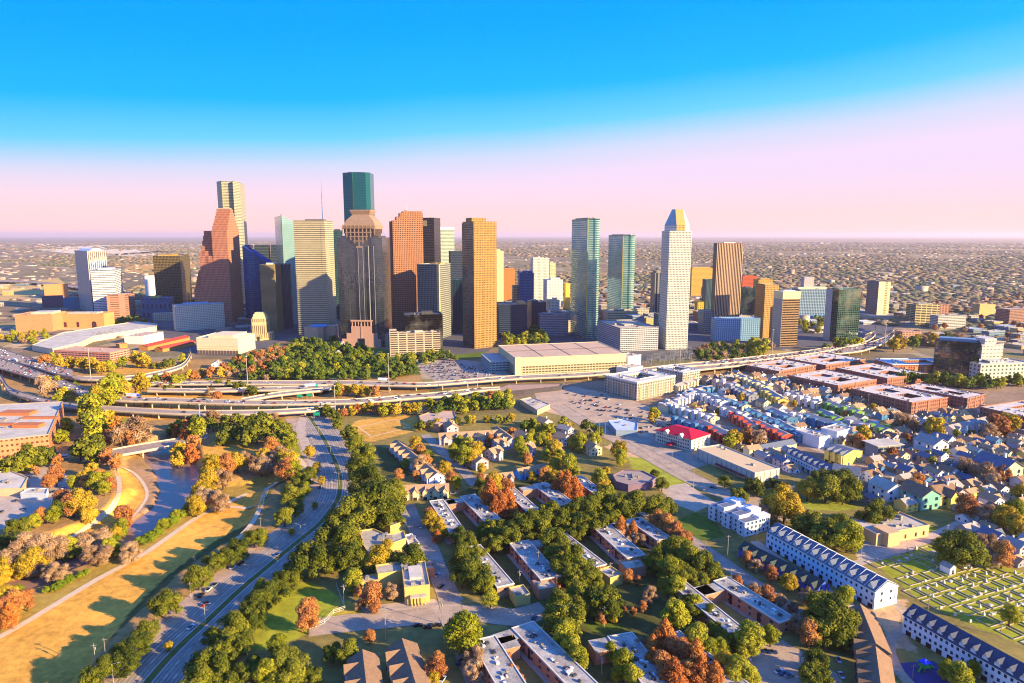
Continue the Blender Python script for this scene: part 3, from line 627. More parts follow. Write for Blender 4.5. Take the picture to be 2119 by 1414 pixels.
# --- salmon gridded tower
mS=fac('#bd8058','#3c2822','#a87c58',3.3,3.9,.55,.52,.25,.3,.4,name='salmon_granite_grid')
O,W,D,h=place(805,812,875,456,690,13,'L',d=40)
r=thing('stepped_shoulder_tower','salmon gridded tower with stepped left shoulder and rooftop antenna','tower',O,R(13))
zt=zat(840,437,O.y); part(r,'tower_body',MB().box(0,W,0,D,-.3,h),mS)
mb=MB().box(W*.12,W,0,D,h,h+(zt-h)*.4); mb.box(W*.24,W,.1,D,h+(zt-h)*.4,h+(zt-h)*.8); mb.box(W*.34,W*.98,.4,D-1,h+(zt-h)*.8,zt); part(r,'stepped_top',mb,mS)
mb=MB(); mb.tube((W*.5,D*.5,zt),(W*.5,D*.5,zt+14),.35,.15,5); mb.box(W*.42,W*.5,D*.4,D*.5,zt,zt+2.5); part(r,'roof_antenna',mb,m_steel)
part(r,'side_slab',MB().box(-5,0,5,D*.7,-.3,h-2),mS)
m=fac('#3a3034','#1c2026','#4c4444',3,3.9,1.1,.6,.15,.6,.6,name='dark_brown_bands')
r,W,D,h=tower('office_tower','dark brown tower with notched top between salmon and pale green towers','tower',(873,898,911,452,655,-10,'R'),m,plant=None,n=3)
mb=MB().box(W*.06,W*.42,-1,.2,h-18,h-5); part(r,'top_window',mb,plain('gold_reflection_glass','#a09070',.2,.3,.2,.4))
m=fac('#c8ccb0','#5c7468','#f0f0e0',2.9,3.8,1.1,.4,.3,.2,.4,name='pale_green_white_bands')
tower('office_tower','slim pale green and white banded tower with bright white top','tower',(911,940,943,476,628,14,'R',26),m,plant=(0.0,1,0,1,7,plain('bright_white_panel','#f4f2e8',.6,.05)),n=1)
m=fac('#9a9888','#22303e','#a89c80',3.0,3.8,.68,.62,.2,.4,.5,name='grey_grid_wall')
r,W,D,h=tower('office_tower','grey gridded slab tower with cream edge in front of pale green tower','tower',(863,908,932,549,702,-18,'R'),m,plant=(.45,.9,.3,.7,3,plain('gold_box','#b89858')))
part(r,'cream_pier',MB().box(W*.9,W+.4,-.5,3,-.3,h+.5),plain('cream_pier','#d8c080'))
tower('office_tower','slate blue tower left of golden tower, upper of two','tower',(932,957,957,521,668,12,'R',30),fac('#3a4658','#22303e','#586470',3,3.8,1.1,.5,.2,.4,.3),plant=None,n=1)
tower('office_tower','dark teal block below the slate blue tower, left of golden tower','tower',(936,960,960,580,690,12,'R',26),fac('#1c4050','#123444','#60889c',3,3.8,.8,1.1,.2,.4,.3),plant=None,n=1)
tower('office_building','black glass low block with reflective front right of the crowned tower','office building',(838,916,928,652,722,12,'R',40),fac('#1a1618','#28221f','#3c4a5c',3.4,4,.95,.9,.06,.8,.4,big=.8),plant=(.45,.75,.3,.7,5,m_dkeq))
# --- golden tower
m=fac('#b88a48','#2c1c18','#c89a40',2.7,3.9,.5,.52,.25,.3,.4,name='golden_grid_wall')
r,W,D,h=tower('office_tower','golden gridded tower with notched corners above the big parking garage','tower',(956,980,1029,460,722,25,'L'),m,shape=[(0,0),(.36,0),(.40,.06),(1,.06),(1,1),(.3,1),(.3,.94),(0,.94)],plant=(.02,.62,.2,.7,7.5))
part(r,'shaded_band_wall',MB().box(-.5,-.02,.5,D-.5,-.3,h-1),fac('#6c5c50','#38343c','#6c5c50',3,3.9,1.1,.5,.2,.4,.6,big=.3))  # banded facade; shade of the unlit face put into its grey-brown colour
m=fac('#e0c890','#c0a870','#e0cc98',3,4,.3,.3,.3,.1,name='cream_blank_wall')
tower('office_tower','blank cream slab tower directly right of the golden tower','tower',(1026,1042,1043,521,660,15,'R',24),m,plant=(.0,.6,.1,.6,6))
# --- mid downtown
tower('office_block','dark blue block with golden rooftop corner right of golden tower','office building',(1033,1091,1102,632,700,6,'R',60),fac('#2e4058','#1c2c44','#a88c60',3,3.8,1.1,.5,.2,.4,.3),plant=(.72,.98,.1,.9,4,plain('gold_wall','#c89850')))
tower('office_block','dark stone block with sawtooth lit edge left of grey striped hotel','office building',(1100,1130,1140,627,690,8,'R',50),fac('#3a3c48','#1c2c44','#a88c70',3,3.8,.6,.5,.2,.4,.3),plant=(.2,.5,.2,.8,4))
tower('hotel_building','grey hotel with white horizontal balcony bands left of curved green tower','hotel',(1117,1176,1182,652,695,8,'R',30),fac('#a8a4a4','#3c4454','#a8a098',3.4,3.3,.86,.55,.3,.2,.4),plant=(.1,.5,.2,.7,3))
tower('office_block','orange panelled block standing right of cream slab','office building',(1042,1066,1070,558,622,10,'R',40),fac('#c8803c','#a86428','#c88c58',2.5,30,.3,1.1,.4,.1,.2),plant=(.1,.9,.1,.9,3))
tower('apartment_tower','cream tower with black square openings left of blue glass block','tower',(1062,1077,1079,592,648,10,'R',18),fac('#d8c080','#181818','#c8b080',4.4,6,.6,.62,.3,.1,.1),plant=None,n=1)
tower('office_block','blue glass block with stepped roof in front of white downtown towers','office building',(1075,1105,1108,566,650,8,'R',32),fac('#1e5488','#14386c','#407ca8',3,3.8,.8,.5,.15,.6,.4),plant=(.3,.9,.2,.8,6,fac('#1e5488','#14386c','#407ca8',3,3.8,.8,.5,.15,.6,.4)))
tower('office_tower','white gridded tower, taller of the white pair in mid downtown','tower',(1103,1137,1141,536,630,10,'R',34),fac('#e4dcc8','#5c5c50','#e0d4b8',3.4,4.2,.5,.6,.3,.2,.5),plant=(.05,.7,.2,.8,4))
tower('office_tower','narrow cream slab behind the white gridded tower','tower',(1138,1150,1153,545,620,10,'R',18),fac('#dcc898','#ac9c6c','#e0d4b8',3,4,.5,.4),plant=None,n=1)
tower('office_block','white gridded block, shorter of the white pair, with angled top','office building',(1132,1165,1176,580,642,12,'R',36),fac('#ece6d4','#888c80','#ece4d0',4,4,.6,.5,.3,.2,.4),plant=(.3,.9,.3,.8,5))
tower('billboard_block','golden yellow narrow block beside the curved green tower','office building',(1171,1180,1181,588,640,10,'R',20),plain('golden_panel','#e0b040',.7,.1),plant=None,n=1)
tower('apartment_block','white stepped block below the white downtown pair','apartment building',(1136,1158,1164,622,652,12,'R',24),fac('#dcd4b4','#706c58','#d0c49c',3.4,3.6,.5,.5),plant=(.5,1,.2,.8,6))
# --- curved green towers
def curved(name,label,uL,uM,uR,vt,vb,th,mat,mat2):
    O,W,D,h=place(uL,uM,uR,vt,vb,th,'L'); r=thing(name,label,'tower',O,R(th))
    D=max(D,W*.55); n=16; pts=[(0,0)]
    pts=[(-W*.02,D*1.0),(0,0)]
    # flat left wing then a rounded drum
    a=[(0,0)]; 
    cx,cy,rx,ry=W*.5,D*.42,W*.5,D*.46
    arc=[(cx+rx*math.cos(t),cy+ry*math.sin(t)) for t in [(-math.pi*.62)+(math.pi*1.12)*i/n for i in range(n+1)]]
    pts=[(0,D*.98),(0,D*.02)]+[p for p in arc]
    part(r,'curved_body',MB().prism(pts,-.3,h,0),mat)
    mb=MB().prism([(p[0]*.8+W*.1,p[1]*.8+D*.08) for p in pts],h,h+4,0); part(r,'plant_room',mb,mat2)
    mb=MB().box(-.8,.8,-.2,1.6,-.3,h+1); part(r,'corner_fin',mb,plain('gilt_fin','#a89c50',.3,.2,.3,.5))
    mb=MB(); k=len(pts)
    for i in range(k):
        j=(i+1)%k; p,q_=pts[i],pts[j]; mb.poly([(*p,h-.5),(*q_,h-.5),(*q_,h+2.2),(*p,h+2.2)]); mb.poly([(*q_,h-.5),(*p,h-.5),(*p,h+2.2),(*q_,h+2.2)])
    part(r,'roof_screen',mb,mat); return r
mC=fac('#98b4a0','#48969a','#8ca898',2.6,4.0,1.1,.62,.06,.7,.3,big=.5,name='green_banded_glass')
curved('curved_glass_tower','tall curved green glass tower with banded drum, left of shorter twin',1183,1217,1250,455,704,14,mC,m_equip)
curved('curved_glass_tower','shorter curved green glass tower left of pointed white tower',1259,1290,1323,489,668,12,mC,m_steel)
tower('parking_podium','cream office podium with long window band at shorter curved tower foot','podium building',(1248,1258,1320,646,676,8,'L'),fac('#c8b48c','#5c5c54','#c0ac84',6,5,1.1,.35,.3,.2,.3),plant=(.3,.6,.3,.7,4))
tower('hotel_building','white concrete gridded hotel block on the left of pointed white tower','hotel',(1236,1284,1363,681,728,14,'L'),fac('#d0ccc8','#302c34','#b8a48c',3.2,3.3,.8,.55,.3,.2,.4),plant=(.3,.55,.3,.7,3),n=9)
tower('office_tower','grey columned tower partly hidden left of pointed white tower','tower',(1348,1356,1390,566,652,8,'L',30),fac('#8c8478','#203040','#8c8470',9,60,.5,1.1,.2,.4,.3),plant=(.1,.9,.1,.9,6,plain('tan_cap','#948468')))
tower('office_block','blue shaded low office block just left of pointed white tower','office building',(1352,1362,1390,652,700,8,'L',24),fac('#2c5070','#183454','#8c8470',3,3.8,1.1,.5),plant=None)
# --- pointed white tower
m=fac('#ddd6c4','#4c504c','#e0d8c0',2.5,4.0,.6,.48,.25,.3,.4,name='white_granite_grid')
O,W,D,h=place(1382,1386,1432,478,724,8,'L',d=36)
r=thing('chamfered_top_tower','white gridded tower tapering to a chamfered golden pointed top','tower',O,R(8))
part(r,'tower_body',MB().box(0,W,0,D,-.3,h),m)
z5=zat(1410,466,O.y+4); z6=zat(1410,433,O.y+10)
o1=[(W*.3,0.2),(W*.7,.2),(W,D*.3),(W,D*.7),(W*.7,D),(W*.3,D),(0.2,D*.7),(.2,D*.3)]
o2=[(W*.33,D*.3),(W*.67,D*.3),(W*.7,D*.36),(W*.7,D*.64),(W*.67,D*.7),(W*.33,D*.7),(W*.3,D*.64),(W*.3,D*.36)]
mg=fac('#c8a860','#3c3018','#c8a860',2.5,4,.5,.4,.25,.4,.3); mw=fac('#d8dcd4','#687470','#d8dcd4',3,4,.6,.3)
mb=MB().frus(o1,h,o1,z5,1); mb.m[0]=0; part(r,'octagonal_band',mb,[mg,mw]); mb=MB().frus(o1,z5,o2,z6,1); mb.m[0]=0; part(r,'pointed_roof',mb,[plain('gilded_roof','#b89450',.5,.1,.2,.1),plain('silver_roof','#98aaa8',.45,.1,.2,.2)])
part(r,'roof_finial',MB().tube((W*.5,D*.5,z6),(W*.5,D*.5,z6+5),.5,.2,5),m_steel)
# --- right of it
tower('office_block','long golden yellow block behind the pointed white tower','office building',(1430,1432,1478,556,612,6,'L',40),fac('#d8a440','#b8843c','#c8a060',3,3.8,.6,.4),plant=(.1,.9,.3,.8,3))
tower('office_block','small yellow gridded block below the long golden block','office building',(1440,1444,1474,626,660,6,'L',20),fac('#e0b838','#a88428','#d8b868',5,4,.5,.6),plant=None,n=2)
tower('office_tower','slate glass slim tower left of brown ribbed tower','tower',(1458,1462,1482,580,660,6,'L',24),fac('#4c6870','#28444c','#8c9488',3,60,.6,1.1),plant=None,n=1)
tower('garage_building','grey narrow building at the foot of brown ribbed tower','garage',(1450,1456,1478,645,690,8,'L',26),fac('#a8a090','#4c5c68','#a89c88',4,4,.8,.5),plant=None,n=1)
m=fac('#a4704c','#382420','#c8a888',3.4,60,.52,1.1,.3,.2,.3,name='brown_vertical_ribs')
r,W,D,h=tower('office_tower','brown tower with bold cream vertical ribs above the pale blue hotel','tower',(1477,1485,1537,505,690,8,'L'),m,plant=(.3,.75,.3,.7,3,plain('white_dish','#d8d0c4')))
mb=MB()
for i in range(17): x=W*i/16; mb.box(x-.45,x+.45,-.9,.1,-.3,h+.6)
part(r,'cream_rib',mb,plain('cream_rib','#d8b894',.8,.08))
tower('hotel_building','pale blue wide gridded hotel in front of brown ribbed tower','hotel',(1473,1482,1574,661,706,4,'L',24),fac('#90b4cc','#386c98','#80a8c4',3.8,3.6,.55,.6,.2,.3,.3,name='pale_blue_panel'),plant=None,n=2)
tower('office_block','brick red block behind the dark teal cube','office building',(1534,1537,1568,572,615,6,'L',24),fac('#c4552c','#8c3c24','#b8684c',3.5,4,.5,.5),plant=(.2,.7,.2,.7,3))
tower('office_block','dark teal glass cube between ribbed tower and gold towers','office building',(1532,1536,1567,597,655,6,'L',24),fac('#0c3038','#0c3c48','#203c40',3,3.8,.9,.9,.08,.8,.6,big=.4),plant=(.3,.7,.3,.7,3,m_dkeq))
tower('office_block','gold block behind the gold towers, farther from the freeway','office building',(1567,1570,1600,580,640,6,'L',30),fac('#c89c48','#90702c','#c8a468',5,5,.4,.5),plant=(.2,.8,.2,.8,4))
m=fac('#c8924c','#583c24','#d8b468',3.0,3.7,.5,.5,.3,.2,.4,name='gold_window_grid')
tower('office_tower','gold gridded slab tower just behind the banded cream topped tower','tower',(1580,1584,1612,592,700,14,'L',30),m,plant=(.1,.8,.2,.9,3))
m=fac('#a48058','#2c2018','#e0cca0',3,4.1,1.1,.5,.25,.3,.3,name='brown_banded_wall')
r,W,D,h=tower('office_tower','brown banded tower with cream top band standing on columns by freeway','tower',(1602,1621,1656,606,718,12,'L'),m,plant=(.2,.8,.2,.8,3,plain('white_box','#e0dcd0')))
part(r,'cream_top_band',MB().box(-.5,W+.5,-.5,D+.5,h-11,h+1.8),plain('cream_band','#e4cc90',.8,.08))
part(r,'blank_side_wall',MB().box(-.4,0.1,0,D,-.3,h-11),plain('grey_side_wall','#a89c8c',.85,.08))
m=fac('#9cb4c0','#203c54','#b8a88c',3.8,3.5,.66,.66,.2,.4,.4,name='blue_hotel_grid')
r,W,D,h=tower('hotel_building','broad hotel with blue shaded window grid and tall lift shaft','hotel',(1652,1655,1722,600,660,2,'L',40),m,plant=(.0,.9,.2,.8,5,plain('cream_plant','#d8c8a0')))
part(r,'lift_shaft',MB().box(W*.22,W*.52,D*.4,D*.8,h,h+28),plain('shaft_concrete','#b8a8a0'))
part(r,'entry_podium',MB().box(W*.02,W*.96,-14,0,-.3,8),plain('blue_podium','#3c8cb8',.6,.1))
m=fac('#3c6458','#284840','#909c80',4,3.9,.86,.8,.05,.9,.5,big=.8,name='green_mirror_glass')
r,W,D,h=tower('office_tower','green mirror glass tower with grey blank end wall by freeway curve','tower',(1711,1737,1783,601,708,16,'L'),m,plant=(.1,.9,.2,.8,2.5,fac('#3c6458','#284840','#909c80',4,3.9,.86,.8)))
part(r,'blank_end_wall',MB().box(-.6,0.05,D*.5,D+.4,-.3,h+.8),plain('end_concrete','#a0a4a4')); 
m=fac('#8c7c74','#2c2c38','#5c5450',3,3.7,.6,.5,.3,.2,.4,name='dark_side_grid')
r,W,D,h=tower('office_tower','cream and brown slab tower on a podium beyond the freeway curve','tower',(1795,1819,1843,584,662,10,'L'),m,plant=(.0,.5,.2,.8,2,m_dkeq))
part(r,'cream_front',MB().box(0,W*.55,-.6,0,-.3,h+.8),plain('cream_front','#e0c898')); part(r,'front_windows',MB().box(W*.55,W+.4,-.6,0,-.3,h+.4),fac('#dcc494','#80643c','#dcc494',30,3.8,.5,.4))
part(r,'podium',MB().box(-W*.6,W*1.15,-16,D,-.3,11),plain('pod_stone','#b8a890'))
tower('office_block','beige office block with dark glass front beyond freeway, right side','office building',(1876,1896,1946,632,672,14,'L'),fac('#c8b07c','#1c3840','#b8b098',14,3.6,.9,.6,.1,.6,.4),plant=(.2,.7,.2,.8,3))
tower('office_block','slim brown brick block right of beige dark fronted block','office building',(1937,1943,1965,632,668,14,'L',18),fac('#a87058','#38404c','#a8988c',8,3.6,.5,.5),plant=None,n=1)
tower('parking_garage','white parking deck in front of slim brown brick block','garage',(1925,1942,2000,655,682,14,'L'),fac('#ccc4b8','#4c4848','#b8aca0',5,3.2,.9,.45),plant=None,n=3)
tower('office_block','orange lit block on the right before the far trees','office building',(2012,2028,2060,632,655,16,'L'),fac('#d8a868','#b88448','#b89870',5,4,.3,.3),plant=(.1,.4,.2,.8,3))
tower('apartment_building','brown banded apartment block at right edge beyond the freeway','apartment building',(2061,2090,2135,643,672,20,'L'),fac('#a07460','#584850','#b8a090',4,3.3,.8,.45),plant=(.1,.9,.3,.8,2))
tower('parking_garage','salmon parking deck with three openings below slab tower podium','garage',(1865,1868,1908,688,702,8,'L',20),fac('#d8a080','#6c4840','#b8a090',6,3.6,.85,.5),plant=None,n=1)
# --- hospital like group at right
tower('office_building','dark mirrored glass office building near the right edge','office building',(1982,2030,2045,712,782,60,'L',52,20),fac('#302c34','#203c40','#384858',3.4,3.9,.95,.9,.05,.85,.6,big=.7),plant=(.1,.9,.1,.9,5,plain('blue_plant','#688ca4')))
tower('office_building','white blank walled block behind the dark mirrored office building','office building',(2028,2033,2077,716,772,10,'L',34),fac('#d0c4b4','#6c6460','#c8bcac',6,5,.6,.2),plant=(.4,.95,.3,.9,8))
tower('office_building','white low office wing with paired green windows at right edge','office building',(2025,2030,2135,756,786,10,'L',34),fac('#d4cab4','#50685c','#c8bcac',6.2,5,.45,.5),plant=(.3,.6,.3,.7,3),n=6)
# --- left foreground of downtown
mth=plain('theatre_brick','#c08458',.85,.12,.2); 
O,W,D,h=place(33,106,215,655,690,14,'R',d=70); 
tower('theatre_building','tan brick theatre with arched entrance window at far left','theatre',dict(uL=30,uC=107,uR=None,vt=652,vb=686,th=10,side='R',d=60),plain('theatre_brick','#c08458',.85,.12,.2),plant=(.3,.9,.3,.9,4,m_memw),n=3)
r,W,D,h=tower('theatre_wing','lower tan theatre wing with arch and round window','theatre',(107,110,214,651,680,2,'L',40),plain('theatre_brick2','#cc9058',.85,.12,.2),plant=(.2,.8,.3,.9,2,m_memw),n=3)
mb=MB(); P=[]
cx,cz=W*.80,5; 
for i in range(9): t=math.pi*i/8; P.append((cx+4.6*math.cos(t),-.4,10+4.6*math.sin(t)))
mb.poly([(cx-4.6,-.4,0.2)]+[(cx+4.6,-.4,.2)]+P); part(r,'arched_window',mb,plain('arch_glass','#4c2c38',.2,.1))
mb=MB(); 
for x in (.2,.45): mb.box(W*x,W*x+5,-.5,.1,3,13)
part(r,'entry_recess',mb,plain('arch_glass','#4c2c38',.2,.1))
tower('office_block','orange brick block with shaded blue side at far left','office building',(53,90,140,590,618,28,'L'),plain('orange_brick','#c88450',.85,.1),plant=None,n=2)
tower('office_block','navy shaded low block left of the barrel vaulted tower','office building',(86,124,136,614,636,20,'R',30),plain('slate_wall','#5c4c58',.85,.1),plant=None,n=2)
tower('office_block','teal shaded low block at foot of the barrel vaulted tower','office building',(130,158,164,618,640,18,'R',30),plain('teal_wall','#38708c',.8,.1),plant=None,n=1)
tower('parking_garage','pink garage with stepped openings right of the white banded tower','garage',(220,264,292,612,664,16,'R',60),fac('#c48a6c','#7c5448','#c8a080',30,5,.6,.3),plant=(.1,.9,.3,.7,2))
tower('office_block','tiny white blank block between banded tower and bronze tower','office building',(298,318,322,572,612,16,'R',20),plain('white_wall','#e8ddd0'),plant=None,n=1)
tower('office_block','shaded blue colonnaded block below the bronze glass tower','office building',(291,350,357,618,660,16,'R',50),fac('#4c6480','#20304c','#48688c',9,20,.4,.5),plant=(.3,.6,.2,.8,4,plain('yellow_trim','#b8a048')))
tower('apartment_building','cream and pale blue gridded cube building left of navy tower','office building',(353,361,463,634,686,34,'L',30),fac('#d4cab0','#8c887c','#98b4c0',3.4,3.5,.6,.4,.2,.2,.4),plant=(.2,.7,.2,.8,4,plain('blue_white_plant','#90a8b8')),n=5)
O,W,D,h=place(353,416,463,634,686,20,'R')
# --- city hall
ml=fac('#e0c88c','#6c5434','#e0c890',3.4,30,.4,.8,.4,.1,.2,name='limestone'); mlp=plain('limestone_plain','#e4cc90',.8,.1)
O,W,D,h=place(520,549,564,660,704,4,'R')
r=thing('city_hall','cream limestone stepped city hall tower with low side wings','city hall',O,R(4))
D=min(D,24); part(r,'tower_body',MB().box(0,W,0,D,-.3,h),ml); mb=MB().box(1.5,W-1.5,1.5,D-1.5,h,h+3.5); mb.box(3,W-3,3,D-3,h+3.5,h+8); mb.box(5,W-5,5,D-5,h+8,h+11); part(r,'stepped_cap',mb,mlp)
part(r,'left_wing',MB().box(-9,0,2,D-2,-.3,13),ml); part(r,'right_wing',MB().box(W,W+9,2,D-2,-.3,13),ml); part(r,'front_block',MB().box(W*.2,W*.8,-6,0,-.3,10),ml); part(r,'door',MB().box(W*.42,W*.58,-6.4,-6,0,7),plain('dark_door','#3a3438'))
tower('library_building','cream library annex with chamfered front and blue grey roof','library',(608,628,692,680,707,6,'L',44),plain('annex_stone','#c8a080',.8,.1),plant=(.2,.7,.2,.8,3,plain('blue_roof','#4c98c8')),n=1,shape=[(0,.12),(.45,0),(.62,.1),(.66,.3),(1,.3),(1,1),(0,1)])
r,W,D,h=tower('office_building','long cream low building with colonnade in front of the city hall','office building',(406,492,527,702,734,-6,'R'),plain('cream_stone','#dcc8a0',.8,.1),plant=(.25,.85,.1,.9,5,plain('cream_stone','#dcc8a0',.8,.1)),n=4)
mb=MB()
for i in range(14): x=W*(i+.5)/14; mb.box(x-W/40,x+W/40,-.5,.1,.3,6)
part(r,'arcade',mb,plain('arcade_dark','#6c5444')); mb=MB().box(0,W,-.4,.1,9,9.6); mb.box(0,W,-.4,.1,13,13.5); part(r,'cornice',mb,mlp)
r,W,D,h=tower('apartment_building','cream slab apartment building below the black glass block','apartment building',(797,806,911,692,738,12,'L',22),fac('#ccb494','#403838','#d0b894',13.5,3.5,.86,.55,.3,.2,.4),plant=(0.0,.14,0,.8,6),n=6)
part(r,'roof_house',MB().box(W*.5,W*.66,D*.2,D*.8,h,h+3),plain('cream_stone','#dcc8a0',.8,.1))
# ================= lower buildings
def clampfoot(O,a,n,W,D):
    k=max(1,int(max(W,D)/min(W,D)+.5))
    for i in range(k):
        f=(i+.5)/k; pc=O+(a*W*f+n*D/2 if W>D else a*W/2+n*D*f); FOOT.append((pc.x,pc.y,min(W,D)*.6+1.5))
def gp(uL,pc,pr,D=None,th=None):
    """footprint from its near ground corner and its right ground corner"""
    C=G(*pc); 
    if th is None: a=(G(*pr)-C).normalized()
    else: a=Vector((math.cos(R(th)),math.sin(R(th)),0))
    n=Vector((-a.y,a.x,0)); W=solve(C,a,pr[0]) if isinstance(pr,tuple) else pr
    D=D or solve(C,n,uL); clampfoot(C,a,n,W,D); return C,math.atan2(a.y,a.x),W,D
def gpr(pl,pc,uR,D=None):
    C=G(*pc); L=G(*pl); a=(C-L).normalized(); n=Vector((-a.y,a.x,0)); W=(C-L).length; D=D or solve(C,n,uR); D=min(max(D,8),200)
    clampfoot(L,a,n,W,D); return L,math.atan2(a.y,a.x),W,D
_WM={}
def wunit(nm,mat,dep=.16):
    k=(nm,mat.name,dep)
    if k not in _WM: _WM[k]=MB().box(-.5,.5,-dep,0,0,1,bottom=True).mesh(nm,mat)
    return _WM[k]
m_win=plain('window_glass','#2c3c50',.12,.25,.9,0,None,.6); m_winl=plain('lit_window_glass','#8c98a0',.15,.3,.9,0,None,.6); m_dark=plain('dark_opening','#2c2422',.7,.2); m_wht=plain('white_trim','#ddd6cc',.7,.08)
CNT={'w':0}
def wins(r,nm,xs_,zs_,face,w,h,mat=None,W=0,D=0):
    """windows on one wall: face f (y=0), b (y=D), l (x=0), r (x=W)"""
    for x in xs_:
        for z in zs_:
            o=obj(nm,wunit(nm,mat or m_win),r); o.scale=(w,1,h); CNT['w']+=1
            if face=='f': o.location=(x,0,z)
            elif face=='l': o.location=(0,x,z); o.rotation_euler=(0,0,-math.pi/2)
            elif face=='r': o.location=(W,x,z); o.rotation_euler=(0,0,math.pi/2)
            else: o.location=(x,D,z); o.rotation_euler=(0,0,math.pi)
def lin(a,b,n): return [a+(b-a)*(i+.5)/n for i in range(n)]
def block(name,label,cat,g,h,wall,roof=None,n=5,plant=None,par=.9,group=None,look=None,parm=None):
    O,t,W,D=g; r=thing(name,label,cat,O,t,group,look); rr=random.Random(int(O.x*7+O.y))
    part(r,'wall',MB().box(0,W,0,D,-.3,h),wall); rp=part(r,'roof',MB().box(.3,W-.3,.3,D-.3,h,h+.15),roof or m_mem)
    mb=MB(); rim(mb,-.12,W+.12,-.12,D+.12,h-.35,h+par,.42); part(r,'parapet',mb,parm or (wall if wall.node_tree.nodes.get('Principled BSDF') else m_kerb))
    for i in range(n):
        sx,sy=rr.uniform(1.2,3),rr.uniform(1.2,3); o=obj('roof_machine',unit_box('roof_machine',m_equip),rp,(rr.uniform(1,max(1.5,W-4)),rr.uniform(1,max(1.5,D-4)),h+.15)); o.scale=(sx,sy,rr.uniform(.8,1.8))
    if plant: x0,x1,y0,y1,ph=plant[:5]; part(r,'plant_room',MB().box(W*x0,W*x1,D*y0,D*y1,h+.1,h+ph),plant[5] if len(plant)>5 else wall)
    return r,W,D
# --- the big parking garage
mc=plain('garage_concrete','#d2be90',.85,.1,.08); mo=fac('#cdb98c','#4a4034','#c8ac88',4.6,3.5,.8,.52,.5,.0,.3,name='garage_openings')
g=gp(1008,(1067,779.5),(1294,768.5)); O,t,W,D=g; D=min(D,110)
r=thing('parking_garage','huge cream parking garage with flat tan roof beside the freeway','garage',O,t)
part(r,'deck_levels',MB().box(0,W,0,D,-.3,13.5),mo); part(r,'upper_wall',MB().box(-.3,W+.3,-.3,D+.3,13.5,25),mc)
mb=MB(); rim(mb,-.6,W+.6,-.6,D+.6,24.6,25.8,.8); part(r,'parapet',mb,mc)
part(r,'roof',MB().box(.4,W-.4,.4,D-.4,25,25.2),plain('tan_gravel_roof','#c4a284',.95,.12,.05))
mb=MB()
for k in (1,2,3): mb.box(W*k/4-.15,W*k/4+.15,.5,D-.5,25.2,25.6)
mb.box(.5,W-.5,D*.5,D*.5+.3,25.2,25.7); part(r,'roof_joint',mb,m_dkeq)
part(r,'ramp_wing',MB().box(-28,-.31,D*.35,D*.95,-.3,15),fac('#b4c0b8','#34505c','#a8a090',5,3.5,.86,.5,.5,0))
part(r,'stair_tower',MB().box(-.9,8,-.9,7,-.3,26.4),mc)
# small white boxes at its right end
for uL,pc,pr,h in ((1297,(1299,763),(1326,757),16),(1297,(1300,776),(1330,770),8)):
    block('service_building','white windowless %s service building at the garage right end'%('tall' if h>10 else 'low'),'building',gp(uL,pc,pr,22),h,plain('white_block_wall','#e8dcc8',.8,.06),m_memw,3)
# --- mid apartments
mA=fac('#ccc0a8','#2c343c','#c8bca8',4.4,3.3,.62,.62,.2,.3,.5,name='apartment_render')
def apartment(label,g,h,acc,court=True,wall=mA,look=None):
    O,t,W,D=g; r=thing('apartment_building',label,'apartment building',O,t,None,look)
    P=[Vector((0,0,0)),Vector((W,0,0)),Vector((W,D,0)),Vector((0,D,0))]; Hh=[Vector((W*.28,D*.25,0)),Vector((W*.28,D*.75,0)),Vector((W*.72,D*.75,0)),Vector((W*.72,D*.25,0))]
    mb=MB(); mb.box(0,W,0,D*.25,-.3,h); mb.box(0,W,D*.75,D,-.3,h); mb.box(0,W*.28,D*.25,D*.75,-.3,h); mb.box(W*.72,W,D*.25,D*.75,-.3,h); part(r,'wall',mb,wall)
    mb=MB(); rim(mb,-.15,W+.15,-.15,D+.15,h-.3,h+1.1,.5); rim(mb,W*.28-.4,W*.72+.4,D*.25-.4,D*.75+.4,h+.02,h+.9,.4); part(r,'parapet',mb,m_wht)
    for i in range(int(W/13)): o=obj('bay',unit_box('bay',acc),r,(W*(i+.3)/int(W/13),-.5,.1)); o.scale=(4,.52,h*.72)
    for i in range(int(D/14)): o=obj('bay',unit_box('bay',acc),r,(-.5,D*(i+.3)/int(D/14),.1)); o.scale=(.52,4.2,h*.72)
    rr=random.Random(int(W*10))
    for i in range(12): x=rr.choice([rr.uniform(1,W*.22),rr.uniform(W*.75,W-3)]); o=obj('roof_machine',unit_box('roof_machine',m_equip),r,(x,rr.uniform(1,D-3),h)); o.scale=(1.8,1.8,1.4)
    return r
apartment('cream and brown courtyard apartment block nearest the freeway',gp(1251,(1317.5,829.7),(1397,813)),21,plain('tan_brick_bay','#b09070',.85,.15))
apartment('cream apartment block behind the courtyard block, touching the freeway',gp(1358,(1412,803),(1448,796)),19,plain('tan_brick_bay','#b09070',.85,.15))
apartment('peach and brick apartment ring with blue roofs near mirrored office',gp(1812,(1846,773),(1984,772),45),12,plain('peach_bay','#d8985c',.85,.1),wall=fac('#c0764c','#503830','#8cacb8',3.6,3.2,.45,.5))
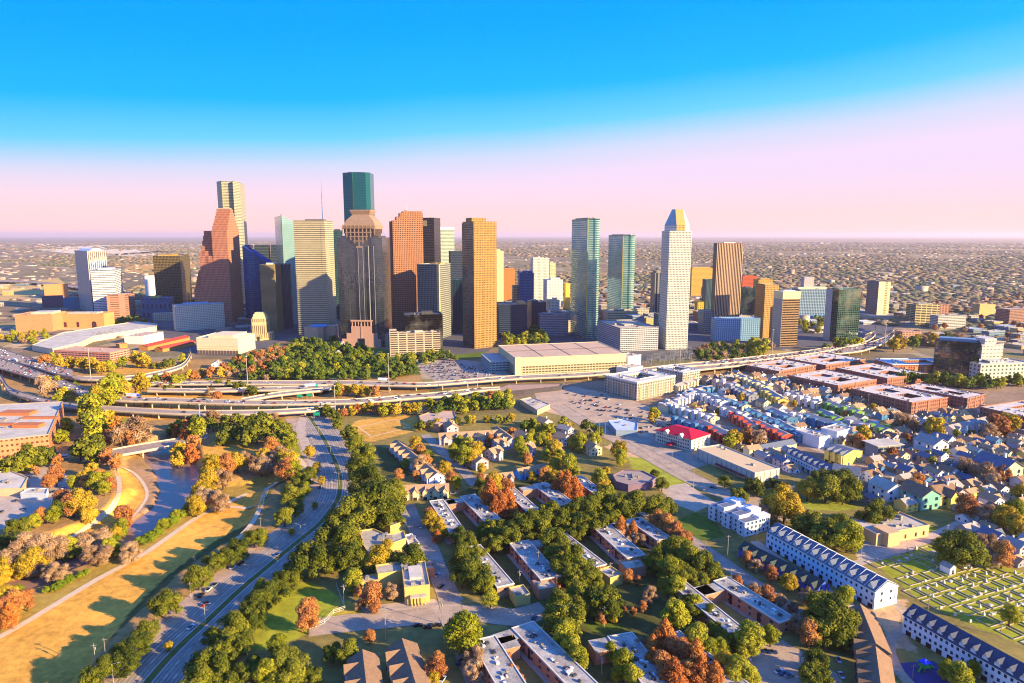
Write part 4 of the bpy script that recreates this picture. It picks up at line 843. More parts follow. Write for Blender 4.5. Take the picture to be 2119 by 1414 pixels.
# --- brick lofts
mBr=fac('#a46a52','#40303a','#d0c0ac',3.4,4.2,.5,.5,.3,.2,.3,name='loft_brick'); mtr=plain('brick_parapet','#a4705a',.85,.1)
LF=[('leftmost brick loft block, long side along the freeway curve',(1542,(1611,783),(1688,769)),9),('farthest brick loft block, just under the freeway curve',(1624,(1708,770),(1790,756)),9),('brick loft block with paired courtyards, centre of the loft group',(1629,(1733,816),(1813,802)),10),('brick loft block behind the centre block, left of peach apartments',(1728,(1835,800),(1918,789)),10),('nearest and largest brick loft block above the small houses',(1759,(1885,857),(1960,845)),12),('brick loft block on the right of the nearest loft block',(1866,(2000,848),(2036,838)),12),('brick loft block cut by the right edge, long cream roof',(2026,(2150,896),(2260,876)),12)]
for lb,(uL,pc,pr),h in LF:
    O,t,W,D=gp(uL,pc,pr); r=thing('loft_building',lb,'loft building',O,t)
    mb=MB(); mb.box(0,W,0,D*.2,-.3,h); mb.box(0,W,D*.8,D,-.3,h); mb.box(0,W*.33,D*.2,D*.8,-.3,h); mb.box(W*.66,W,D*.2,D*.8,-.3,h); mb.box(W*.33,W*.66,D*.45,D*.55,-.3,h); part(r,'wall',mb,mBr)
    part(r,'courtyard_roof',MB().box(W*.33,W*.66,D*.55,D*.8,-.2,h-2.5),m_memw)
    mb=MB(); rim(mb,-.15,W+.15,-.15,D+.15,h-.5,h+.9,.5); part(r,'parapet',mb,mtr)
    rr=random.Random(int(D*3))
    for i in range(26): o=obj('roof_machine',unit_box('roof_machine',m_equip),r,(rr.choice([rr.uniform(1,W*.26),rr.uniform(W*.7,W-3)]),rr.uniform(2,D-4),h)); o.scale=(rr.uniform(1.2,2.6),rr.uniform(1.2,4),rr.uniform(.6,1.5))
    for i in range(int(D/14)): o=obj('brick_pier',unit_box('brick_pier',mtr),r,(-.45,D*(i+.2)/int(D/14),-.2)); o.scale=(.46,2,h+1)
    for i in range(3): o=obj('brick_pier',unit_box('brick_pier',mtr),r,(W*(i+.3)/3,-.45,-.2)); o.scale=(2.4,.46,h+1.1)
# --- left side complex
def polyb(name,label,cat,pts,h,wall,roof=None,holes=None,z0=-.3,par=.8,n=6):
    P=[G(u,v,h) for u,v in pts]; c=sum(P,Vector())/len(P); P=[p-c for p in P]
    ar=sum(P[i].x*P[(i+1)%len(P)].y-P[(i+1)%len(P)].x*P[i].y for i in range(len(P)))
    if ar<0: P=P[::-1]
    r=thing(name,label,cat,(c.x,c.y,0)); part(r,'wall',MB().prism([(p.x,p.y) for p in P],z0,h-.02),wall)
    Hs=[[G(u,v,h)-c for u,v in hh] for hh in (holes or [])]
    mb=MB(); rim_=MB(); flat=[Vector((p.x,p.y,0)) for p in P]; loops=[flat]+[[Vector((p.x,p.y,0)) for p in hh] for hh in Hs]; allp=[p for l in loops for p in l]
    for t in tessellate_polygon(loops):
        a=[allp[k] for k in t]; a=a if (a[1]-a[0]).cross(a[2]-a[0]).z>0 else a[::-1]; mb.poly([(p.x,p.y,h) for p in a])
    rp=part(r,'roof',mb,roof or m_memw); k=len(P)
    for i in range(k):
        a,b=P[i],P[(i+1)%k]; d=(b-a).normalized(); nn=Vector((d.y,-d.x,0))
        rim_.prism([(a+nn*.12).xy[:],(b+nn*.12).xy[:],(b-nn*.4).xy[:],(a-nn*.4).xy[:]],h-.3,h+par)
    part(r,'parapet',rim_,wall if wall.node_tree.nodes.get('Principled BSDF') else m_kerb)
    for p in P+[Vector((0,0,0))]: FOOT.append((c.x+p.x*.6,c.y+p.y*.6,9))
    rr=random.Random(int(c.x))
    for i in range(n):
        a=[rr.random() for _ in P]; s=sum(a); q_=sum((p*w for p,w in zip(P,a)),Vector())/s; o=obj('roof_machine',unit_box('roof_machine',m_equip),rp,(q_.x,q_.y,h+.02)); o.scale=(rr.uniform(1.5,4),rr.uniform(1.5,4),rr.uniform(.8,2))
    return r,P,c
polyb('theatre_complex','long pale roofed performance complex bending behind the salmon garage','theatre',[(66,715),(127,690),(209,677),(280,666),(326,671),(322,677),(193,697),(165,710),(109,723)],9,plain('cream_stone','#dcc8a0',.8,.1),m_memw,n=22)
block('hall_building','white walled box hall with tan roof right of the salmon garage','hall',gpr((258,712),(297,713),363,55),14,plain('bright_white_wall','#efe2d0',.7,.05),plain('tan_gravel_roof','#c4a284',.95,.12,.05),4)
mRd=plain('red_metal_roof','#c04428',.6,.1,.5); mRw=plain('ochre_wall','#b87c40',.85,.12)
def gabled(name,label,cat,g,h,rh,wall,roof,axis='y',ov=.6,group=None,look=None):
    O,t,W,D=g; r=thing(name,label,cat,O,t,group,look); mb=MB(); mb.gwall(0,W,0,D,-.3,h,h+rh-.28,0,axis); part(r,'wall',mb,wall)
    mb=MB(); mb.gable(0,W,0,D,h,h+rh,ov,.22,0,axis); part(r,'roof',mb,roof); return r,W,D
def axis_g(u1,v1,u2,v2,w,z=0):
    """footprint with its length (local y... x) along a line between two places"""
    p,q_=G(u1,v1,z),G(u2,v2,z); p.z=q_.z=0; d=(q_-p); L=d.length; d.normalize(); n=Vector((-d.y,d.x,0)); O=p-n*w/2; clampfoot(O,d,n,L,w); return O,math.atan2(d.y,d.x),L,w
gabled('restaurant_hall','longer red roofed hall beside the white box hall','hall',axis_g(296,716,384,696,17,8),7,3,mRw,mRd,'x')
gabled('restaurant_hall','shorter red roofed hall in front of the longer red roof','hall',axis_g(328,720,396,706,16,7),6,3,mRw,mRd,'x')
block('restaurant_annex','small red topped annex left of the red roofed halls','annex',gpr((248,722),(264,720),275,14),7,mRw,mRd,2)
mSal=fac('#e09880','#5c3c3c','#d0a488',6.4,3.3,.84,.5,.4,.1,.3,name='salmon_slots')
r,W,D=block('parking_garage','salmon parking garage with slotted front beneath the pale roofed complex','garage',gpr((113,744),(229,750),269),14,mSal,plain('salmon_roof','#cca080',.9,.1),4,parm=plain('salmon_wall','#cc8068',.85,.1))
mBk=fac('#dc8e60','#6c4430','#e8ddd0',3.6,4.6,.5,.4,.3,.1,.4,name='orange_brick')
r,P,c=polyb('brick_office_building','orange brick office building with white roof cut by left edge','office building',[(-220,862),(0,838),(130,832),(100,900),(0,911),(-220,938)],17,mBk,m_memw,n=34)
for i,(u,v,w_,d_) in enumerate(((38,857,30,13),(60,883,24,10),(84,866,34,5),(6,880,22,7))):
    p=G(u,v,17)-c; part(r,'roof_court' if i<2 else 'roof_duct',MB().box(p.x-w_/2,p.x+w_/2,p.y-d_/2,p.y+d_/2,17,18.6+(i<2)*1.2),plain('court_brick','#b86c40',.85,.1),None)
polyb('lowrise_building','tan roofed low building at far left inside the parkland','building',[(-60,985),(20,975),(58,990),(45,1012),(-60,1015)],5,plain('tan_stucco','#c8a880',.85,.1),m_memw,n=4)
polyb('pavilion_building','small white shaded pavilion with tables on the left park lot','pavilion',[(42,1022),(60,1012),(100,1012),(96,1024)],4,plain('pavilion_white','#c8c8c8',.7,.1),m_memw,n=1)
polyb('school_building','tan roofed school block beside the playing field','school',[(867,862),(897,851),(940,852),(945,868),(908,880),(872,875)],7,plain('school_brick','#b88460',.85,.12),plain('tan_gravel_roof','#c4a284',.95,.12,.05),n=4)
polyb('shop_building','long pale roofed shop on the left edge of market parking','shop',[(1076,828),(1100,823),(1138,838),(1112,850)],5,plain('tan_stucco','#c8a880',.85,.1),m_memw,n=8)
polyb('low_office_building','many sided brown flat roofed office beside the green verge','office building',[(1268,985),(1290,974),(1330,976),(1358,990),(1345,1000),(1300,1005),(1275,998)],5,plain('lilac_brick','#7c6474',.85,.12),plain('brown_gravel','#a08878',.95,.15,.1),n=5)
polyb('canopy_roof','long brown shed roof by the freeway at market parking','shed',[(1028,805),(1055,796),(1165,795),(1160,800),(1085,808),(1035,812)],5,plain('shed_wall','#4c4448'),plain('shed_roof','#b08c70',.8,.1),n=0)
polyb('showroom_building','blue grey roofed showroom beyond the broad street bend','shop',[(1258,872),(1290,868),(1320,876),(1318,892),(1275,892)],5,plain('showroom_wall','#8c9ca8',.7,.1),plain('showroom_roof','#b8c0c8',.8,.15),n=2)
# red roofed hotel and warehouse
mHot=plain('hotel_render','#ccc4b0',.85,.08)
O,t,W,D=gp(1356,(1430,935),(1469,922)); r=thing('hotel_building','cream hotel with bright red hipped roof on the broad street','hotel',O,t); h=11
part(r,'wall',MB().box(0,W,0,D,-.3,h),mHot); mb=MB(); mb.frus([(-.8,-.8),(W+.8,-.8),(W+.8,D+.8),(-.8,D+.8)],h,[(W*.42,W*.4),(W*.58,W*.4),(W*.58,D-W*.4),(W*.42,D-W*.4)],h+5); part(r,'roof',mb,plain('red_hotel_roof','#c8102c',.6,.12,.4))
wins(r,'window',lin(2,D-2,14),(1.6,4.8,8),'l',1.3,1.6); wins(r,'window',lin(2,W-2,4),(1.6,4.8,8),'f',1.3,1.6)
for k in (.3,.7): mb=MB(); mb.gable(-1,3,D*k-3,D*k+3,h,h+3,.3,.2,0,'x'); mb.gwall(-.9,3,D*k-2.8,D*k+2.8,h-2,h,h+2.7,0,'x'); part(r,'gable_dormer',mb,mHot)
part(r,'porch',MB().box(-9,-.1,D*.4,D*.55,3.4,4.2),plain('red_hotel_roof','#c8102c',.6,.12,.4))
r,W,D=block('warehouse','long beige flat roofed warehouse with red canopy right of hotel','warehouse',gp(1441,(1561,1001),(1612,991)),8,plain('warehouse_panel','#c0b8a8',.85,.08),plain('warehouse_roof','#d2b284',.95,.06,.05),3)
part(r,'canopy',MB().box(-3,-.05,2,D*.62,2.6,3.3),plain('red_canopy','#8c3c34',.7,.1)); 
for i in range(12): o=obj('wall_pilaster',unit_box('wall_pilaster',m_equip),r,(-.25,D*(i+.5)/12,0)); o.scale=(.24,.3,7.6)
for i in range(4): o=obj('wall_pilaster',unit_box('wall_pilaster',m_equip),r,(W*(i+.5)/4,-.25,0)); o.scale=(.3,.24,7.6)
# --- flat roofed brick housing bars
mBar=plain('bar_brick','#b07c5c',.85,.14,.2); mBarY=plain('bar_brick_gold','#ccac60',.85,.1,.2); mBarR=plain('bar_roof','#948a7e',.9,.4,.14,0,'#c8bcaa'); mTrim=plain('bar_coping','#d8ccb8',.8,.1)
def bar(label,u1,v1,u2,v2,w,wing=None,h=6.6,lit=False,nrm=None):
    O,t,L,w=axis_g(u1,v1,u2,v2,w,h); r=thing('housing_block',label,'apartment block',O,t,'long flat roofed brick housing blocks')
    mb=MB(); mb.box(0,L,0,w,-.3,h); 
    part(r,'wall',mb,mBar); rp=part(r,'roof',MB().box(.45,L-.45,.45,w-.45,h,h+.12),mBarR); mb=MB(); rim(mb,-.35,L+.35,-.35,w+.35,h-.25,h+.42,.55); part(r,'coping',mb,mTrim)
    if wing:
        x0,wl,ww,sd=wing; y0,y1=(w,w+wl) if sd>0 else (-wl,0)
        part(r,'wing',MB().box(x0,x0+ww,y0+.02,y1-.02,-.3,h-.4),mBar); part(r,'wing_roof',MB().box(x0-.2,x0+ww+.2,y0+.03 if sd<0 else y0+.4,y1+.3 if sd>0 else y1-.4,h-.4,h-.1),mBarR)
    rr=random.Random(int(L*w)); n=int(L/5)
    for i in range(int(n*2.2)+5): o=obj('roof_vent',unit_box('roof_vent',rr.choice([m_equip,m_dkeq,m_wht])),rp,(rr.uniform(1.5,L-3),w*rr.uniform(.25,.6),h+.1)); o.scale=(rr.uniform(.6,2.2),rr.uniform(.5,1.8),rr.uniform(.4,1.1))
    k=int(L/6.5); wins(r,'window',[x for x in lin(1,L-1,k)],(1.2,4.2),'f',1.7,1.2); wins(r,'window',lin(1,L-1,k),(1.2,4.2),'b',1.7,1.2,W=L,D=w); wins(r,'window',(w*.5,),(1.2,4.2),'r',1.5,1.2,W=L)
    for x in lin(3,L-3,max(2,int(L/22))): o=obj('stair_recess',wunit('stair_recess',m_dark,.1),r,(x,0,.1)); o.scale=(2.2,1,5.2); o=obj('stair_recess',wunit('stair_recess',m_dark,.1),r,(x,w,.1)); o.scale=(2.2,1,5.2); o.rotation_euler=(0,0,math.pi)
    part(r,'ground_step',MB().box(0,L,-2.2,-.02,-.2,.16),m_kerb)
    return r
BW=10.5
BARS=[('long housing block just right of the courtyard street bend',903,1036,948,1103,9.5,(1,7,9,1)),('housing block with left wing between two orange tree clumps',968,1026,1020,1078,11,(2,12,7,-1)),('short housing block behind the rust orange trees',1053,1012,1102,1056,9,None),('housing block with left wing, under the second rust clump',1117,1001,1174,1044,11,(1,12,7,-1)),('farthest right of the upper row of housing blocks',1193,987,1243,1022,9,None),
('long housing block with lit yard end, centre of the group',1242,1086,1316,1152,12,(2,8,10,1)),('housing block with left wing beside the rust tree line',1312,1074,1374,1116,10,(0,14,8,-1)),('thin housing block half hidden by trees, middle row',1161,1107,1243,1171,7.5,None),('blue shaded housing block with right wing, middle row',1074,1122,1140,1196,12,(1,7,9,1)),('long housing block beside the clinic trees, yellow south end',978,1131,1046,1212,9.5,None),
('long housing block at right with sunlit left half and wing',1492,1199,1628,1284,10,(1,14,8,-1)),('pale roofed housing block left of the long right hand block',1405,1208,1524,1306,8.5,(6,9,8,1)),('housing block at the bottom left of the rust tree row',1283,1314,1372,1430,12,(0,10,9,-1)),('housing block on the right of the bottom rust tree row',1390,1312,1540,1428,9,(0,13,9,-1)),('bottom housing block nearest the south street, brown roof',1000,1322,1072,1440,11.5,(2,8,9,1)),('long bottom housing block right of the brown roofed one',1082,1294,1228,1440,11.5,(0,12,8,-1))]
for b_ in BARS: bar(*b_)
for lb,(u,v),(u2,v2),w,yel in (('small yellow fronted box building at the end of a housing block',(1060,1228),(1090,1222),10,1),('small blue roofed box building right of the yellow fronted one',(1108,1214),(1145,1208),10,0),('small yellow fronted box building among the middle trees',(1250,1190),(1276,1182),11,1),('small brick box building right of the middle yellow box',(1288,1172),(1330,1166),10,0),('yellow hut with flat roof on the courtyard street',(795,1084),(824,1074),14,1)):
    O,t,L,w=axis_g(u,v,u2,v2,w,5); block('service_block',lb,'building',(O,t,L,w),5,mBarY if yel else mBar,m_mem,1)
# community buildings
mY=plain('yellow_stucco','#ccac60',.85,.08)
polyb('community_building','yellow walled flat roofed community building by the courtyard street','community centre',[(744,1100),(772,1096),(800,1108),(836,1100),(840,1116),(800,1130),(800,1140),(765,1150),(752,1130)],7,mY,m_mem,n=8)
polyb('clinic_building','small white flat roofed annex right of the yellow community building','building',[(838,1110),(852,1106),(868,1126),(846,1130)],4,plain('white_wall','#e8ddd0'),m_memw,n=1)
r,W,D=block('community_hall','yellow community hall with columned front on the cross street','community centre',gpr((838,1252),(890,1246),880,27),9,mY,m_mem,5)
for i in range(5): o=obj('column',unit_box('column',mY),r,(W*.25+i*W*.13,-2.6,0)); o.scale=(.6,.6,4.6)
part(r,'porch_roof',MB().box(W*.2,W*.85,-3.2,-.02,4.6,5.3),m_mem); part(r,'skylight',MB().box(W*.25,W*.75,D*.3,D*.8,9.1,10.4),m_memw)
polyb('community_hall_wing','tan roofed left wing behind the columned community hall','community centre',[(777,1172),(855,1160),(862,1178),(812,1186),(782,1190)],8,mY,m_mem,n=2)
polyb('community_lodge','low yellow lodge with blue shaded roof left of community hall','community centre',[(744,1196),(780,1190),(786,1202),(748,1207)],5,mY,m_mem,n=1)
polyb('carport_building','blue roofed carport box right of the community hall wing','building',[(862,1168),(893,1162),(900,1178),(868,1182)],5,mBar,m_memw,n=1)
# --- gabled houses: shared parts, many kinds
m_rb=plain('brown_shingle','#8c6c50',.92,.2,.6); m_rd=plain('dark_shingle','#666c78',.9,.2,.6); m_rg=plain('grey_shingle','#a4988a',.92,.2,.6); m_rt=plain('tan_shingle','#b08a64',.92,.15,.6)
m_ww=plain('white_siding','#dcd8d4',.8,.08); m_wl=plain('lilac_siding','#b8a8ac',.8,.08); m_wc=plain('cream_siding','#dcc99a',.8,.08); m_wy=plain('yellow_siding','#dcc060',.8,.08); m_wb=plain('blue_siding','#44789c',.8,.1); m_wt=plain('tan_siding','#a88c6c',.8,.1); m_wr=plain('red_siding','#b84834',.8,.1); m_wg=plain('green_siding','#6a9440',.8,.1); m_wgr=plain('grey_siding','#8c8c90',.8,.08)
def hmesh(W,D,h,rh,axis,style):
    P=[('wall',MB().gwall(0,W,0,D,-.3,h,h+rh-.26,0,axis))]
    rb=MB().gable(0,W,0,D,h,h+rh,.5,.22,0,axis)
    P.append(('roof',rb))
    if style==1: 
        P.append(('cross_gable_wall',MB().gwall(W*.3,W*.7,-2.2,D*.5,-.3,h-.2,h+rh*.8-.3,0,'y'))); P.append(('cross_gable_roof',MB().gable(W*.3,W*.7,-2.2,D*.5,h-.2,h+rh*.8,.35,.2,0,'y')))
    if style==2: P.append(('porch_roof',MB().box(W*.1,W*.9,-2.4,-.02,2.7,2.95)))
    P.append(('chimney',MB().box(W*.7,W*.7+.8,D*.4,D*.4+.8,h+rh*.4,h+rh+.9)))
    return P
HT=[(9,13,3.2,2.6,'y',2),(10,12,6.2,2.8,'y',0),(12,9,3.4,2.6,'x',1),(8,12,6.0,2.4,'y',2),(11,10,5.8,3.0,'x',1)]
_HM={}
def house(x,y,rot,k,wall,roof,label,look=None,cat='house',group='gabled family houses',nm='family_house',sc=1.0):
    W,D,h,rh,ax,st=HT[k]; key=(k,wall.name,roof.name)
    if key not in _HM: _HM[key]=[(n_,mb.mesh(n_,roof if 'roof' in n_ else (mTrim if n_=='chimney' else wall))) for n_,mb in hmesh(W,D,h,rh,ax,st)]
    r=thing(nm,label,cat,(x,y,0),rot,group,look); r.scale=(sc,sc,sc)
    rf=None
    for n_,me_ in _HM[key]:
        q_=obj(n_,me_,rf if (rf and n_ in('chimney','cross_gable_roof')) else r); rf=q_ if n_=='roof' else rf
    zs_=(1.1,) if h<4.5 else (1.1,3.9)
    wins(r,'window',(W*.22,W*.78),zs_,'f',1.2,1.3); wins(r,'window',(D*.25,D*.7),zs_,'l',1.1,1.3); wins(r,'window',(D*.3,D*.75),zs_,'r',1.1,1.3,W=W)
    o=obj('door',wunit('door',m_dark),r,(W*.5,0 if st!=1 else -2.2,0)); o.scale=(1,1,2.1)
    FOOT.append((x+math.cos(rot)*W/2-math.sin(rot)*D/2,y+math.sin(rot)*W/2+math.cos(rot)*D/2,max(W,D)*.55)); return r
for u,v in ((700,722),(778,745),(438,764),(690,742)):
    p=G(u,v); house(p.x,p.y,R(15),1,m_ww,m_rg,None,'old white house in the downtown park',sc=1.2)
# --- attached rows
def row(name,label,g,h,rh,n,wall,roof,cat='townhouse row',sides='l',dorm=False,gfront=True,group=None,winc=None,divid=False,zs_=(1.2,4.2),alt=None):
    """row with its length along local y; each home has a gable or dormer towards x=0"""
    O,t,W,D=g; r=thing(name,label,cat,O,t,group); part(r,'wall',MB().gwall(0,W,0,D,-.3,h,h+rh-.26,0,'y'),wall); part(r,'roof',MB().gable(0,W,0,D,h,h+rh,.5,.25,0,'y'),roof)
    s=D/n
    for i in range(n):
        y=s*i
        if dorm: mb=MB(); mb.gwall(.2,W*.45,y+s*.25,y+s*.75,h-.4,h+rh*.35,h+rh*.8,0,'x'); part(r,'dormer',mb,wall); mb=MB(); mb.gable(-.1,W*.45,y+s*.25,y+s*.75,h+rh*.35,h+rh*.82,.25,.18,0,'x'); part(r,'dormer_roof',mb,roof)
        elif gfront: mb=MB(); mb.gwall(-1.6,W*.5,y+s*.12,y+s*.62,-.2,h,h+rh*.72,0,'x'); part(r,'gable_front',mb,(alt or wall)); mb=MB(); mb.gable(-1.6,W*.5,y+s*.12,y+s*.62,h,h+rh*.78,.35,.2,0,'x'); part(r,'gable_roof',mb,roof)
        if divid: 
            mb=MB(); P=[(-.45,h-.2),(W/2,h+rh+.35),(W+.45,h-.2),(W+.45,h-1),(-.45,h-1)]
            mb.poly([(x,y-.14,z) for x,z in P]); mb.poly([(x,y+.14,z) for x,z in P[::-1]])
            for (a,b_) in zip(P,P[1:]+P[:1]): mb.poly([(a[0],y-.14,a[1]),(a[0],y+.14,a[1]),(b_[0],y+.14,b_[1]),(b_[0],y-.14,b_[1])])
            part(r,'party_wall',mb,m_wht)
    wins(r,'window',lin(1,D-1,min(2*n,32)) if gfront and not dorm else lin(0,D,2*n),zs_,'l',1.1,1.4,winc); wins(r,'window',(W*.3,W*.7),zs_,'f',1.1,1.5,winc)
    for y in lin(0,D,n): o=obj('garage_door',wunit('garage_door',m_dark,.2),r); o.scale=(2.6,1,2.3); o.location=((0 if dorm or not gfront else -1.6),y-s*.13,0); o.rotation_euler=(0,0,-math.pi/2)
    return r,W,D
g1=gp(1585,(1808,1262),(1855,1249)); TH1=math.degrees(g1[1])
mWb=plain('pale_blue_white_siding','#dde2e4',.75,.05)
row('townhouse_row','long white townhouse row with charcoal roof and skylights beside cemetery',g1,10.5,4,12,mWb,m_rd,dorm=True,divid=True,zs_=(3.4,7.2)); 

C2=G(2152,1478); a2=Vector((math.cos(g1[1]),math.sin(g1[1]),0)); n2=Vector((-a2.y,a2.x,0)); D2=solve(C2,n2,1867); clampfoot(C2,a2,n2,13,D2)
row('townhouse_row','white townhouse row with black roof at the lower right corner',(C2,g1[1],13,D2),9.5,4,12,mWb,plain('black_shingle','#4a4e5c',.9,.2,.6),dorm=True,zs_=(3.4,6.8))
mBl=plain('bright_blue_siding','#3858b8',.75,.1)
row('townhouse_row','dark green roofed row with bright blue fronts below long white row',gp(1528,(1690,1238),(1716,1228)),5.5,3.2,8,mBl,plain('dark_green_shingle','#3c4640',.9,.15,.6),gfront=True)
gB=gp(1585,(1600,1050),(1640,1045),10)
# brown roofed L building lower right
row('townhouse_row','brown roofed two storey row below the big oak, lower right',axis_g(1822,1345,1783,1262,13,6)[:2]+axis_g(1822,1345,1783,1262,13,6)[2:][::1],6,4,5,m_wt,m_rb,gfront=False) if 0 else None
def rowax(label,u1,v1,u2,v2,w,h,rh,n,wall,roof,z=None,**k):
    """row laid along the line of its ridge, fronts to the left of the line"""
    p,q_=G(u1,v1,h+rh if z is None else z),G(u2,v2,h+rh if z is None else z); p.z=q_.z=0; d=q_-p; L=d.length; d.normalize(); a=Vector((d.y,-d.x,0)); O=p-a*w/2; clampfoot(O,a,d,w,L)
    return row('townhouse_row',label,(O,math.atan2(a.y,a.x),w,L),h,rh,n,wall,roof,**k)
rowax('blue grey walled row with brown and slate roof, lower right',1812,1330,1780,1250,13,6,4,5,m_wt,m_rb)
rowax('narrow blue row with tan gables at the bottom right edge',1826,1440,1812,1338,12,6,4,5,plain('deep_blue_siding','#40688c',.8,.08),m_rb)
rowax('brown roofed twin house at the bottom, left of the pair',762,1450,750,1345,13,6,3.6,3,m_wl,m_rb)
rowax('brown roofed twin house at the bottom with cream gable, right of pair',868,1440,832,1322,13,6,3.6,4,m_wc,m_rb)
rowax('slate roofed row with sawtooth gables left of the village street',905,978,820,910,13,6,3.6,9,m_ww,m_rt)
rowax('cream fronted row with brown roofs at the village south end',928,1000,826,1004,12,6,3.4,5,m_wc,m_rt)
rowax('lilac walled row with brown gables behind the village trees',1018,890,908,896,12,6,4,5,m_wl,m_rt)
rowax('lilac row running downhill at the village north end',1060,905,1028,882,12,7,4,3,m_wl,m_rt)
rowax('village row with bright blue tarp strip below its roof',1130,958,1070,970,10,5,3,3,plain('tarp_blue_wall','#3c9cd8',.6,.05),m_rt)
rowax('village row left of the blue tarp row, slate gables',1060,976,1000,982,10,5,3,4,m_wl,m_rt)
for i,(u,v,k,w_,r_) in enumerate([(925,900,1,m_wl,m_rt),(1028,935,4,m_wl,m_rt),(1080,920,1,m_wl,m_rt),(1000,925,3,m_wl,m_rt),(1022,955,4,m_wl,m_rt),(1082,945,4,m_wl,m_rt),(1138,950,4,m_wl,m_rt),(1165,925,1,m_ww,m_rt),(1175,905,3,m_wl,m_rg),(1222,945,1,m_wc,m_rt),(985,975,1,m_wl,m_rt),(1125,890,1,m_wl,m_rt)]):
    p=G(u,v); house(p.x,p.y,R(20+i*7%30),k,w_,r_,None,'lilac or cream gabled village house','house','village houses with brown gables',sc=1.15)
rowax('row of five cream gable ends above the beige warehouse',1565,922,1640,908,10,4,3,5,m_wc,m_rd)
rowax('black roofed white fronted row right of the warehouse',1728,965,1640,925,13,8,4,8,m_ww,m_rd,dorm=True)
g=gp(1716,(1744,966),(1783,956),18); row('townhouse_row','tall pale yellow townhouse row with dark gables by the lawn avenue',g,10,3,3,m_wy,m_rd)
block('townhouse_row','flat roofed white townhouse row with roof terraces right of warehouse','townhouse row',gp(1645,(1694,929),(1716,925)),10,m_ww,m_memw,5)
block('apartment_building','bright white modern apartment block behind yellow townhouse row','apartment building',gp(1719,(1730,924),(1762,915),16),13,m_ww,m_memw,3)
r,W,D=block('modern_building','grey and white framed modern building with slanting white roof','building',gp(1796,(1815,950),(1862,946),15),10,m_wgr,m_memw,0)
part(r,'roof_canopy',MB().box(-2,W+2,-2,D+2,11.2,11.8),m_memw); wins(r,'window',lin(0,W,4),(1,4.2,7.4),'f',W/5,2); part(r,'white_frame',MB().box(W*.45,W*.5,-.6,0,0,11),m_ww)
r,W,D=block('chapel_building','tan flat roofed cemetery chapel with square tower blocks','chapel',gp(1785,(1812,1130),(1921,1110),22),7,plain('chapel_stucco','#d0a878',.85,.1),m_mem,8)
part(r,'entrance_tower',MB().box(W*.12,W*.34,-4,8,-.3,9),plain('chapel_stucco','#d0a878',.85,.1)); wins(r,'window',(W*.55,W*.75,W*.9),(1.5,),'f',1.2,2.6)
# white modern townhomes
mbx=gp(1464,(1540,1112),(1594,1098))
O,t,W,D=mbx; r=thing('townhouse_row','stepped white modern townhomes with flat roofs facing the broad street','townhouse row',O,t)
for i in range(5):
    y=D*i/5; hh=(9.5,11.5,9.8,12,10.2)[i]; part(r,'home_block',MB().box((i%2)*1.5,W*.55,y,y+D/5-.4,-.3,hh),m_ww); part(r,'home_block',MB().box(W*.56+.1,W-(i%2)*1.2,y+.8,y+D/5-.3,-.3,hh+1.4),m_ww)
    mb=MB(); mb.box((i%2)*1.5+.5,W*.5,y+.5,y+D/5-.9,hh,hh+.1); part(r,'roof_deck',mb,m_rd)
wins(r,'window',lin(1,W-1,6),(1.4,4.6,7.6),'f',1.2,1.7); wins(r,'window',lin(1,D-1,7),(1.4,4.6,7.4),'l',1.1,1.5)
# coloured townhouse rows of the middle right
CR=[(1432,812,1372,838,m_ww,m_rg,'white'),(1470,800,1415,812,m_wb,m_rg,'blue'),(1500,832,1432,805,m_ww,m_rg,'white'),(1545,838,1462,812,m_wb,m_rg,'blue'),(1590,800,1528,776,m_wc,m_rg,'cream'),(1622,828,1585,806,m_wy,m_rg,'yellow'),(1480,862,1400,838,m_ww,m_rg,'white'),(1470,885,1398,862,m_wb,m_rd,'blue'),(1545,858,1498,842,m_ww,m_rg,'white'),(1566,880,1520,852,m_wr,m_rg,'red'),(1630,900,1560,868,m_wr,m_rg,'red'),(1520,905,1450,872,m_wr,m_rg,'red'),(1610,872,1550,845,m_wb,m_rg,'blue'),(1665,900,1612,872,m_wb,m_rg,'blue'),(1640,866,1598,848,m_wb,m_rg,'pale blue'),(1700,832,1630,812,m_ww,m_rg,'white'),(1672,862,1622,850,m_ww,m_rg,'white'),(1742,880,1668,858,m_wb,m_rg,'blue'),(1740,905,1690,890,m_ww,m_rg,'white'),(1780,852,1712,832,m_wg,m_rg,'green'),(1740,868,1700,850,m_wg,m_rg,'green'),(1840,888,1790,868,m_wg,m_rg,'green'),(1800,880,1752,868,m_wl,m_rg,'pink'),(1435,785,1395,800,m_wc,m_rg,'cream'),(1525,795,1480,785,m_wl,m_rg,'grey'),(1560,818,1520,800,m_wgr,m_rg,'grey')]
for i,(u1,v1,u2,v2,w_,r_,c_) in enumerate(CR):
    p=G(u1,v1,8); q_=G(u2,v2,8); L=(q_-p).length
    o,W,D=rowax(None,u1,v1,u2,v2,12.5,6.6+i%3*.7,2.4,max(2,int(L/8)),w_ if i%3 else m_wc,r_,z=8,group='coloured townhouse rows by the lofts',gfront=False)
    for j in range(int(D/9)): part(o,'front_block',MB().box(-1.8,3.2,D*(j+.25)/int(D/9),D*(j+.25)/int(D/9)+4.2,-.2,8.2+(i+j)%3*.9),w_)
    for j in range(int(D/14)): part(o,'rear_block',MB().box(W-3,W+1.5,D*(j+.4)/int(D/14),D*(j+.4)/int(D/14)+4.2,-.2,8+(i+j)%2*1.2),(w_,m_ww,m_wgr)[j%3])
    AUTO[-1]=(o,c_+' fronted townhouse row, grey roof')
# white rows at far right
rowax('white sawtooth townhouse row in front of the right hand lofts',2040,862,1962,880,12,8,3,6,m_ww,m_rg)
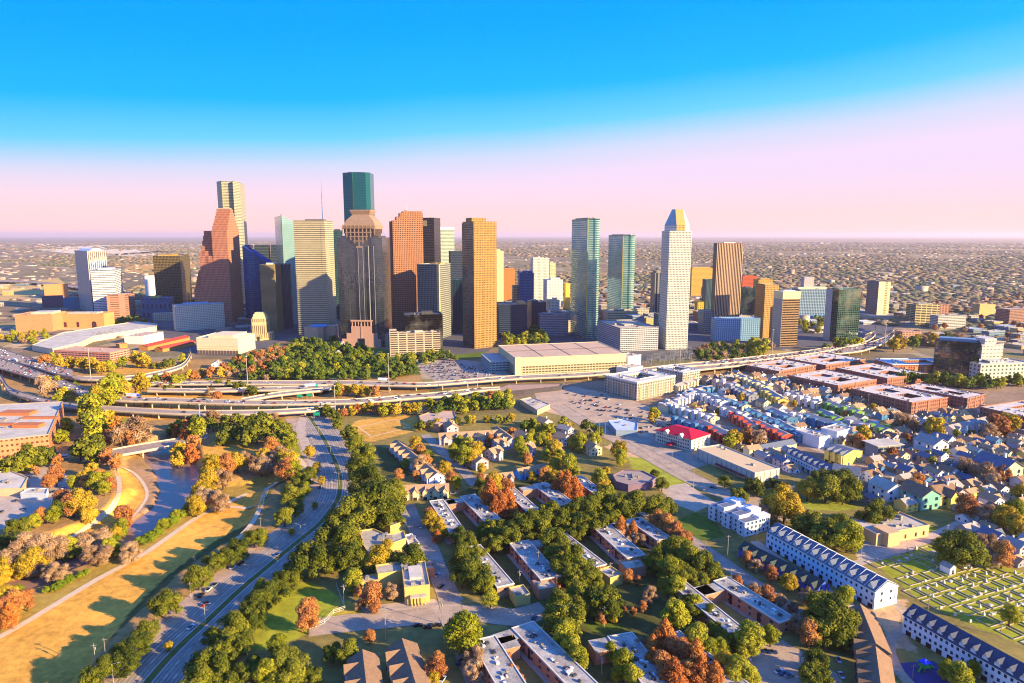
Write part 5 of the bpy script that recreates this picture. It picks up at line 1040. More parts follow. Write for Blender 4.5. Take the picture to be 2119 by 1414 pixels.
# named bigger houses
for (u,v,k,w_,r_,sc,rot,lb) in [(1775,1008,1,m_ww,m_rd,1.5,60,'large white house with navy gable and tan end wall beside trees'),(2075,1005,1,m_wc,m_rd,2.1,20,'tall cream gabled house with navy roof at right edge'),(1905,1058,1,plain('mint_siding','#7ab09c',.8,.06),m_rb,1.7,16,'mint green tall townhouse with yellow neighbour'),(1945,1052,4,m_wy,m_rb,1.6,16,'bright yellow townhouse right of the mint green one'),(1975,1048,3,m_wl,m_rb,1.5,16,'lilac edged townhouse right of the bright yellow one'),(1835,1040,1,m_ww,m_mem,1.5,16,'white house with pale roof left of the mint green townhouse'),(1930,945,1,m_ww,m_rg,1.7,16,'long white house with grey roof, centre right'),(1960,930,1,m_ww,m_rd,1.3,30,'white house with dark roof right of the long grey roofed one'),(1860,905,2,m_wgr,m_rt,1.4,20,'slate walled house with pale hipped roof beside yellow tree')]:
    p=G(u,v); house(p.x,p.y,R(rot),k,w_,r_,lb,None,sc=sc)
# --- scattered neighbourhood houses
WALLS=[(m_ww,'white'),(m_ww,'white'),(m_wc,'cream'),(m_wl,'lilac'),(m_wgr,'grey'),(m_wt,'tan'),(m_wb,'blue'),(m_wy,'yellow')]; ROOFS=[(m_rb,'brown roof'),(m_rb,'brown roof'),(m_rt,'tan roof'),(m_rd,'black roof'),(m_rt,'tan roof'),(m_rg,'grey roof')]
def scat(poly,sx,sy,th,fn,seed,keep=1.0,gap=0,jt=.22):
    rr=random.Random(seed); Pw=[G(u,v) for u,v in poly]; x0=min(p.x for p in Pw); x1=max(p.x for p in Pw); y0=min(p.y for p in Pw); y1=max(p.y for p in Pw)
    c,s=math.cos(R(th)),math.sin(R(th)); cx,cy=(x0+x1)/2,(y0+y1)/2; rad=math.hypot(x1-x0,y1-y0)/2; PP=[(p.x,p.y) for p in Pw]
    nx_,ny_=int(rad/sx)+1,int(rad/sy)+1
    for i in range(-nx_,nx_+1):
        for j in range(-ny_,ny_+1):
            a,b_=(i+rr.uniform(-jt,jt))*sx,(j+rr.uniform(-jt,jt)*.9)*sy; x,y=cx+a*c-b_*s,cy+a*s+b_*c
            if rr.random()>keep or not in_poly(np.array([x]),np.array([y]),PP)[0]: continue
            if gap and any((x-f[0])**2+(y-f[1])**2<(f[2]+gap)**2 for f in FOOT): continue
            fn(x,y,rr)
def sh(x,y,rr):
    w_,wn=rr.choice(WALLS); r_,rn=rr.choice(ROOFS); k=rr.randrange(5); th=R(TH1+rr.choice([0,90])+rr.uniform(-3,3)); W,D=HT[k][:2]
    house(x-math.cos(th)*W/2+math.sin(th)*D/2,y-math.sin(th)*W/2-math.cos(th)*D/2,th,k,w_,r_,None,'%s house with %s'%(wn,rn),sc=rr.uniform(.82,1.08))
scat([(1770,905),(1880,865),(1960,885),(2050,870),(2250,900),(2250,1130),(2119,1160),(2030,1130),(1960,1060),(1880,1015),(1780,975),(1800,955)],14.5,13.5,TH1,sh,3,.97,4)
scat([(1490,915),(1565,900),(1700,970),(1640,985),(1560,950)],12,11,TH1,sh,4,.95,3.5)
scat([(1990,1090),(2119,1130),(2250,1180),(2119,1180),(2020,1140)],17,15,TH1,sh,5,.92,6)
scat([(1660,975),(1745,975),(1800,990),(1850,1025),(1880,1060),(1800,1045),(1770,1012),(1700,985)],14,13,TH1,sh,6,.95,4)
scat([(1390,800),(1560,765),(1720,800),(1885,872),(1820,905),(1700,915),(1560,905),(1400,850)],16,15,TH1,sh,7,.8,5)
scat([(1890,862),(1960,850),(2030,850),(2119,890),(2250,940),(2119,905),(1990,880)],15,14,TH1,sh,8,.9,4)
# low commercial buildings farther out on the right and left
LOWM=[fac(a,b_,c_,4,3.8,w1,.45,.3,.2,.4) for a,b_,c_,w1 in (('#c8b498','#4c4844','#c8b8a4',.6),('#b07458','#4c3c3c','#b8a898',.5),('#dcd0bc','#50606c','#dcd0bc',1.1),('#a09484','#3c4450','#b0a08c',.7),('#d8b070','#7c6038','#c8b08c',.4),('#7890a0','#34485c','#a0b0b8',.8))]; LOWN=['tan','brick','white','grey','golden','slate blue']
def low(x,y,rr,hmx=14):
    i=rr.randrange(6); W,D,h=rr.uniform(14,46),rr.uniform(12,34),rr.uniform(4,hmx)*rr.uniform(.5,1); th=R(rr.choice([14,14,20])); O=Vector((x,y,0)); clampfoot(O,Vector((math.cos(th),math.sin(th),0)),Vector((-math.sin(th),math.cos(th),0)),W,D)
    r=thing('low_building',None,'low building',O,th,'low buildings between downtown and suburbs','%s flat roofed low building'%LOWN[i]); part(r,'wall',MB().box(0,W,0,D,-.3,h),LOWM[i]); mb=MB(); rim(mb,-.1,W+.1,-.1,D+.1,h-.2,h+.8,.5); part(r,'parapet',mb,m_kerb)
    for k in range(2): o=obj('roof_machine',unit_box('roof_machine',m_equip),r,(rr.uniform(1,W-4),rr.uniform(1,D-4),h)); o.scale=(2.5,2.5,1.5)
scat([(1830,700),(2200,690),(2200,745),(2060,740),(1960,712),(1900,720)],40,34,14,low,11,.7,14)
scat([(1860,640),(2250,640),(2250,700),(1860,690)],62,60,14,low,12,.55,20)
scat([(1640,665),(1860,640),(1860,660),(1790,690),(1700,700)],48,46,14,low,13,.4,20)
scat([(1060,600),(1800,570),(2250,580),(2250,640),(1060,640)],95,92,14,low,14,.33,26)
scat([(260,640),(700,640),(1080,640),(1640,640),(1640,690),(1080,690),(820,690),(560,672),(300,668)],46,42,14,lambda x,y,rr:low(x,y,rr,30),17,.85,15)
scat([(-150,590),(300,590),(300,640),(20,660),(-150,680)],80,75,10,low,15,.4,24)
scat([(1060,640),(1480,640),(1480,690),(1060,690)],55,55,10,low,16,.4,22)
# cemetery
m_st=plain('headstone','#c8bcae',.7,.15)
def grave(x,y,rr):
    k=rr.randrange(3)
    if k==0: mb=MB().box(-.9,.9,-.35,.35,-.1,.5).box(-.6,.6,-.22,.22,.5,rr.uniform(.9,1.4))
    elif k==1: mb=MB().box(-1.2,1.2,-.9,.9,-.1,.35).box(-.9,.9,-.6,.6,.35,.7)
    else: mb=MB().box(-.6,.6,-.6,.6,-.1,.8).frus([(-.45,-.45),(.45,-.45),(.45,.45),(-.45,.45)],.8,[(-.2,-.2),(.2,-.2),(.2,.2),(-.2,.2)],1.9)
    o=part(None,'gravestone',mb,m_st,(x,y,0),g1[1]); tag(o,'pale stone grave marker among the hedged cemetery plots','gravestone','grave markers in the cemetery')
CEM=[(1800,1168),(1900,1130),(1990,1145),(2119,1188),(2250,1230),(2250,1400),(2119,1330),(2000,1285),(1890,1232)]
scat(CEM,6.2,7.5,TH1,grave,21,.62)
def curb(x,y,rr):
    W,D=rr.uniform(6.5,8.2),rr.uniform(7.5,9.2); mb=MB(); rim(mb,-W/2,W/2,-D/2,D/2,-.1,.45,.3); o=part(None,'plot_kerb',mb,m_kerb,(x,y,0),g1[1]); tag(o,'low stone kerb around a grassy cemetery plot','plot kerb','kerbed cemetery plots')
scat(CEM,9.4,10.8,TH1,curb,22,.95,0,.03)
p=G(1965,1190); r=thing('mausoleum','small white mausoleum standing in the middle of the cemetery','mausoleum',p,g1[1]); part(r,'wall',MB().gwall(0,5,0,6,-.2,4,5.4,0,'y'),m_ww); part(r,'roof',MB().gable(0,5,0,6,4,5.6,.3,.2,0,'y'),m_rg); o=obj('door',wunit('door',m_dark),r,(2.5,0,0)); o.scale=(1.2,1,2.4)
p=G(1995,1178); r=thing('mausoleum','lower pale mausoleum just right of the white one','mausoleum',p,g1[1]); part(r,'wall',MB().box(0,5,0,5,-.2,3),m_st); part(r,'roof',MB().box(-.3,5.3,-.3,5.3,3,3.3),m_rb)
# electric yard behind the garage
def gantry(x,y,rr):
    mb=MB(); hh=rr.uniform(7,11)
    for a in (-4,4):
        for b_ in (-.5,.5): mb.tube((a-.3,b_,0),(a,0,hh),.14,.1,4)
    for z_ in (hh-.2,hh-1.6): mb.tube((-4.4,0,z_),(4.4,0,z_),.12,.12,4)
    for a in (-2,0,2): mb.tube((a,0,hh-3.2),(a,0,hh-1.6),.18,.18,5)
    o=part(None,'substation_gantry',mb,m_steel,(x,y,0),R(12)); tag(o,'tan steel gantry in the electric yard behind the garage','gantry','steel gantries in the electric yard')
scat([(1335,745),(1430,728),(1440,748),(1345,762)],9,13,12,gantry,61,.9,2)
# playground
p=G(1912,1385); r=thing('play_structure','blue roofed climbing frame with green slides on the playground','play structure',p,R(20))
mb=MB().frus([(-2,-2),(2,-2),(2,2),(-2,2)],3.6,[(-.2,-.2),(.2,-.2),(.2,.2),(-.2,.2)],5); part(r,'canopy',mb,plain('canopy_blue','#0838d8',.5,.05)); part(r,'platform',MB().box(-1.8,1.8,-1.8,1.8,1.5,1.7),plain('deck_green','#28a838',.5,.05))
for x in (-1.7,1.7):
    for y in (-1.7,1.7): part(r,'post',MB().tube((x,y,0),(x,y,3.7),.12),plain('deck_green','#28a838',.5,.05))
for x in (-1,1): part(r,'slide',MB().poly([(x*2,-.6,1.6),(x*2,.6,1.6),(x*5,.6,.3),(x*5,-.6,.3)]) or MB().frus([(x*1.8,-.6),(x*1.8+.1,-.6),(x*1.8+.1,.6),(x*1.8,.6)],0,[(x*1.8,-.6),(x*1.8+.1,-.6),(x*1.8+.1,.6),(x*1.8,.6)],1.6),plain('deck_green','#28a838',.5,.05)) if 0 else part(r,'slide',MB().tube((x*1.8,0,1.6),(x*4.8,-1,.3),.4,.4,6),plain('deck_green','#28a838',.5,.05))
# ================= elevated freeway
m_deck=plain('freeway_deck','#a48c78',.85,.2,.1); m_par=plain('parapet_concrete','#cbb89c',.8,.1,.3); m_pier=plain('pier_concrete','#b8a488',.85,.12,.3)
LANES=[]
def deck(label,pts,z=8.0,z2=None,piers=True,par=True,cat='freeway viaduct',name='freeway_viaduct',th=1.5,lanes=2):
    n=len(pts); zf=lambda i: z if z2 is None else z+(z2-z)*i/(n-1)
    U_=spline([G(u,a,zf(i)) for i,(u,a,b) in enumerate(pts)],10); 
    L_=[G(u,b,zf(i)) for i,(u,a,b) in enumerate(pts)]
    L_=spline(L_,10); m_=60
    def rs(P):
        d=[0]; 
        for a,b in zip(P[:-1],P[1:]): d.append(d[-1]+(b-a).length)
        out=[]; j=0; m2=max(8,int(d[-1]/11))
        return d,P
    def at(P,d,f):
        t=f*d[-1]; j=0
        while j<len(d)-2 and d[j+1]<t: j+=1
        k=(t-d[j])/max(1e-6,d[j+1]-d[j]); return P[j].lerp(P[j+1],k)
    dU,_=rs(U_); dL,_=rs(L_); N_=max(6,int(dU[-1]/11)); A_=[at(U_,dU,i/N_) for i in range(N_+1)]; B_=[at(L_,dL,i/N_) for i in range(N_+1)]
    o=(A_[0]+B_[0])/2; r=thing(name,label,cat,(o.x,o.y,0)); off=Vector((o.x,o.y,0)); A_=[p-off for p in A_]; B_=[p-off for p in B_]
    mb=MB()
    for i in range(N_):
        a,b,c,d=A_[i],B_[i],B_[i+1],A_[i+1]; dn=Vector((0,0,-th))
        mb.poly([a,b,c,d]); mb.poly([b,b+dn,c+dn,c]); mb.poly([a+dn,a,d,d+dn]); mb.poly([a+dn,d+dn,c+dn,b+dn])
    part(r,'deck',mb,m_deck)
    mb=MB()
    for E,s in ((A_,1),(B_,-1)):
        mb=MB()
        for i in range(N_):
            p,q_=E[i],E[i+1]; w_=(A_[i]-B_[i]); w_=w_.normalized()*.4*s; w2=(A_[i+1]-B_[i+1]).normalized()*.4*s; up=Vector((0,0,1.1)); dn=Vector((0,0,-.5))
            for f in ((p+dn,q_+dn,q_+up,p+up),(p+w_+dn,q_+w2+dn,q_+w2+up,p+w_+up),(p+up,q_+up,q_+w2+up,p+w_+up)): mb.poly(f)
        part(r,'parapet',mb,m_par)
    if lanes>2:
        mb=MB()
        for k in range(1,lanes):
            for i in range(N_):
                a=A_[i].lerp(B_[i],k/lanes); b=A_[i+1].lerp(B_[i+1],k/lanes); w_=(A_[i]-B_[i]).normalized()*.12; m1=a.lerp(b,.35); up=Vector((0,0,.03)); mb.poly([a+w_+up,a-w_+up,m1-w_+up,m1+w_+up])
        part(r,'lane_marking',mb,m_line)
    if piers:
        for i in range(1,N_,3):
            c=(A_[i]+B_[i])/2; w_=(A_[i]-B_[i]); L=w_.length; d=w_.normalized(); zt=c.z-th; gx,gy=c.x+off.x,c.y+off.y
            mb=MB(); nn=Vector((-d.y,d.x,0))*.8; e=d*L*.42; P=[(c-e-nn).xy[:],(c+e-nn).xy[:],(c+e+nn).xy[:],(c-e+nn).xy[:]]
            ar=(P[1][0]-P[0][0])*(P[2][1]-P[1][1])-(P[1][1]-P[0][1])*(P[2][0]-P[1][0])
            mb.prism(P if ar>0 else P[::-1],zt-1.4,zt,0,bottom=True)
            for s in ((-.3,.3) if L<26 else (-.36,0,.36)): q_=c+d*L*s; g_=HZ(q_.x+off.x,q_.y+off.y); mb.tube((q_.x,q_.y,g_-.5),(q_.x,q_.y,zt-1.3),.85,.85,8,0,False)
            part(r,'pier',mb,m_pier)
    LANES.append(([p+off for p in A_],[p+off for p in B_])); return len(LANES)-1
D1=deck('upper dense freeway deck sweeping in from the left edge',[(-90,698,716),(0,722,742),(60,740,757),(112,757,773),(150,766,781)],9,9,lanes=8)
D2=deck('lower freeway deck from left edge running behind the big yellow tree',[(-90,722,740),(0,743,763),(76,768,785),(153,796,812),(193,812,824),(242,821,830),(369,825,833),(530,830,838),(705,828,836),(756,825,834),(860,817,825),(930,811,820),(984,805,811),(1035,802,806)],9,9,lanes=6)
D3=deck('lowest curving ramp from the left edge to the underpass sign',[(-40,752,768),(0,776,786),(20,802,812),(64,818,827),(132,834,842),(229,842,850),(382,850,858),(530,850,858),(610,847,854),(693,842,848)],7,6,lanes=2)
D4=deck('far freeway deck behind the light masts',[(300,791,797),(400,790,796),(560,789,796),(700,789,797),(782,790,798),(873,793,799),(961,787,793),(1053,779,786),(1200,772,779),(1262,768,774)],7,7,lanes=5)
D5=deck('middle freeway deck with white truck, between far and near decks',[(305,804,810),(420,805,811),(578,801,808),(667,799,807),(740,795,800)],6,6,lanes=4)
D6=deck('short ramp rising between the middle and near decks',[(500,826,832),(560,815,821),(600,810,816),(668,804,809)],6,7,lanes=1)
D7=deck('looping ramp curving up past the salmon garage',[(118,772,777),(150,778,784),(191,780,787),(280,778,784),(356,762,768),(382,750,757),(395,730,738),(392,722,728)],6,5,lanes=2)
D8=deck('near side of the crowded curving freeway on the right',[(1262,775,783),(1340,770,778),(1448,758,766),(1540,748,756),(1629,736,744),(1705,726,735),(1782,714,727),(1833,697,709),(1850,684,694)],8,8,lanes=6)
D9=deck('far side of the crowded curving freeway on the right',[(1330,763,769),(1400,755,760),(1476,748,755),(1578,737,745),(1680,725,732),(1750,712,719),(1790,700,708),(1810,686,695),(1812,672,680)],9,9,lanes=6)
D10=deck('thin overpass at far left beyond the theatre blocks',[(-60,578,581),(60,582,585),(160,592,596),(240,600,604)],9,9,lanes=1)
rb=deck('concrete road bridge over the river with tall round piers',[(170,944,955),(230,932,946),(300,919,934),(360,910,922),(402,903,912),(430,898,906)],.6,.6,cat='bridge',name='river_bridge',th=1.3,lanes=2)
# ================= vehicles
CARC=[('#d8d8d8','white'),('#202024','black'),('#8c9094','silver'),('#a02020','red'),('#28406c','blue'),('#5c5450','grey')]
CP_=[plain('car_paint_'+n_,c,.3,.05,1,.2,None,.6) for c,n_ in CARC]; m_tyre=plain('tyre','#141414',.9,.1); m_glass=plain('car_glass','#10161c',.1,.1,1,0,None,.8)
def carbody():
    b=MB(); b.frus([(-2.25,-.9),(2.25,-.9),(2.25,.9),(-2.25,.9)],.28,[(-2.2,-.86),(2.2,-.86),(2.2,.86),(-2.2,.86)],.92); 
    return b
def carcab(b,m): b.frus([(-1.6,-.8),(1.1,-.8),(1.1,.8),(-1.6,.8)],.92,[(-1.05,-.68),(.45,-.68),(.45,.68),(-1.05,.68)],1.45,m,0); return b
_b=carcab(carbody(),1)
for x in (-1.4,1.4):
    for y in (-.86,.7): _b.box(x-.33,x+.33,y,y+.16,0,.62,2)
CARM=[_b.mesh('parked_car',[p_,m_glass,m_tyre]) for p_ in CP_]
def car(x,y,z,rot,rr,label,group,look=None,sc=1.0):
    i=rr.choice([0,0,1,1,2,2,3,4,5,5]); o=obj('car',CARM[i],None,(x,y,z),rot); o.scale=(sc,sc,sc); lb='%s %s'%(CARC[i][1],label); tag(o,lb,'car',group); return o
NC=[0]; CARSTUFF=MB()
def traffic(k,rows,dens,label,group,rr,f0=0,f1=1):
    A_,B_=LANES[k]; n=len(A_)-1
    for l in rows:
        s=f0*n
        while s<f1*n-1:
            i=int(s); t=s-i; a=A_[i].lerp(A_[i+1],t).lerp(B_[i].lerp(B_[i+1],t),l); d=(A_[i+1]-A_[i]); step=d.length
            if rr.random()<dens:
                rot=math.atan2(d.y,d.x)
                if NC[0]<290: car(a.x,a.y,a.z+.02,rot,rr,label,group); NC[0]+=1
                else:
                    b=carcab(carbody(),1); c_,s_=math.cos(rot),math.sin(rot); base=len(CARSTUFF.v); CARSTUFF.v+=[(a.x+x*c_-y*s_,a.y+x*s_+y*c_,a.z+z_) for x,y,z_ in b.v]; CARSTUFF.f+=[tuple(base+q_ for q_ in f) for f in b.f]; pm=rr.choice([0,0,2,3,4]); CARSTUFF.m+=[(1 if m_==1 else pm) for m_ in b.m]
            s+=rr.uniform(7,13)/step
rr=random.Random(5)
# near cars with their own parts
def fullcar(u,v,rot,ci,label,z=None,cat='car'):
    p=G(u,v); z=.06 if z is None else z; r=thing('car',label,cat,(p.x,p.y,z),rot); part(r,'body',carbody(),CP_[ci]); part(r,'cabin',carcab(MB(),0),m_glass)
    for x in (-1.4,1.4):
        for y in (-.87,.87): part(r,'wheel',MB().tube((x,y-.1,.32),(x,y+.1,.32),.32,.32,10),m_tyre)
def rdir(u,v):
    p=G(u,v); i=min(range(len(MC)-1),key=lambda i:(MC[i]-p).length); d=MC[i+1]-MC[i]; return math.atan2(d.y,d.x)
for u,v,ci,lb in ((482,1176,0,'white car parked on the west shoulder of the parkway, farther one'),(498,1168,1,'black car parked beside the white car on the west shoulder'),(432,1222,0,'white car parked nearest the lower light pole on shoulder'),(446,1212,2,'silver car parked in the shaded shoulder bay'),(416,1234,1,'black car at the lower end of the shoulder bay'),(424,1252,3,'dark red car driving at the lower west carriageway'),(395,1300,0,'white car driving in the shade of the parkway median'),(575,1150,2,'silver car in the sunny gap of the parkway'),(690,960,1,'dark car on the parkway near the upper bend'),(662,1010,5,'grey car on the west carriageway upper bend'),(655,1100,0,'white car on the parkway above the sunny gap'),(640,905,4,'blue car on the parkway below the underpass')): fullcar(u,v,rdir(u,v),ci,lb)
for u,v,ci,rot,lb in ((952,1373,4,60,'small blue car parked by the long brown roofed housing block'),(916,1408,0,70,'white car parked on the south street at the bottom edge'),(1545,1366,0,-25,'white car at the entrance of the village parking lot'),(1585,1350,4,0,'blue car in the village parking lot, upper row left'),(1598,1352,4,0,'blue car in the village parking lot, upper row right'),(1612,1392,0,20,'white car in the village parking lot, lower row left'),(1622,1396,4,20,'blue car in the village parking lot, lower row middle'),(1632,1400,2,20,'silver car in the village parking lot, lower row right'),(1735,1368,0,80,'white car in the deep shade beside the big oak lot'),(1741,1400,0,80,'second white car below the shaded white car by oak'),(885,1300,3,5,'red car parked on the cross street'),(865,1296,1,5,'black car parked left of the red car on cross street'),(905,1296,1,5,'black car parked right of the red car on cross street'),(905,1192,0,60,'white car parked by the clinic trees on courtyard street'),(912,1215,1,60,'black car parked below the white car on courtyard street'),(868,1092,0,-60,'white car turning on the courtyard street'),(938,1022,0,0,'white car parked at the head of the courtyard street'),(1105,1280,4,70,'blue van like car at the right end of cross street'),(760,1090,1,10,'black car parked behind the yellow community building'),(785,1086,4,80,'blue car parked between yellow building and hut'),(1475,1010,4,-30,'blue car on the broad street by the warehouse')): fullcar(u,v,R(rot),ci,lb)
def lotcars(poly,th,sx,sy,label,group,seed,keep=.8,turn=0):
    def f(x,y,rr_):
        if NC[0]<290: car(x,y,.06,R(th+turn)+rr_.choice([0,math.pi]),rr_,label,group); NC[0]+=1
    scat(poly,sx,sy,th,f,seed,keep)
lotcars([(1155,815),(1235,812),(1320,850),(1390,865),(1398,885),(1320,880),(1200,850)],-32,3.4,17,'car in the crowded market parking lot','cars in the market parking lot',31,.42,90)
lotcars([(868,760),(925,746),(985,760),(1030,775),(960,788),(905,786)],14,3.6,14,'car in the sunlit parking lot left of the garage','cars in the lot left of the garage',32,.6,90)
lotcars([(1265,868),(1330,870),(1395,890),(1390,905),(1300,898)],14,4,14,'car in the lot behind the red roofed hotel','cars behind the hotel',33,.5,90)
lotcars([(505,740),(540,728),(556,743),(505,755)],14,4,12,'car in the lot by the colonnaded building','cars by the colonnaded building',34,.6,90)
lotcars([(20,1000),(105,972),(140,1010),(60,1060),(-20,1080)],14,6,18,'car in the left park parking lot','cars in the park lot',35,.3,90)
traffic(D2,[.15,.4,.7,.9],.38,'car on the lower left freeway deck','cars on the lower left freeway deck',rr)
traffic(D1,[.1,.3,.5,.7,.9],.42,'car in dense traffic on the upper left deck','cars on the upper left freeway deck',rr)
traffic(D4,[.3,.7],.3,'car on the far freeway deck','cars on the far freeway deck',rr); traffic(D5,[.3,.7],.3,'car on the middle freeway deck','cars on the middle deck',rr); traffic(D3,[.5],.2,'car on the lowest left ramp','cars on the lowest ramp',rr)
traffic(D8,[.12,.28,.44,.6,.76,.9],.55,'car in the jam on the near curving deck','cars in the jam on the curving freeway',rr,.25)
traffic(D9,[.12,.3,.5,.7,.88],.6,'car in the jam on the far curving deck','cars in the jam on the far curving deck',rr,.15)
if CARSTUFF.v: o=part(None,'distant_traffic',CARSTUFF,[CP_[0],m_glass,CP_[1],CP_[5],CP_[3]]); o['kind']='stuff'; o['label']='mass of further cars jammed on the freeway curve'; o['category']='traffic'
def truck(u,v,z,k,c1,c2,label):
    A_,B_=LANES[k]; p=G(u,v,z); i=min(range(len(A_)-1),key=lambda i:(A_[i]-p).length); d=A_[i+1]-A_[i]; r=thing('lorry',label,'truck',(p.x,p.y,z+.02),math.atan2(d.y,d.x))
    part(r,'trailer',MB().box(-8,4.6,-1.3,1.3,1.1,4.0,bottom=True),plain('trailer_'+c1.strip('#'),c1,.5,.06)); part(r,'cab',MB().box(5,7.4,-1.2,1.2,.6,2.9,bottom=True).box(4.7,6,-1.1,1.1,2.9,3.7),plain('cab_'+c2.strip('#'),c2,.3,.05))
    for x in (-6.8,-5.6,3.6,6.4):
        for y in (-1.15,1.15): part(r,'wheel',MB().tube((x,y-.14,.5),(x,y+.14,.5),.5,.5,8),m_tyre)
truck(276,822,9,D2,'#c8d4e4','#1848c8','long pale trailer truck with blue cab near yellow trees')
truck(645,801,6,D5,'#e8ecec','#20a0a0','white trailer truck with teal cab on middle deck')
truck(795,789,7,D4,'#f0f0f0','#305080','white trailer truck on the far deck by light mast')
truck(32,748,9,D1,'#dcdcdc','#8c98a8','white box truck in the dense left freeway traffic')
for u,v,lb in ((105,944,'white coach parked nearer the brick building'),(125,950,'white coach parked on the right of the other coach')):
    p=G(u,v); r=thing('coach',lb,'bus',(p.x,p.y,.1),R(12)); part(r,'body',MB().box(-6,6,-1.3,1.3,.5,3.3),m_wht); part(r,'window_band',MB().box(-5.6,5.8,-1.33,1.33,1.7,2.7),m_glass)
    for x in (-4,4):
        for y in (-1.2,1.2): part(r,'wheel',MB().tube((x,y-.14,.5),(x,y+.14,.5),.5,.5,8),m_tyre)
# ================= masts, lamps, poles, signs, wires
mP=plain('pole_steel','#b8b0a4',.5,.1,1,.4); mW=plain('pole_wood','#8c7c6c',.9,.15,2)
def ptop(u,vb,vt,zb=0):
    p=G(u,vb,zb); dx,dy,dz=ray(u,vt); return p,CH+dz*(p.y/dy)
for u,vb,vt,lb in ((190,804,722,'tall freeway light mast in front of the salmon garage'),(416,897,837,'tall light mast at the river bridge end'),(514,818,737,'tall light mast left of the downtown park trees'),(805,813,732,'tall light mast between market lot and cream slab block'),(694,858,798,'tall light mast above the parkway underpass'),(988,818,772,'tall light mast left of the brown shed'),(1597,736,682,'tall light mast before the banded tower'),(1830,718,663,'tall light mast standing in the freeway curve'),(1680,788,760,'light mast among the brick lofts'),(1406,775,722,'tall light mast at foot of the pointed tower')):
    p,zt=ptop(u,vb,vt); r=thing('light_mast',lb,'light mast',p,0,'tall freeway light masts'); part(r,'pole',MB().tube((0,0,-.3),(0,0,zt),.55,.28,7),mP); mb=MB().tube((0,0,zt-.6),(0,0,zt+.2),1.5,1.5,10); part(r,'lamp_ring',mb,mP)
for u,vb in ((425,1289),(623,1118),(684,1053),(702,1005),(685,947),(660,905)):
    p=G(u,vb); r=thing('street_lamp',None,'street lamp',p,rdir(u,vb),'double armed parkway lamps','double armed grey parkway lamp'); part(r,'pole',MB().tube((0,0,0),(0,0,10),.16,.1,6),mP)
    for s in (-1,1): ar_=part(r,'arm',MB().tube((0,0,9.8),(0,s*2.6,10.6),.08,.07,5),mP); part(ar_,'lamp_head',MB().box(-.2,.2,s*3-.5,s*3+.5,10.5,10.7,bottom=True),mP)
p=G(235,1414); r=thing('street_lamp','single curved lamp at the bottom left path side','street lamp',p,0); part(r,'pole',MB().tube((0,0,0),(0,0,9),.15,.1,6),mP); part(r,'arm',MB().tube((0,0,8.9),(2.5,0,9.6),.07,.07,5),mP); part(r,'lamp_head',MB().box(2.4,3.3,-.2,.2,9.5,9.7,bottom=True),mP)
POL=[(198,1376,1332),(220,1376,1320),(323,1285,1245),(403,1175,1150),(395,1237,1205),(540,1100,1070),(712,1258,1210),(700,1215,1208),(798,1325,1262),(914,1293,1243),(1021,1262,1230),(1114,1188,1140),(1075,1205,1186),(1152,1222,1188),(1250,1298,1255),(1190,1314,1280),(1263,1200,1164),(1060,1345,1310),(1245,1395,1360),(1258,1160,1143),(1400,1140,1106),(1458,1140,1118),(1505,1158,1108),(1512,1200,1180),(1470,1236,1212),(1546,1292,1272),(1240,925,862),(1252,920,864),(1435,1010,972),(1456,1030,1015),(1572,1018,985),(1667,1108,1075),(1782,1155,1128),(1920,1265,1222),(1390,960,935),(2105,940,905),(1958,890,860),(1795,850,815),(1960,1108,1085),(2070,1315,1290),(1655,1385,1365),(1888,1405,1385),(840,1100,1084),(1150,870,850),(1290,870,845),(740,1150,1130)]
PT=[]
for i,(u,vb,vt) in enumerate(POL):
    p,zt=ptop(u,vb,vt); zt=min(max(zt,7),24); r=thing('utility_pole',None,'utility pole',p,R(15),'wooden and steel utility poles','thin utility pole'); part(r,'pole',MB().tube((0,0,-.3),(0,0,zt),.2,.14,6),mW if i%2 else mP); ca_=part(r,'crossarm',MB().box(-1.2,1.2,-.08,.08,zt-1,zt-.8,bottom=True),mW)
    if i%3==0: part(ca_,'transformer',MB().tube((.4,0,zt-3),(.4,0,zt-1.8),.3,.3,8),m_equip)
    PT.append(Vector((p.x,p.y,zt-.8)))
def wire(a,b,label):
    A_,B_=PT[a],PT[b]; mb=MB(); 
    for o_ in (-1.0,0,1.0):
        pr=None; d=(B_-A_).normalized(); n_=Vector((-d.y,d.x,0))*o_
        for k in range(9):
            t=k/8; q_=A_.lerp(B_,t)+n_; q_.z-=4*t*(1-t)*1.6
            if pr is not None: mb.tube(pr,q_,.045,.045,3,cap=False)
            pr=q_
    tag(part(None,'power_line',mb,m_dkeq),label,'power line')
for a,b,lb in ((8,9,'power line over the cross street, left span'),(9,10,'power line over the cross street, right span'),(10,13,'power line from the street to the small blue box building'),(13,16,'power line crossing the middle oak trees'),(16,20,'power line from the middle boxes toward the east street'),(20,21,'short power line along the east street'),(21,22,'power line rising to the blue fronted row'),(26,29,'power line along the broad street verge'),(30,28,'power line across the broad street by the warehouse'),(31,30,'sagging power line beside the tree clump near warehouse')): wire(a,b,lb)
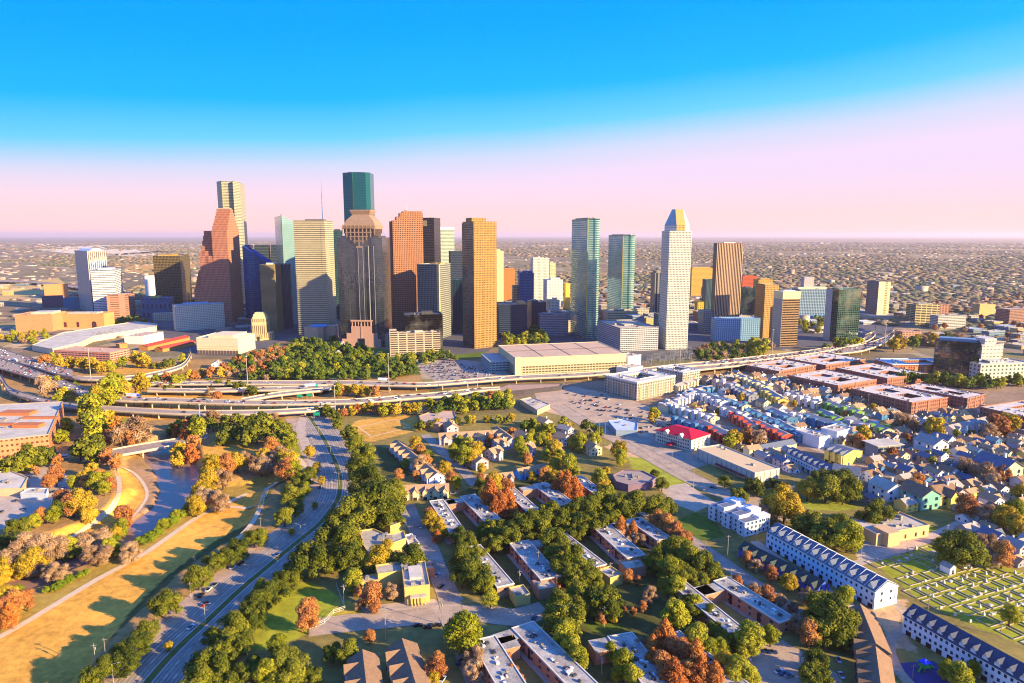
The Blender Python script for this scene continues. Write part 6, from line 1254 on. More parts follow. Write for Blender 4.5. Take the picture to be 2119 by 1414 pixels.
# sign gantry on the underpass and fence at the corner park
m_sg=plain('sign_green','#188c70',.5,.05)
for u,v,lb in ((655,857,'green highway sign board hanging on lowest ramp, left'),(668,852,'green highway sign board hanging on lowest ramp, right'),(620,820,'teal highway sign board under the near deck'),(640,818,'second teal highway sign board under the near deck')):
    p=G(u,v,5); r=thing('highway_sign',lb,'road sign',p,R(5)); part(r,'board',MB().box(-3.2,3.2,0,.25,-1.6,1.8,bottom=True),m_sg); part(r,'post',MB().tube((-2.6,.2,-5),(-2.6,.2,1.6),.15),mP); part(r,'post',MB().tube((2.6,.2,-5),(2.6,.2,1.6),.15),mP)
mb=MB(); F_=[G(u,v) for u,v in ((697,1215),(714,1262),(690,1270),(672,1290),(650,1300),(640,1303))]
for a,b in zip(F_[:-1],F_[1:]):
    n_=max(1,int((b-a).length/3)); d=(b-a)
    for k in range(n_): q_=a+d*(k/n_); mb.box(q_.x-.08,q_.x+.08,q_.y-.08,q_.y+.08,0,2.2)
    nn=Vector((-d.y,d.x,0)).normalized()*.05
    for z_ in (.3,1.2,2.0): mb.poly([a+nn+Vector((0,0,z_)),b+nn+Vector((0,0,z_)),b+nn+Vector((0,0,z_+.12)),a+nn+Vector((0,0,z_+.12))]); mb.poly([b-nn+Vector((0,0,z_)),a-nn+Vector((0,0,z_)),a-nn+Vector((0,0,z_+.12)),b-nn+Vector((0,0,z_+.12))])
tag(part(None,'park_fence',mb,m_wht),'white post and rail fence zigzagging at the corner park','fence')
# ================= trees
def crown(seed,n,leaf,kind='round',lobes=14):
    rg=np.random.RandomState(seed); 
    if kind=='cone':
        t=rg.rand(lobes*3); a=rg.rand(len(t))*6.283; rad=np.sqrt(rg.rand(len(t)))*(1-t**2.2)*.34; LC=np.column_stack([np.cos(a)*rad,np.sin(a)*rad,.16+t*.72]); LR=.06+.07*(1-t)
    elif kind=='oval':
        t=rg.rand(lobes); a=rg.rand(lobes)*6.283; rad=.27*np.sqrt(rg.rand(lobes))*np.sin(np.pi*(.15+.75*t))+.02; LC=np.column_stack([np.cos(a)*rad,np.sin(a)*rad,.20+t*.64]); LR=.07+.09*rg.rand(lobes)
    else:
        a=rg.rand(lobes)*6.283; rad=.36*np.sqrt(rg.rand(lobes)); zc=.17+.52*rg.rand(lobes)*(1-rad*.9)+.12*(1-rad/.36); LC=np.column_stack([np.cos(a)*rad,np.sin(a)*rad,zc]); LR=.065+.085*rg.rand(lobes)
    k=rg.choice(len(LC),n,p=LR**2/np.sum(LR**2)); d=rg.normal(size=(n,3)); d/=np.linalg.norm(d,axis=1)[:,None]; d[:,2]=np.where(rg.rand(n)<.55,np.abs(d[:,2]),d[:,2]); rr_=LR[k]*(.62+.62*rg.rand(n)**.8)
    if kind=='bare': rr_=LR[k]*(.3+1.0*rg.rand(n))
    c=LC[k]+d*rr_[:,None]*[1,1,.85]
    nn=d+rg.normal(size=(n,3))*.42+[0,0,.2]; nn/=np.linalg.norm(nn,axis=1)[:,None]
    u=np.cross(nn,rg.normal(size=(n,3))); u/=np.linalg.norm(u,axis=1)[:,None]; v=np.cross(nn,u); s=leaf*(.6+.8*rg.rand(n))[:,None]
    if kind=='bare': u*=s*1.9; v*=s*.22
    else: u*=s; v*=s*.75
    V=np.stack([c-u-v*.3,c+u*.2-v,c+u+v*.2,c-u*.1+v],1).reshape(-1,3)
    col_=np.repeat((.6*rg.rand(len(LC))[k]+.4*rg.rand(n)),4)
    me=bpy.data.meshes.new('crown'); me.vertices.add(n*4); me.vertices.foreach_set('co',V.ravel()); me.loops.add(n*4); me.loops.foreach_set('vertex_index',np.arange(n*4,dtype=np.int32)); me.polygons.add(n); me.polygons.foreach_set('loop_start',np.arange(0,n*4,4,dtype=np.int32)); me.update(calc_edges=True)
    at=me.color_attributes.new('tint','FLOAT_COLOR','POINT'); at.data.foreach_set('color',np.column_stack([col_,col_,col_,np.ones(n*4)]).astype(np.float32).ravel()); return me
def trunkm(seed,kind):
    rg=random.Random(seed); mb=MB(); top=.42 if kind!='cone' else .8
    mb.tube((0,0,-.03),(0,0,top*.6),.034,.024,6,cap=False); mb.tube((0,0,top*.6),(.01,0,top+.15),.024,.006,5,cap=False)
    for i in range(5 if kind!='bare' else 11):
        a=rg.random()*6.28; r_=rg.uniform(.14,.33); z0=rg.uniform(.18,.4); mb.tube((0,0,z0),(math.cos(a)*r_,math.sin(a)*r_,z0+rg.uniform(.15,.42)),.014,.004,4,cap=False)
    return mb
def foliage(name,cs,tr=.18):
    m,nt,b=newmat(name); q=N(nt); a=q.n('ShaderNodeVertexColor',layer_name='tint'); oi=q.n('ShaderNodeObjectInfo')
    f=q.math('ADD',q.math('MULTIPLY',a.outputs[0],.62),q.math('MULTIPLY',oi.outputs['Random'],.38))
    c=q.ramp(f,[(i/(len(cs)-1),hx(x)) for i,x in enumerate(cs)]); q.l(c,b.inputs['Base Color']); b.inputs['Roughness'].default_value=.75; b.inputs['Specular IOR Level'].default_value=.15
    t=q.n('ShaderNodeBsdfTranslucent'); q.l(c,t.inputs[0]); mx=q.n('ShaderNodeMixShader'); mx.inputs[0].default_value=tr; q.l(b.outputs[0],mx.inputs[1]); q.l(t.outputs[0],mx.inputs[2]); o=nt.nodes['Material Output']; q.l(mx.outputs[0],o.inputs[0]); return m
m_bark=plain('bark','#5c4636',.95,.25,3)
TK={ 'oak':('evergreen_oak','round','dark green spreading oak','green tree','dark green oaks',1.0,['#34400f','#585e14','#7e7c1e','#a0962e'],['#58401c']),
 'park':('broadleaf_evergreen','round','mid green downtown park tree','park tree','green trees of downtown park',1.05,['#34480f','#52641a','#727e22','#929032'],0),
 'green':('leafy_tree','oval','bright green rounded tree','green tree','bright green trees',1.15,['#5c6414','#848418','#a8a028','#c4b43a'],0),
 'yellow':('yellow_tree','oval','golden yellow autumn tree','yellow tree','yellow autumn trees',1.1,['#80701c','#a88c20','#c8a42c','#d8b83c'],0),
 'orange':('orange_tree','oval','orange brown autumn tree','autumn tree','orange autumn trees',1.15,['#7c4824','#a8683c','#c48444','#bc9448'],0),
 'rust':('rust_cypress','cone','tall rust red cypress','cypress','rust red cypresses',1.25,['#80441f','#ac6030','#cc8038','#cc9844'],0),
 'bare':('bare_tree','bare','bare twiggy pinkish brown tree','bare tree','bare winter trees',1.1,['#80624a','#a07c58','#bc9870','#ccac84'],0),
 'shrub':('shrub','round','low green shrub','shrub','green shrubs',.9,['#46580f','#6c7c14','#8c9420','#b0ac28'],0)}
FM={k:foliage('foliage_'+k,v[6]) for k,v in TK.items()}
TM={}
for i,(k,v) in enumerate(TK.items()):
    hi=[(crown(100*i+s,9000,.020 if k!='bare' else .032,v[1],42 if v[1]!='bare' else 26),) for s in range(3)]
    lo=[(crown(100*i+50+s,1700,.044 if k!='bare' else .055,v[1],24),) for s in range(4)]
    for L_ in (hi,lo):
        for (m_,) in L_: m_.materials.append(FM[k])
    tr=[trunkm(i*10+s,v[1]).mesh('trunk',m_bark) for s in range(2)]
    TM[k]=(hi,lo,tr)
TC={k:0 for k in TK}
def tree(kind,x,y,dia,rr,z=None,hk=1.0):
    v=TK[kind]
    if TC[kind]>=298: return
    TC[kind]+=1; z=HZ(x,y) if z is None else z
    hi,lo,tr=TM[kind]; near=math.hypot(x,y)<620; me_=rr.choice(hi if near else lo)[0]
    r=thing(v[0],None,v[3],(x,y,z-.05),rr.uniform(0,6.28),v[4],v[2]); wd=dia*1.08 if v[1]!='cone' else dia/.82; hh=wd*v[5]*hk
    if v[1] in('oval',): wd*=1.12; hh=wd*.95*hk
    r.scale=(wd*rr.uniform(.92,1.08),wd*rr.uniform(.92,1.08),hh*rr.uniform(.92,1.1))
    obj('crown',me_,r); obj('trunk',rr.choice(tr),r)
def treeC(kind,u,v,dpx,rr,hk=1.0):
    """tree whose crown middle is seen at (u,v), crown dpx wide in the photograph"""
    hc=6
    for _ in range(4):
        p=G(u,v,hc); g=HZ(p.x,p.y); s=math.sqrt(p.x**2+p.y**2+(CH-hc)**2); dia=dpx*s/CF; hc=g+dia*{'rust':.62}.get(kind,.52)
    p=G(u,v,hc); tree(kind,p.x,p.y,dia,rr,None,hk)
rr=random.Random(99)
# single trees: kind, crown centre, crown width
T1='''oak 340 1245 56;oak 262 1362 52;oak 246 1352 34;oak 285 1325 48;oak 305 1300 40;oak 210 1385 46;oak 185 1400 40;oak 410 1190 52;oak 445 1158 44;oak 470 1150 40;oak 490 1135 44;oak 525 1110 40;oak 540 1108 30;oak 588 1065 44;oak 610 1050 36;oak 605 1020 46;oak 625 990 42;oak 640 980 32
oak 640 1152 80;oak 705 1100 86;oak 720 1150 64;oak 740 1060 80;oak 780 1035 96;oak 800 1060 70;oak 760 1000 80;oak 745 960 60;oak 755 935 50;oak 735 915 44;oak 725 895 36;oak 700 1075 60;oak 815 1020 56
green 730 1200 40;green 735 1215 26;oak 690 1160 50;oak 660 1135 40
oak 430 1370 76;oak 470 1340 70;oak 480 1300 66;oak 520 1270 60;oak 535 1240 56;oak 570 1220 54;oak 590 1195 50;oak 605 1180 40;oak 455 1395 60;oak 410 1405 60;oak 500 1320 50;oak 545 1215 40;oak 440 1320 40
oak 520 1380 60;oak 590 1365 76;oak 600 1395 60;oak 645 1395 40;green 575 1340 40;green 555 1400 50;oak 690 1345 40;oak 718 1345 50
orange 637 1280 56;orange 770 1235 50;bare 808 1225 34;orange 740 1225 20;orange 775 1255 26;bare 745 1250 22
yellow 790 1155 50;yellow 765 1165 36;oak 850 1150 66;oak 830 1165 40;yellow 800 1135 30;yellow 745 1385 20;orange 765 1318 26
yellow 890 1075 30;orange 888 1068 28;yellow 905 1090 36;yellow 915 1100 26;rust 905 1110 20;oak 950 1105 40;oak 968 1120 44
rust 1015 1030 44;rust 1035 1045 40;rust 1050 1035 36;yellow 1020 1005 44;rust 1060 1055 26;rust 1025 1055 30;yellow 1000 1020 26;oak 995 1000 26;orange 1048 1010 36
rust 1160 1000 36;rust 1175 1010 40;yellow 1150 990 30;rust 1190 1015 36;orange 1165 980 26;orange 1125 985 30;rust 1150 1012 26
oak 960 1150 60;oak 985 1180 66;oak 1000 1200 50;oak 955 1190 50;oak 990 1145 40;green 1015 1215 34;green 1015 1240 34;oak 1010 1175 30
oak 1020 1090 56;oak 1050 1105 60;oak 1080 1085 60;oak 1110 1075 66;oak 1140 1060 66;oak 1020 1120 44;oak 1125 1095 40;oak 1165 1080 50;oak 1185 1060 50;oak 1000 1100 36
oak 1150 1120 60;oak 1175 1150 66;oak 1200 1170 56;oak 1165 1175 56;oak 1190 1190 50;oak 1220 1190 46;oak 1140 1150 40;oak 1235 1205 30
oak 1215 1050 60;oak 1250 1040 60;oak 1280 1045 60;oak 1310 1040 56;oak 1235 1075 56;oak 1205 1080 50;oak 1190 1095 44;oak 1265 1065 44;oak 1360 1045 50;oak 1380 1040 40;green 1355 1055 30
rust 1285 1092 30;rust 1310 1100 24;bare 1320 1115 30;bare 1300 1120 24;orange 1360 1082 40;orange 1378 1090 40;orange 1400 1105 36;orange 1420 1120 30;orange 1385 1105 34
oak 1400 1130 60;oak 1430 1150 66;oak 1460 1170 60;oak 1480 1190 36;oak 1370 1150 50;oak 1390 1175 56;oak 1350 1165 40;green 1390 1185 44;oak 1420 1190 44;oak 1450 1200 40
oak 1170 1270 80;oak 1250 1235 76;oak 1200 1225 60;oak 1160 1240 60;oak 1200 1250 50
green 1170 1320 50;green 1185 1345 50;green 1200 1365 44;green 1155 1300 36;green 960 1315 80;oak 945 1300 50;oak 975 1325 50
green 1265 1350 34;green 1290 1375 44;green 1310 1400 44;green 1280 1395 30;green 1400 1215 44;oak 1380 1210 40;oak 1420 1245 40;green 1395 1280 56;green 1440 1250 36;oak 1465 1265 36;oak 1430 1265 36;oak 1475 1300 44;oak 1500 1320 44;green 1445 1325 56;green 1465 1345 40;green 1490 1340 36;green 1550 1320 60;green 1545 1345 40;yellow 1500 1375 44;green 1525 1390 50;green 1545 1400 44;green 1515 1405 40;green 1595 1318 34
rust 1375 1325 50;orange 1390 1350 50;orange 1410 1360 50;rust 1350 1345 36;orange 1370 1380 50;rust 1440 1370 50;rust 1450 1395 44;orange 1420 1395 44;rust 1395 1400 50;rust 1350 1370 36;bare 1325 1335 36;rust 1480 1405 40;orange 1375 1405 40
bare 980 1360 44;bare 985 1385 44;orange 975 1345 24;orange 900 1385 44;orange 905 1370 30;yellow 895 1405 30;bare 1045 1325 20;orange 1050 1365 24;orange 1060 1390 26;orange 1075 1410 24
orange 1300 1195 26;orange 1320 1202 18;orange 1245 1280 26;yellow 1268 1278 22;bare 1345 1230 30;orange 1330 1255 20;orange 1290 1265 16;orange 1310 1265 16
orange 1525 1205 28;bare 1562 1220 26;orange 1588 1235 34;orange 1560 1228 20;bare 1612 1240 28;orange 1595 1187 30;yellow 1632 1205 36;bare 1565 1170 26;orange 1545 1158 26;bare 1672 1232 34;bare 1640 1255 20
oak 1720 1265 86;oak 1695 1290 70;oak 1745 1290 66;green 1750 1235 40;oak 1700 1250 50;oak 1735 1320 40;bare 1648 1290 30;orange 1675 1315 44;oak 1690 1365 50;oak 1680 1390 50;oak 1700 1400 44;green 1560 1410 30
green 1985 1400 44;green 1960 1390 30;green 2015 1385 26;green 2090 1275 30
oak 1990 1130 70;oak 1970 1140 50;oak 2015 1140 50;bare 2060 1145 40;orange 2075 1150 40;bare 2040 1120 30
oak 1735 995 66;oak 1710 1005 60;oak 1755 1010 50;oak 1700 985 40;yellow 1672 1010 44;oak 1745 1020 40
yellow 1625 1045 66;yellow 1600 1045 50;orange 1640 1060 40;bare 1590 1060 36;oak 1680 1075 56;oak 1710 1090 60;oak 1740 1085 50;oak 1660 1085 44;oak 1700 1110 50;green 1755 1110 56;green 1770 1125 36;oak 1730 1110 40;oak 1820 1060 50;oak 1800 1070 44;oak 1840 1065 36;oak 1560 1005 40;oak 1600 1000 36;oak 1530 1020 36;oak 1620 1010 30;oak 1500 995 26
yellow 1935 885 36;yellow 1920 885 24;orange 1885 880 26;bare 1870 870 40;yellow 2090 875 36;orange 2065 880 36;bare 2050 890 30;yellow 1786 900 30;orange 1780 915 30;bare 1765 910 26;yellow 1520 905 36;orange 1545 900 30;bare 1570 905 36;green 1510 915 26;yellow 1350 865 22;green 1355 858 24
yellow 2080 1070 40;green 2100 1060 36;yellow 2110 1085 36;bare 2040 1060 36;orange 2000 1050 40;bare 2060 995 30;orange 2075 985 26;yellow 2020 960 22;bare 2040 975 40;bare 2000 965 36;bare 1880 1005 36;orange 1900 1000 30;yellow 2110 1020 30;oak 1925 940 20;orange 1845 940 24
yellow 860 920 30;orange 870 935 30;orange 880 955 30;green 885 945 26;bare 870 960 36;orange 825 985 24;yellow 920 970 30;orange 935 985 24;green 945 1000 24;bare 900 970 26;green 840 960 20;orange 860 985 20
green 950 920 30;green 970 925 34;yellow 985 930 36;green 960 945 40;green 940 940 30;yellow 975 950 30;green 1075 925 34;green 1095 915 30;green 1120 910 26;green 1085 940 26;yellow 1145 935 36;green 1160 950 30;green 1130 945 24;orange 1030 915 24;yellow 1150 965 36;green 1100 900 24;yellow 1280 935 36;green 1285 950 30;green 1230 915 30;oak 1215 880 30;oak 1235 890 30;green 1200 915 34;yellow 1185 915 26;green 1180 970 44;yellow 1255 975 20;green 1240 990 36;yellow 1250 1010 36;green 1260 1020 30;oak 1355 978 20;oak 1370 1000 30;orange 995 995 24
green 190 850 60;yellow 215 870 46;green 195 880 50;yellow 200 825 36;green 180 840 36;green 225 815 44;green 235 805 36;yellow 260 810 32;yellow 290 800 36;green 240 790 32;green 220 825 34;green 205 820 26
oak 370 880 36;oak 400 875 40;green 410 890 36;oak 360 890 26;rust 385 895 26;rust 365 900 20;orange 400 920 36;rust 395 940 30;yellow 372 935 30;yellow 368 952 26;oak 440 875 30;oak 480 865 40;oak 500 880 50;oak 530 890 50;oak 560 880 50;oak 590 890 40;oak 470 890 40;oak 540 865 40;oak 510 905 36;oak 580 905 44;green 600 915 36;bare 565 865 30;bare 440 860 30;oak 460 905 30
orange 265 905 30;bare 285 890 50;bare 250 900 40;rust 245 890 30;orange 225 905 24;oak 180 925 50;oak 200 920 40;oak 165 930 36;green 128 905 26;green 140 880 26
oak 30 955 40;oak 60 945 44;oak 85 940 40;oak 100 935 30;oak 10 960 30
green 195 945 26;orange 220 945 30;orange 240 955 30;yellow 170 990 24;orange 120 955 20;orange 115 985 34;orange 75 975 16;orange 100 1000 24;yellow 60 970 14;orange 205 985 26;green 200 1000 30;green 215 1010 26;yellow 190 975 24;orange 180 1000 22;orange 150 1045 40;yellow 170 1040 44;orange 130 1035 36;oak 125 1050 36;yellow 185 1055 30;green 110 1068 26;orange 85 1070 24;green 72 1078 24;bare 155 1025 30;orange 228 1005 24;green 220 990 20;green 150 1000 20
yellow 440 975 44;yellow 430 1000 40;yellow 490 955 40;orange 470 965 36;bare 540 970 44;bare 560 960 36;yellow 585 950 36;yellow 600 960 44;green 610 975 36;orange 590 975 40;bare 460 990 40;yellow 545 945 30;orange 520 960 26;bare 505 945 30;bare 420 1030 40;bare 455 1035 40;yellow 405 1050 34;yellow 415 1020 36;bare 575 940 36;orange 560 925 36;yellow 640 935 24;yellow 655 970 20;yellow 665 995 16;yellow 604 1100 14;yellow 652 1046 14;yellow 349 1336 18
bare 60 1135 60;bare 95 1130 60;bare 30 1150 50;bare 85 1160 50;yellow 65 1165 50;yellow 90 1160 36;green 145 1125 36;oak 160 1130 40;oak 140 1140 30;bare 195 1115 50;bare 200 1145 44;orange 255 1065 36;orange 260 1085 24;bare 270 1140 36;green 225 1135 30;oak 240 1138 24;yellow 0 1175 40;yellow -10 1200 36;bare 120 1180 36;bare 105 1185 30;oak 15 1120 40;oak 35 1100 36;green 250 1095 30;yellow 240 1105 24
yellow 10 1245 40;orange 5 1265 40;orange 30 1250 40;orange 55 1245 30;green 38 1235 30;rust 20 1275 30;oak 20 1225 20
orange 1400 745 0;yellow 95 790 20;green 120 790 16;bare 90 800 40;yellow 135 815 24;green 120 825 20'''
for tk in T1.replace('\n',';').split(';'):
    k,u,v,d=tk.split(); 
    if float(d)>0: treeC(k,float(u),float(v),float(d)*1.08,rr)
# shrubs along the river and rows
def along(kind,pts,step,dpx,jit=4,seed=1):
    r2=random.Random(seed)
    for (u0,v0),(u1,v1) in zip(pts[:-1],pts[1:]):
        n=max(1,int(math.hypot(u1-u0,v1-v0)/step))
        for k in range(n):
            t=(k+r2.random()*.6)/n; kk=r2.choice(kind) if isinstance(kind,list) else kind; treeC(kk,u0+(u1-u0)*t+r2.uniform(-jit,jit),v0+(v1-v0)*t+r2.uniform(-jit,jit)*.6,dpx*r2.uniform(.75,1.2),r2)
along(['shrub','shrub','green'],[(290,1118),(330,1090),(370,1062),(400,1045)],9,22,4,1)
along(['shrub'],[(90,1222),(130,1200),(180,1180)],12,18,4,2); along('shrub',[(225,1120),(255,1095)],10,20,3,3)
along(['shrub','yellow','green'],[(0,1182),(60,1190),(110,1170)],14,20,5,4)
along(['yellow','green','orange'],[(85,748),(105,742),(140,750)],14,22,4,5)
along(['yellow','green','yellow'],[(85,745),(110,752),(160,756),(230,760),(270,750)],14,22,6,6); along(['yellow'],[(280,745),(320,748)],12,26,5,7)
along(['green','oak'],[(320,752),(370,745),(385,735)],14,22,6,8); along(['orange','green','yellow'],[(320,790),(370,785),(430,770),(470,775)],14,22,6,9)
along(['oak','green'],[(640,1010),(610,1035)],16,26,3,10)
along(['yellow','green','yellow','orange'],[(710,852),(760,845),(820,848),(880,845)],11,24,6,11)
along(['park','green'],[(890,840),(960,832),(1030,828),(1060,815)],12,28,6,12); along(['park','green'],[(900,850),(980,840),(1065,830)],14,26,5,13)
along(['yellow','orange','green'],[(930,815),(1000,820),(1060,815)],14,20,4,14); along(['green','orange','yellow'],[(690,812),(730,806),(780,812)],12,24,4,15)
along(['oak'],[(430,790),(480,795),(560,818)],16,22,4,16); along('oak',[(650,845),(680,848),(700,870),(712,890)],14,24,5,17)
along(['green','yellow','oak'],[(870,880),(960,870),(1060,865),(1120,880)],16,22,4,18)
along(['park','green'],[(1080,880),(1150,893)],14,24,4,19)
along(['park','green','park'],[(2119,785),(2050,792),(1990,790),(1900,780),(1850,782)],12,22,5,20); along(['park','bare','yellow'],[(1850,715),(1920,700),(1990,705)],12,24,8,21)
along(['park','green'],[(1700,720),(1720,716),(1790,705)],14,22,5,22); along(['green'],[(1545,720),(1570,715),(1590,722)],10,26,4,23)
# scattered woods: region, spacing (m), kinds, crown (m)
def wood(poly,sp,kinds,dm,seed,keep=.85,gap=2.5):
    def f(x,y,r2):
        tree(r2.choice(kinds),x,y,r2.uniform(*dm),r2)
    scat(poly,sp,sp,33,f,seed,keep,gap)
wood([(570,745),(620,712),(700,712),(790,745),(860,755),(855,785),(740,790),(560,790)],14.5,['park','park','park','park','park','park','green'],(10,18),41,.68)
wood([(455,770),(500,745),(580,720),(600,740),(575,790),(480,792)],13,['orange','green','orange','park','bare','park'],(9,14),42,.85)
wood([(820,745),(905,730),(950,748),(860,760),(825,785)],13,['park','green','park'],(9,14),43,.7)
wood([(1040,690),(1120,680),(1130,712),(1050,722)],14,['green','park'],(12,18),44,.8)
wood([(1430,735),(1490,715),(1600,725),(1560,745),(1450,752)],13,['green','park','bare','park'],(9,15),45,.7)
wood([(200,665),(330,655),(345,668),(220,675)],14,['park','park'],(10,15),46,.8)
wood([(20,700),(100,695),(60,712),(0,716)],16,['green','yellow'],(9,14),47,.7)
wood([(1640,665),(1710,660),(1700,690),(1650,700)],15,['green','park'],(9,14),48,.7)
wood([(1860,705),(2119,690),(2250,700),(2250,740),(1990,705),(1900,735)],20,['park','bare','orange','park'],(9,15),49,.7)
wood([(120,800),(330,800),(560,835),(610,850),(250,842)],24,['green','bare','oak','orange'],(8,14),50,.45)
wood([(900,910),(1190,880),(1260,960),(1130,1000),(950,1000)],19,['park','green','orange','park','yellow'],(8,12),51,.75)
wood([(1780,930),(1960,880),(2119,890),(2119,1080),(1960,1030),(1830,980)],24,['bare','orange','oak','bare','green'],(7,11),52,.55,.2)
wood([(-60,700),(30,690),(120,700),(60,715)],18,['bare','green','yellow'],(8,12),54,.7)
wood([(1640,950),(1740,975),(1880,1010),(1880,1050),(1700,985)],20,['bare','orange','park'],(6,9),55,.6,.2)
wood([(1400,805),(1720,800),(1885,872),(1700,915),(1400,850)],26,['bare','orange','park','yellow','park'],(6,9),58,.7,-1)
wood([(1850,640),(2250,600),(2250,690),(1900,690)],42,['bare','park','orange','bare'],(11,17),56,.6)
wood([(1100,610),(1800,590),(1800,640),(1100,640)],46,['bare','park','bare'],(11,16),57,.35)
wood([(960,1080),(1180,1010),(1480,1160),(1500,1240),(1100,1290)],24,['park','park','orange','bare'],(8,12),53,.28,3)
# ================= far city: woods and buildings beyond counting
def far_stuff():
    rg=np.random.RandomState(3); n=60000
    d=1650*np.exp(rg.rand(n)*2.5); th=(rg.rand(n)-.5)*R(86); x=d*np.sin(th); y=d*np.cos(th)
    dens=np.sin(x*.0011+1)*np.sin(y*.0009+x*.0004)+.5*np.sin(x*.004)*np.sin(y*.0031)+.35*rg.rand(n)
    far_right=x>-.1*y; keep=(dens>np.where(far_right,-.2,.1))
    fo=np.array([f for f in FOOT]); 
    x,y,d=x[keep],y[keep],d[keep]
    ok=np.ones(len(x),bool)
    for fx,fy,fr in FOOT: 
        if fy>1100: ok&=((x-fx)**2+(y-fy)**2>(fr+8)**2)
    # keep the streets of downtown open
    U0,V0=PX(x,y); ok&=~((V0>612)&(U0>300)&(U0<1650)&(rg.rand(len(x))<.9)); x,y,d=x[ok],y[ok],d[ok]; n=len(x)
    b=MB().v; s=2**.5
    base=[]
    for k,(zr,rr_,m) in enumerate(((0,.7,6),(.45,1.0,6),(.85,.6,6))):
        for i in range(m): a=2*math.pi*(i+k*.5)/m; base.append((math.cos(a)*rr_,math.sin(a)*rr_,zr))
    base.append((0,0,1.05)); base=np.array(base); F_=[]
    for k in range(2):
        for i in range(6): F_+= [(k*6+i,k*6+(i+1)%6,(k+1)*6+i),(k*6+(i+1)%6,(k+1)*6+(i+1)%6,(k+1)*6+i)]
    for i in range(6): F_.append((12+i,12+(i+1)%6,18))
    F_=np.array(F_); nb=len(base)
    sz=(5+6*rg.rand(n))*(1+d/4500); hz=(3+5*rg.rand(n)**2)*(1+d/20000)
    V=base[None]*np.stack([sz,sz,hz],1)[:,None,:]*(1+.35*(rg.rand(n,nb,1)-.5))+np.stack([x,y,0*x],1)[:,None,:]; V[:,:6,2]=-.2
    FF=(F_[None]+(np.arange(n)*nb)[:,None,None]).reshape(-1,3)
    me=bpy.data.meshes.new('distant_woodland'); me.vertices.add(n*nb); me.vertices.foreach_set('co',V.ravel()); me.loops.add(FF.size); me.loops.foreach_set('vertex_index',FF.ravel().astype(np.int32)); me.polygons.add(len(FF)); me.polygons.foreach_set('loop_start',np.arange(0,FF.size,3,dtype=np.int32)); me.update(calc_edges=True)
    c=np.repeat(rg.rand(n),nb); at=me.color_attributes.new('tint','FLOAT_COLOR','POINT'); at.data.foreach_set('color',np.column_stack([c,c,c,c*0+1]).astype(np.float32).ravel())
    m,nt,b_=newmat('far_foliage'); q=N(nt); a=q.n('ShaderNodeVertexColor',layer_name='tint'); tc_=q.n('ShaderNodeTexCoord'); bn=q.noise(tc_.outputs['Object'],.0025,4,.6); q.l(q.ramp(q.math('ADD',q.math('MULTIPLY',a.outputs[0],.5),q.math('MULTIPLY_ADD',bn.outputs[0],1.6,-.55)),[(0,hx('#48522c')),(.35,hx('#646034')),(.6,hx('#80684a')),(.85,hx('#947654')),(1,hx('#ac8446'))]),b_.inputs['Base Color']); b_.inputs['Roughness'].default_value=.9; me.materials.append(m)
    o=obj('distant_woodland',me); o['kind']='stuff'; o['label']='brown and olive wooded suburbs stretching to the horizon'; o['category']='woodland'
    # buildings
    n=4200; d=1450*np.exp(rg.rand(n)*2.6); th=(rg.rand(n)-.5)*R(86); x=d*np.sin(th); y=d*np.cos(th); cl=np.sin(x*.0017+2)*np.sin(y*.0013)+.5*rg.rand(n); k=cl>.12; x,y,d=x[k],y[k],d[k]
    ok=np.ones(len(x),bool)
    for fx,fy,fr in FOOT:
        if fy>1100: ok&=((x-fx)**2+(y-fy)**2>(fr+22)**2)
    x,y,d=x[ok],y[ok],d[ok]; n=len(x)
    w=(8+22*rg.rand(n)**3)*(1+d/4000); l=(7+12*rg.rand(n)**2)*(1+d/7000); h=2.8+3*rg.rand(n)**3+np.where(rg.rand(n)<.015,25*rg.rand(n),0)+d*.0002
    ca,sa=math.cos(R(14)),math.sin(R(14)); bx=np.array([(-.5,-.5),(.5,-.5),(.5,.5),(-.5,.5)]); V=np.zeros((n,8,3))
    for i in range(4):
        lx,ly=bx[i,0]*w,bx[i,1]*l; X_=x+lx*ca-ly*sa; Y_=y+lx*sa+ly*ca; V[:,i]=np.stack([X_,Y_,0*x-.2],1); V[:,i+4]=np.stack([X_,Y_,h],1)
    FQ=np.array([(0,1,5,4),(1,2,6,5),(2,3,7,6),(3,0,4,7),(4,5,6,7)]); FF=(FQ[None]+(np.arange(n)*8)[:,None,None]).reshape(-1,4)
    me=bpy.data.meshes.new('distant_buildings'); me.vertices.add(n*8); me.vertices.foreach_set('co',V.ravel()); me.loops.add(FF.size); me.loops.foreach_set('vertex_index',FF.ravel().astype(np.int32)); me.polygons.add(len(FF)); me.polygons.foreach_set('loop_start',np.arange(0,FF.size,4,dtype=np.int32)); me.update(calc_edges=True)
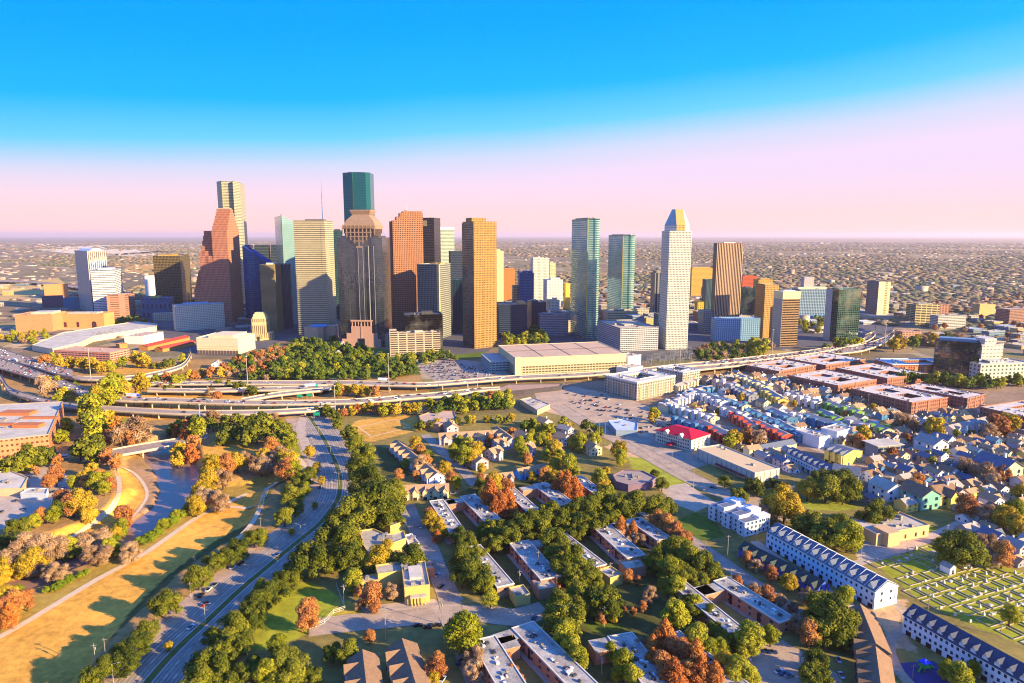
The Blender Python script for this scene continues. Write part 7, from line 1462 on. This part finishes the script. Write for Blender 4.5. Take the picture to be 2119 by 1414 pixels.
    c=np.repeat(rg.rand(n),8); at=me.color_attributes.new('tint','FLOAT_COLOR','POINT'); at.data.foreach_set('color',np.column_stack([c,c,c,c*0+1]).astype(np.float32).ravel())
    m,nt,b_=newmat('far_walls'); q=N(nt); a=q.n('ShaderNodeVertexColor',layer_name='tint'); q.l(q.ramp(a.outputs[0],[(0,hx('#7c6050')),(.3,hx('#9c8068')),(.6,hx('#b09a7c')),(.85,hx('#94705a')),(1,hx('#d8c8b0'))]),b_.inputs['Base Color']); me.materials.append(m)
    o=obj('distant_buildings',me); o['kind']='stuff'; o['label']='countless small pale roofs scattered over the far suburbs'; o['category']='suburb buildings'
far_stuff()

for nm,u,v in (('barrel vaulted tower',190,600),('salmon garage',190,735),('city hall',540,680),('crowned dark tower',750,690),('golden tower',990,690),('huge cream garage',1180,750),('pointed white tower',1405,700),('freeway curve',1760,715),('green mirror tower',1750,660),('mirrored office',2010,750),('brick lofts',1800,810),('red roofed hotel',1420,900),('beige warehouse',1530,965),('village rows',1040,930),('playing field',800,890),('orange brick office',60,880),('river bridge',300,925),('river bend',340,1050),('parkway junction',640,1110),('lower left lawn',150,1300),('yellow community hall',860,1220),('clinic trees',980,1160),('rust tree row',1390,1350),('middle housing blocks',1200,1110),('white modern townhomes',1530,1070),('long white row',1720,1190),('cemetery chapel',1850,1100),('cemetery',2000,1220),('black roofed row',2000,1340),('mint green townhouse',1905,1040),('far right houses',2060,960),('big oak',1730,1290),('market parking',1230,850),('downtown park',650,735),('street crossing',940,1275)): lmark(nm,u,v)
finish_labels()

if HAZE:
    m=bpy.data.materials.new('air_haze'); m.use_nodes=True; nt=m.node_tree; nt.nodes.clear(); v=nt.nodes.new('ShaderNodeVolumePrincipled'); o_=nt.nodes.new('ShaderNodeOutputMaterial'); nt.links.new(v.outputs[0],o_.inputs['Volume'])
    v.inputs['Color'].default_value=HAZEC; v.inputs['Density'].default_value=HAZE; v.inputs['Anisotropy'].default_value=.2
    hz=obj('haze',MB().box(-58500,58500,-2500,70500,-9.5,345,bottom=True).mesh('haze',m)); hz['kind']='stuff'; hz['label']='thin lavender evening haze over the whole city'; hz['category']='haze'
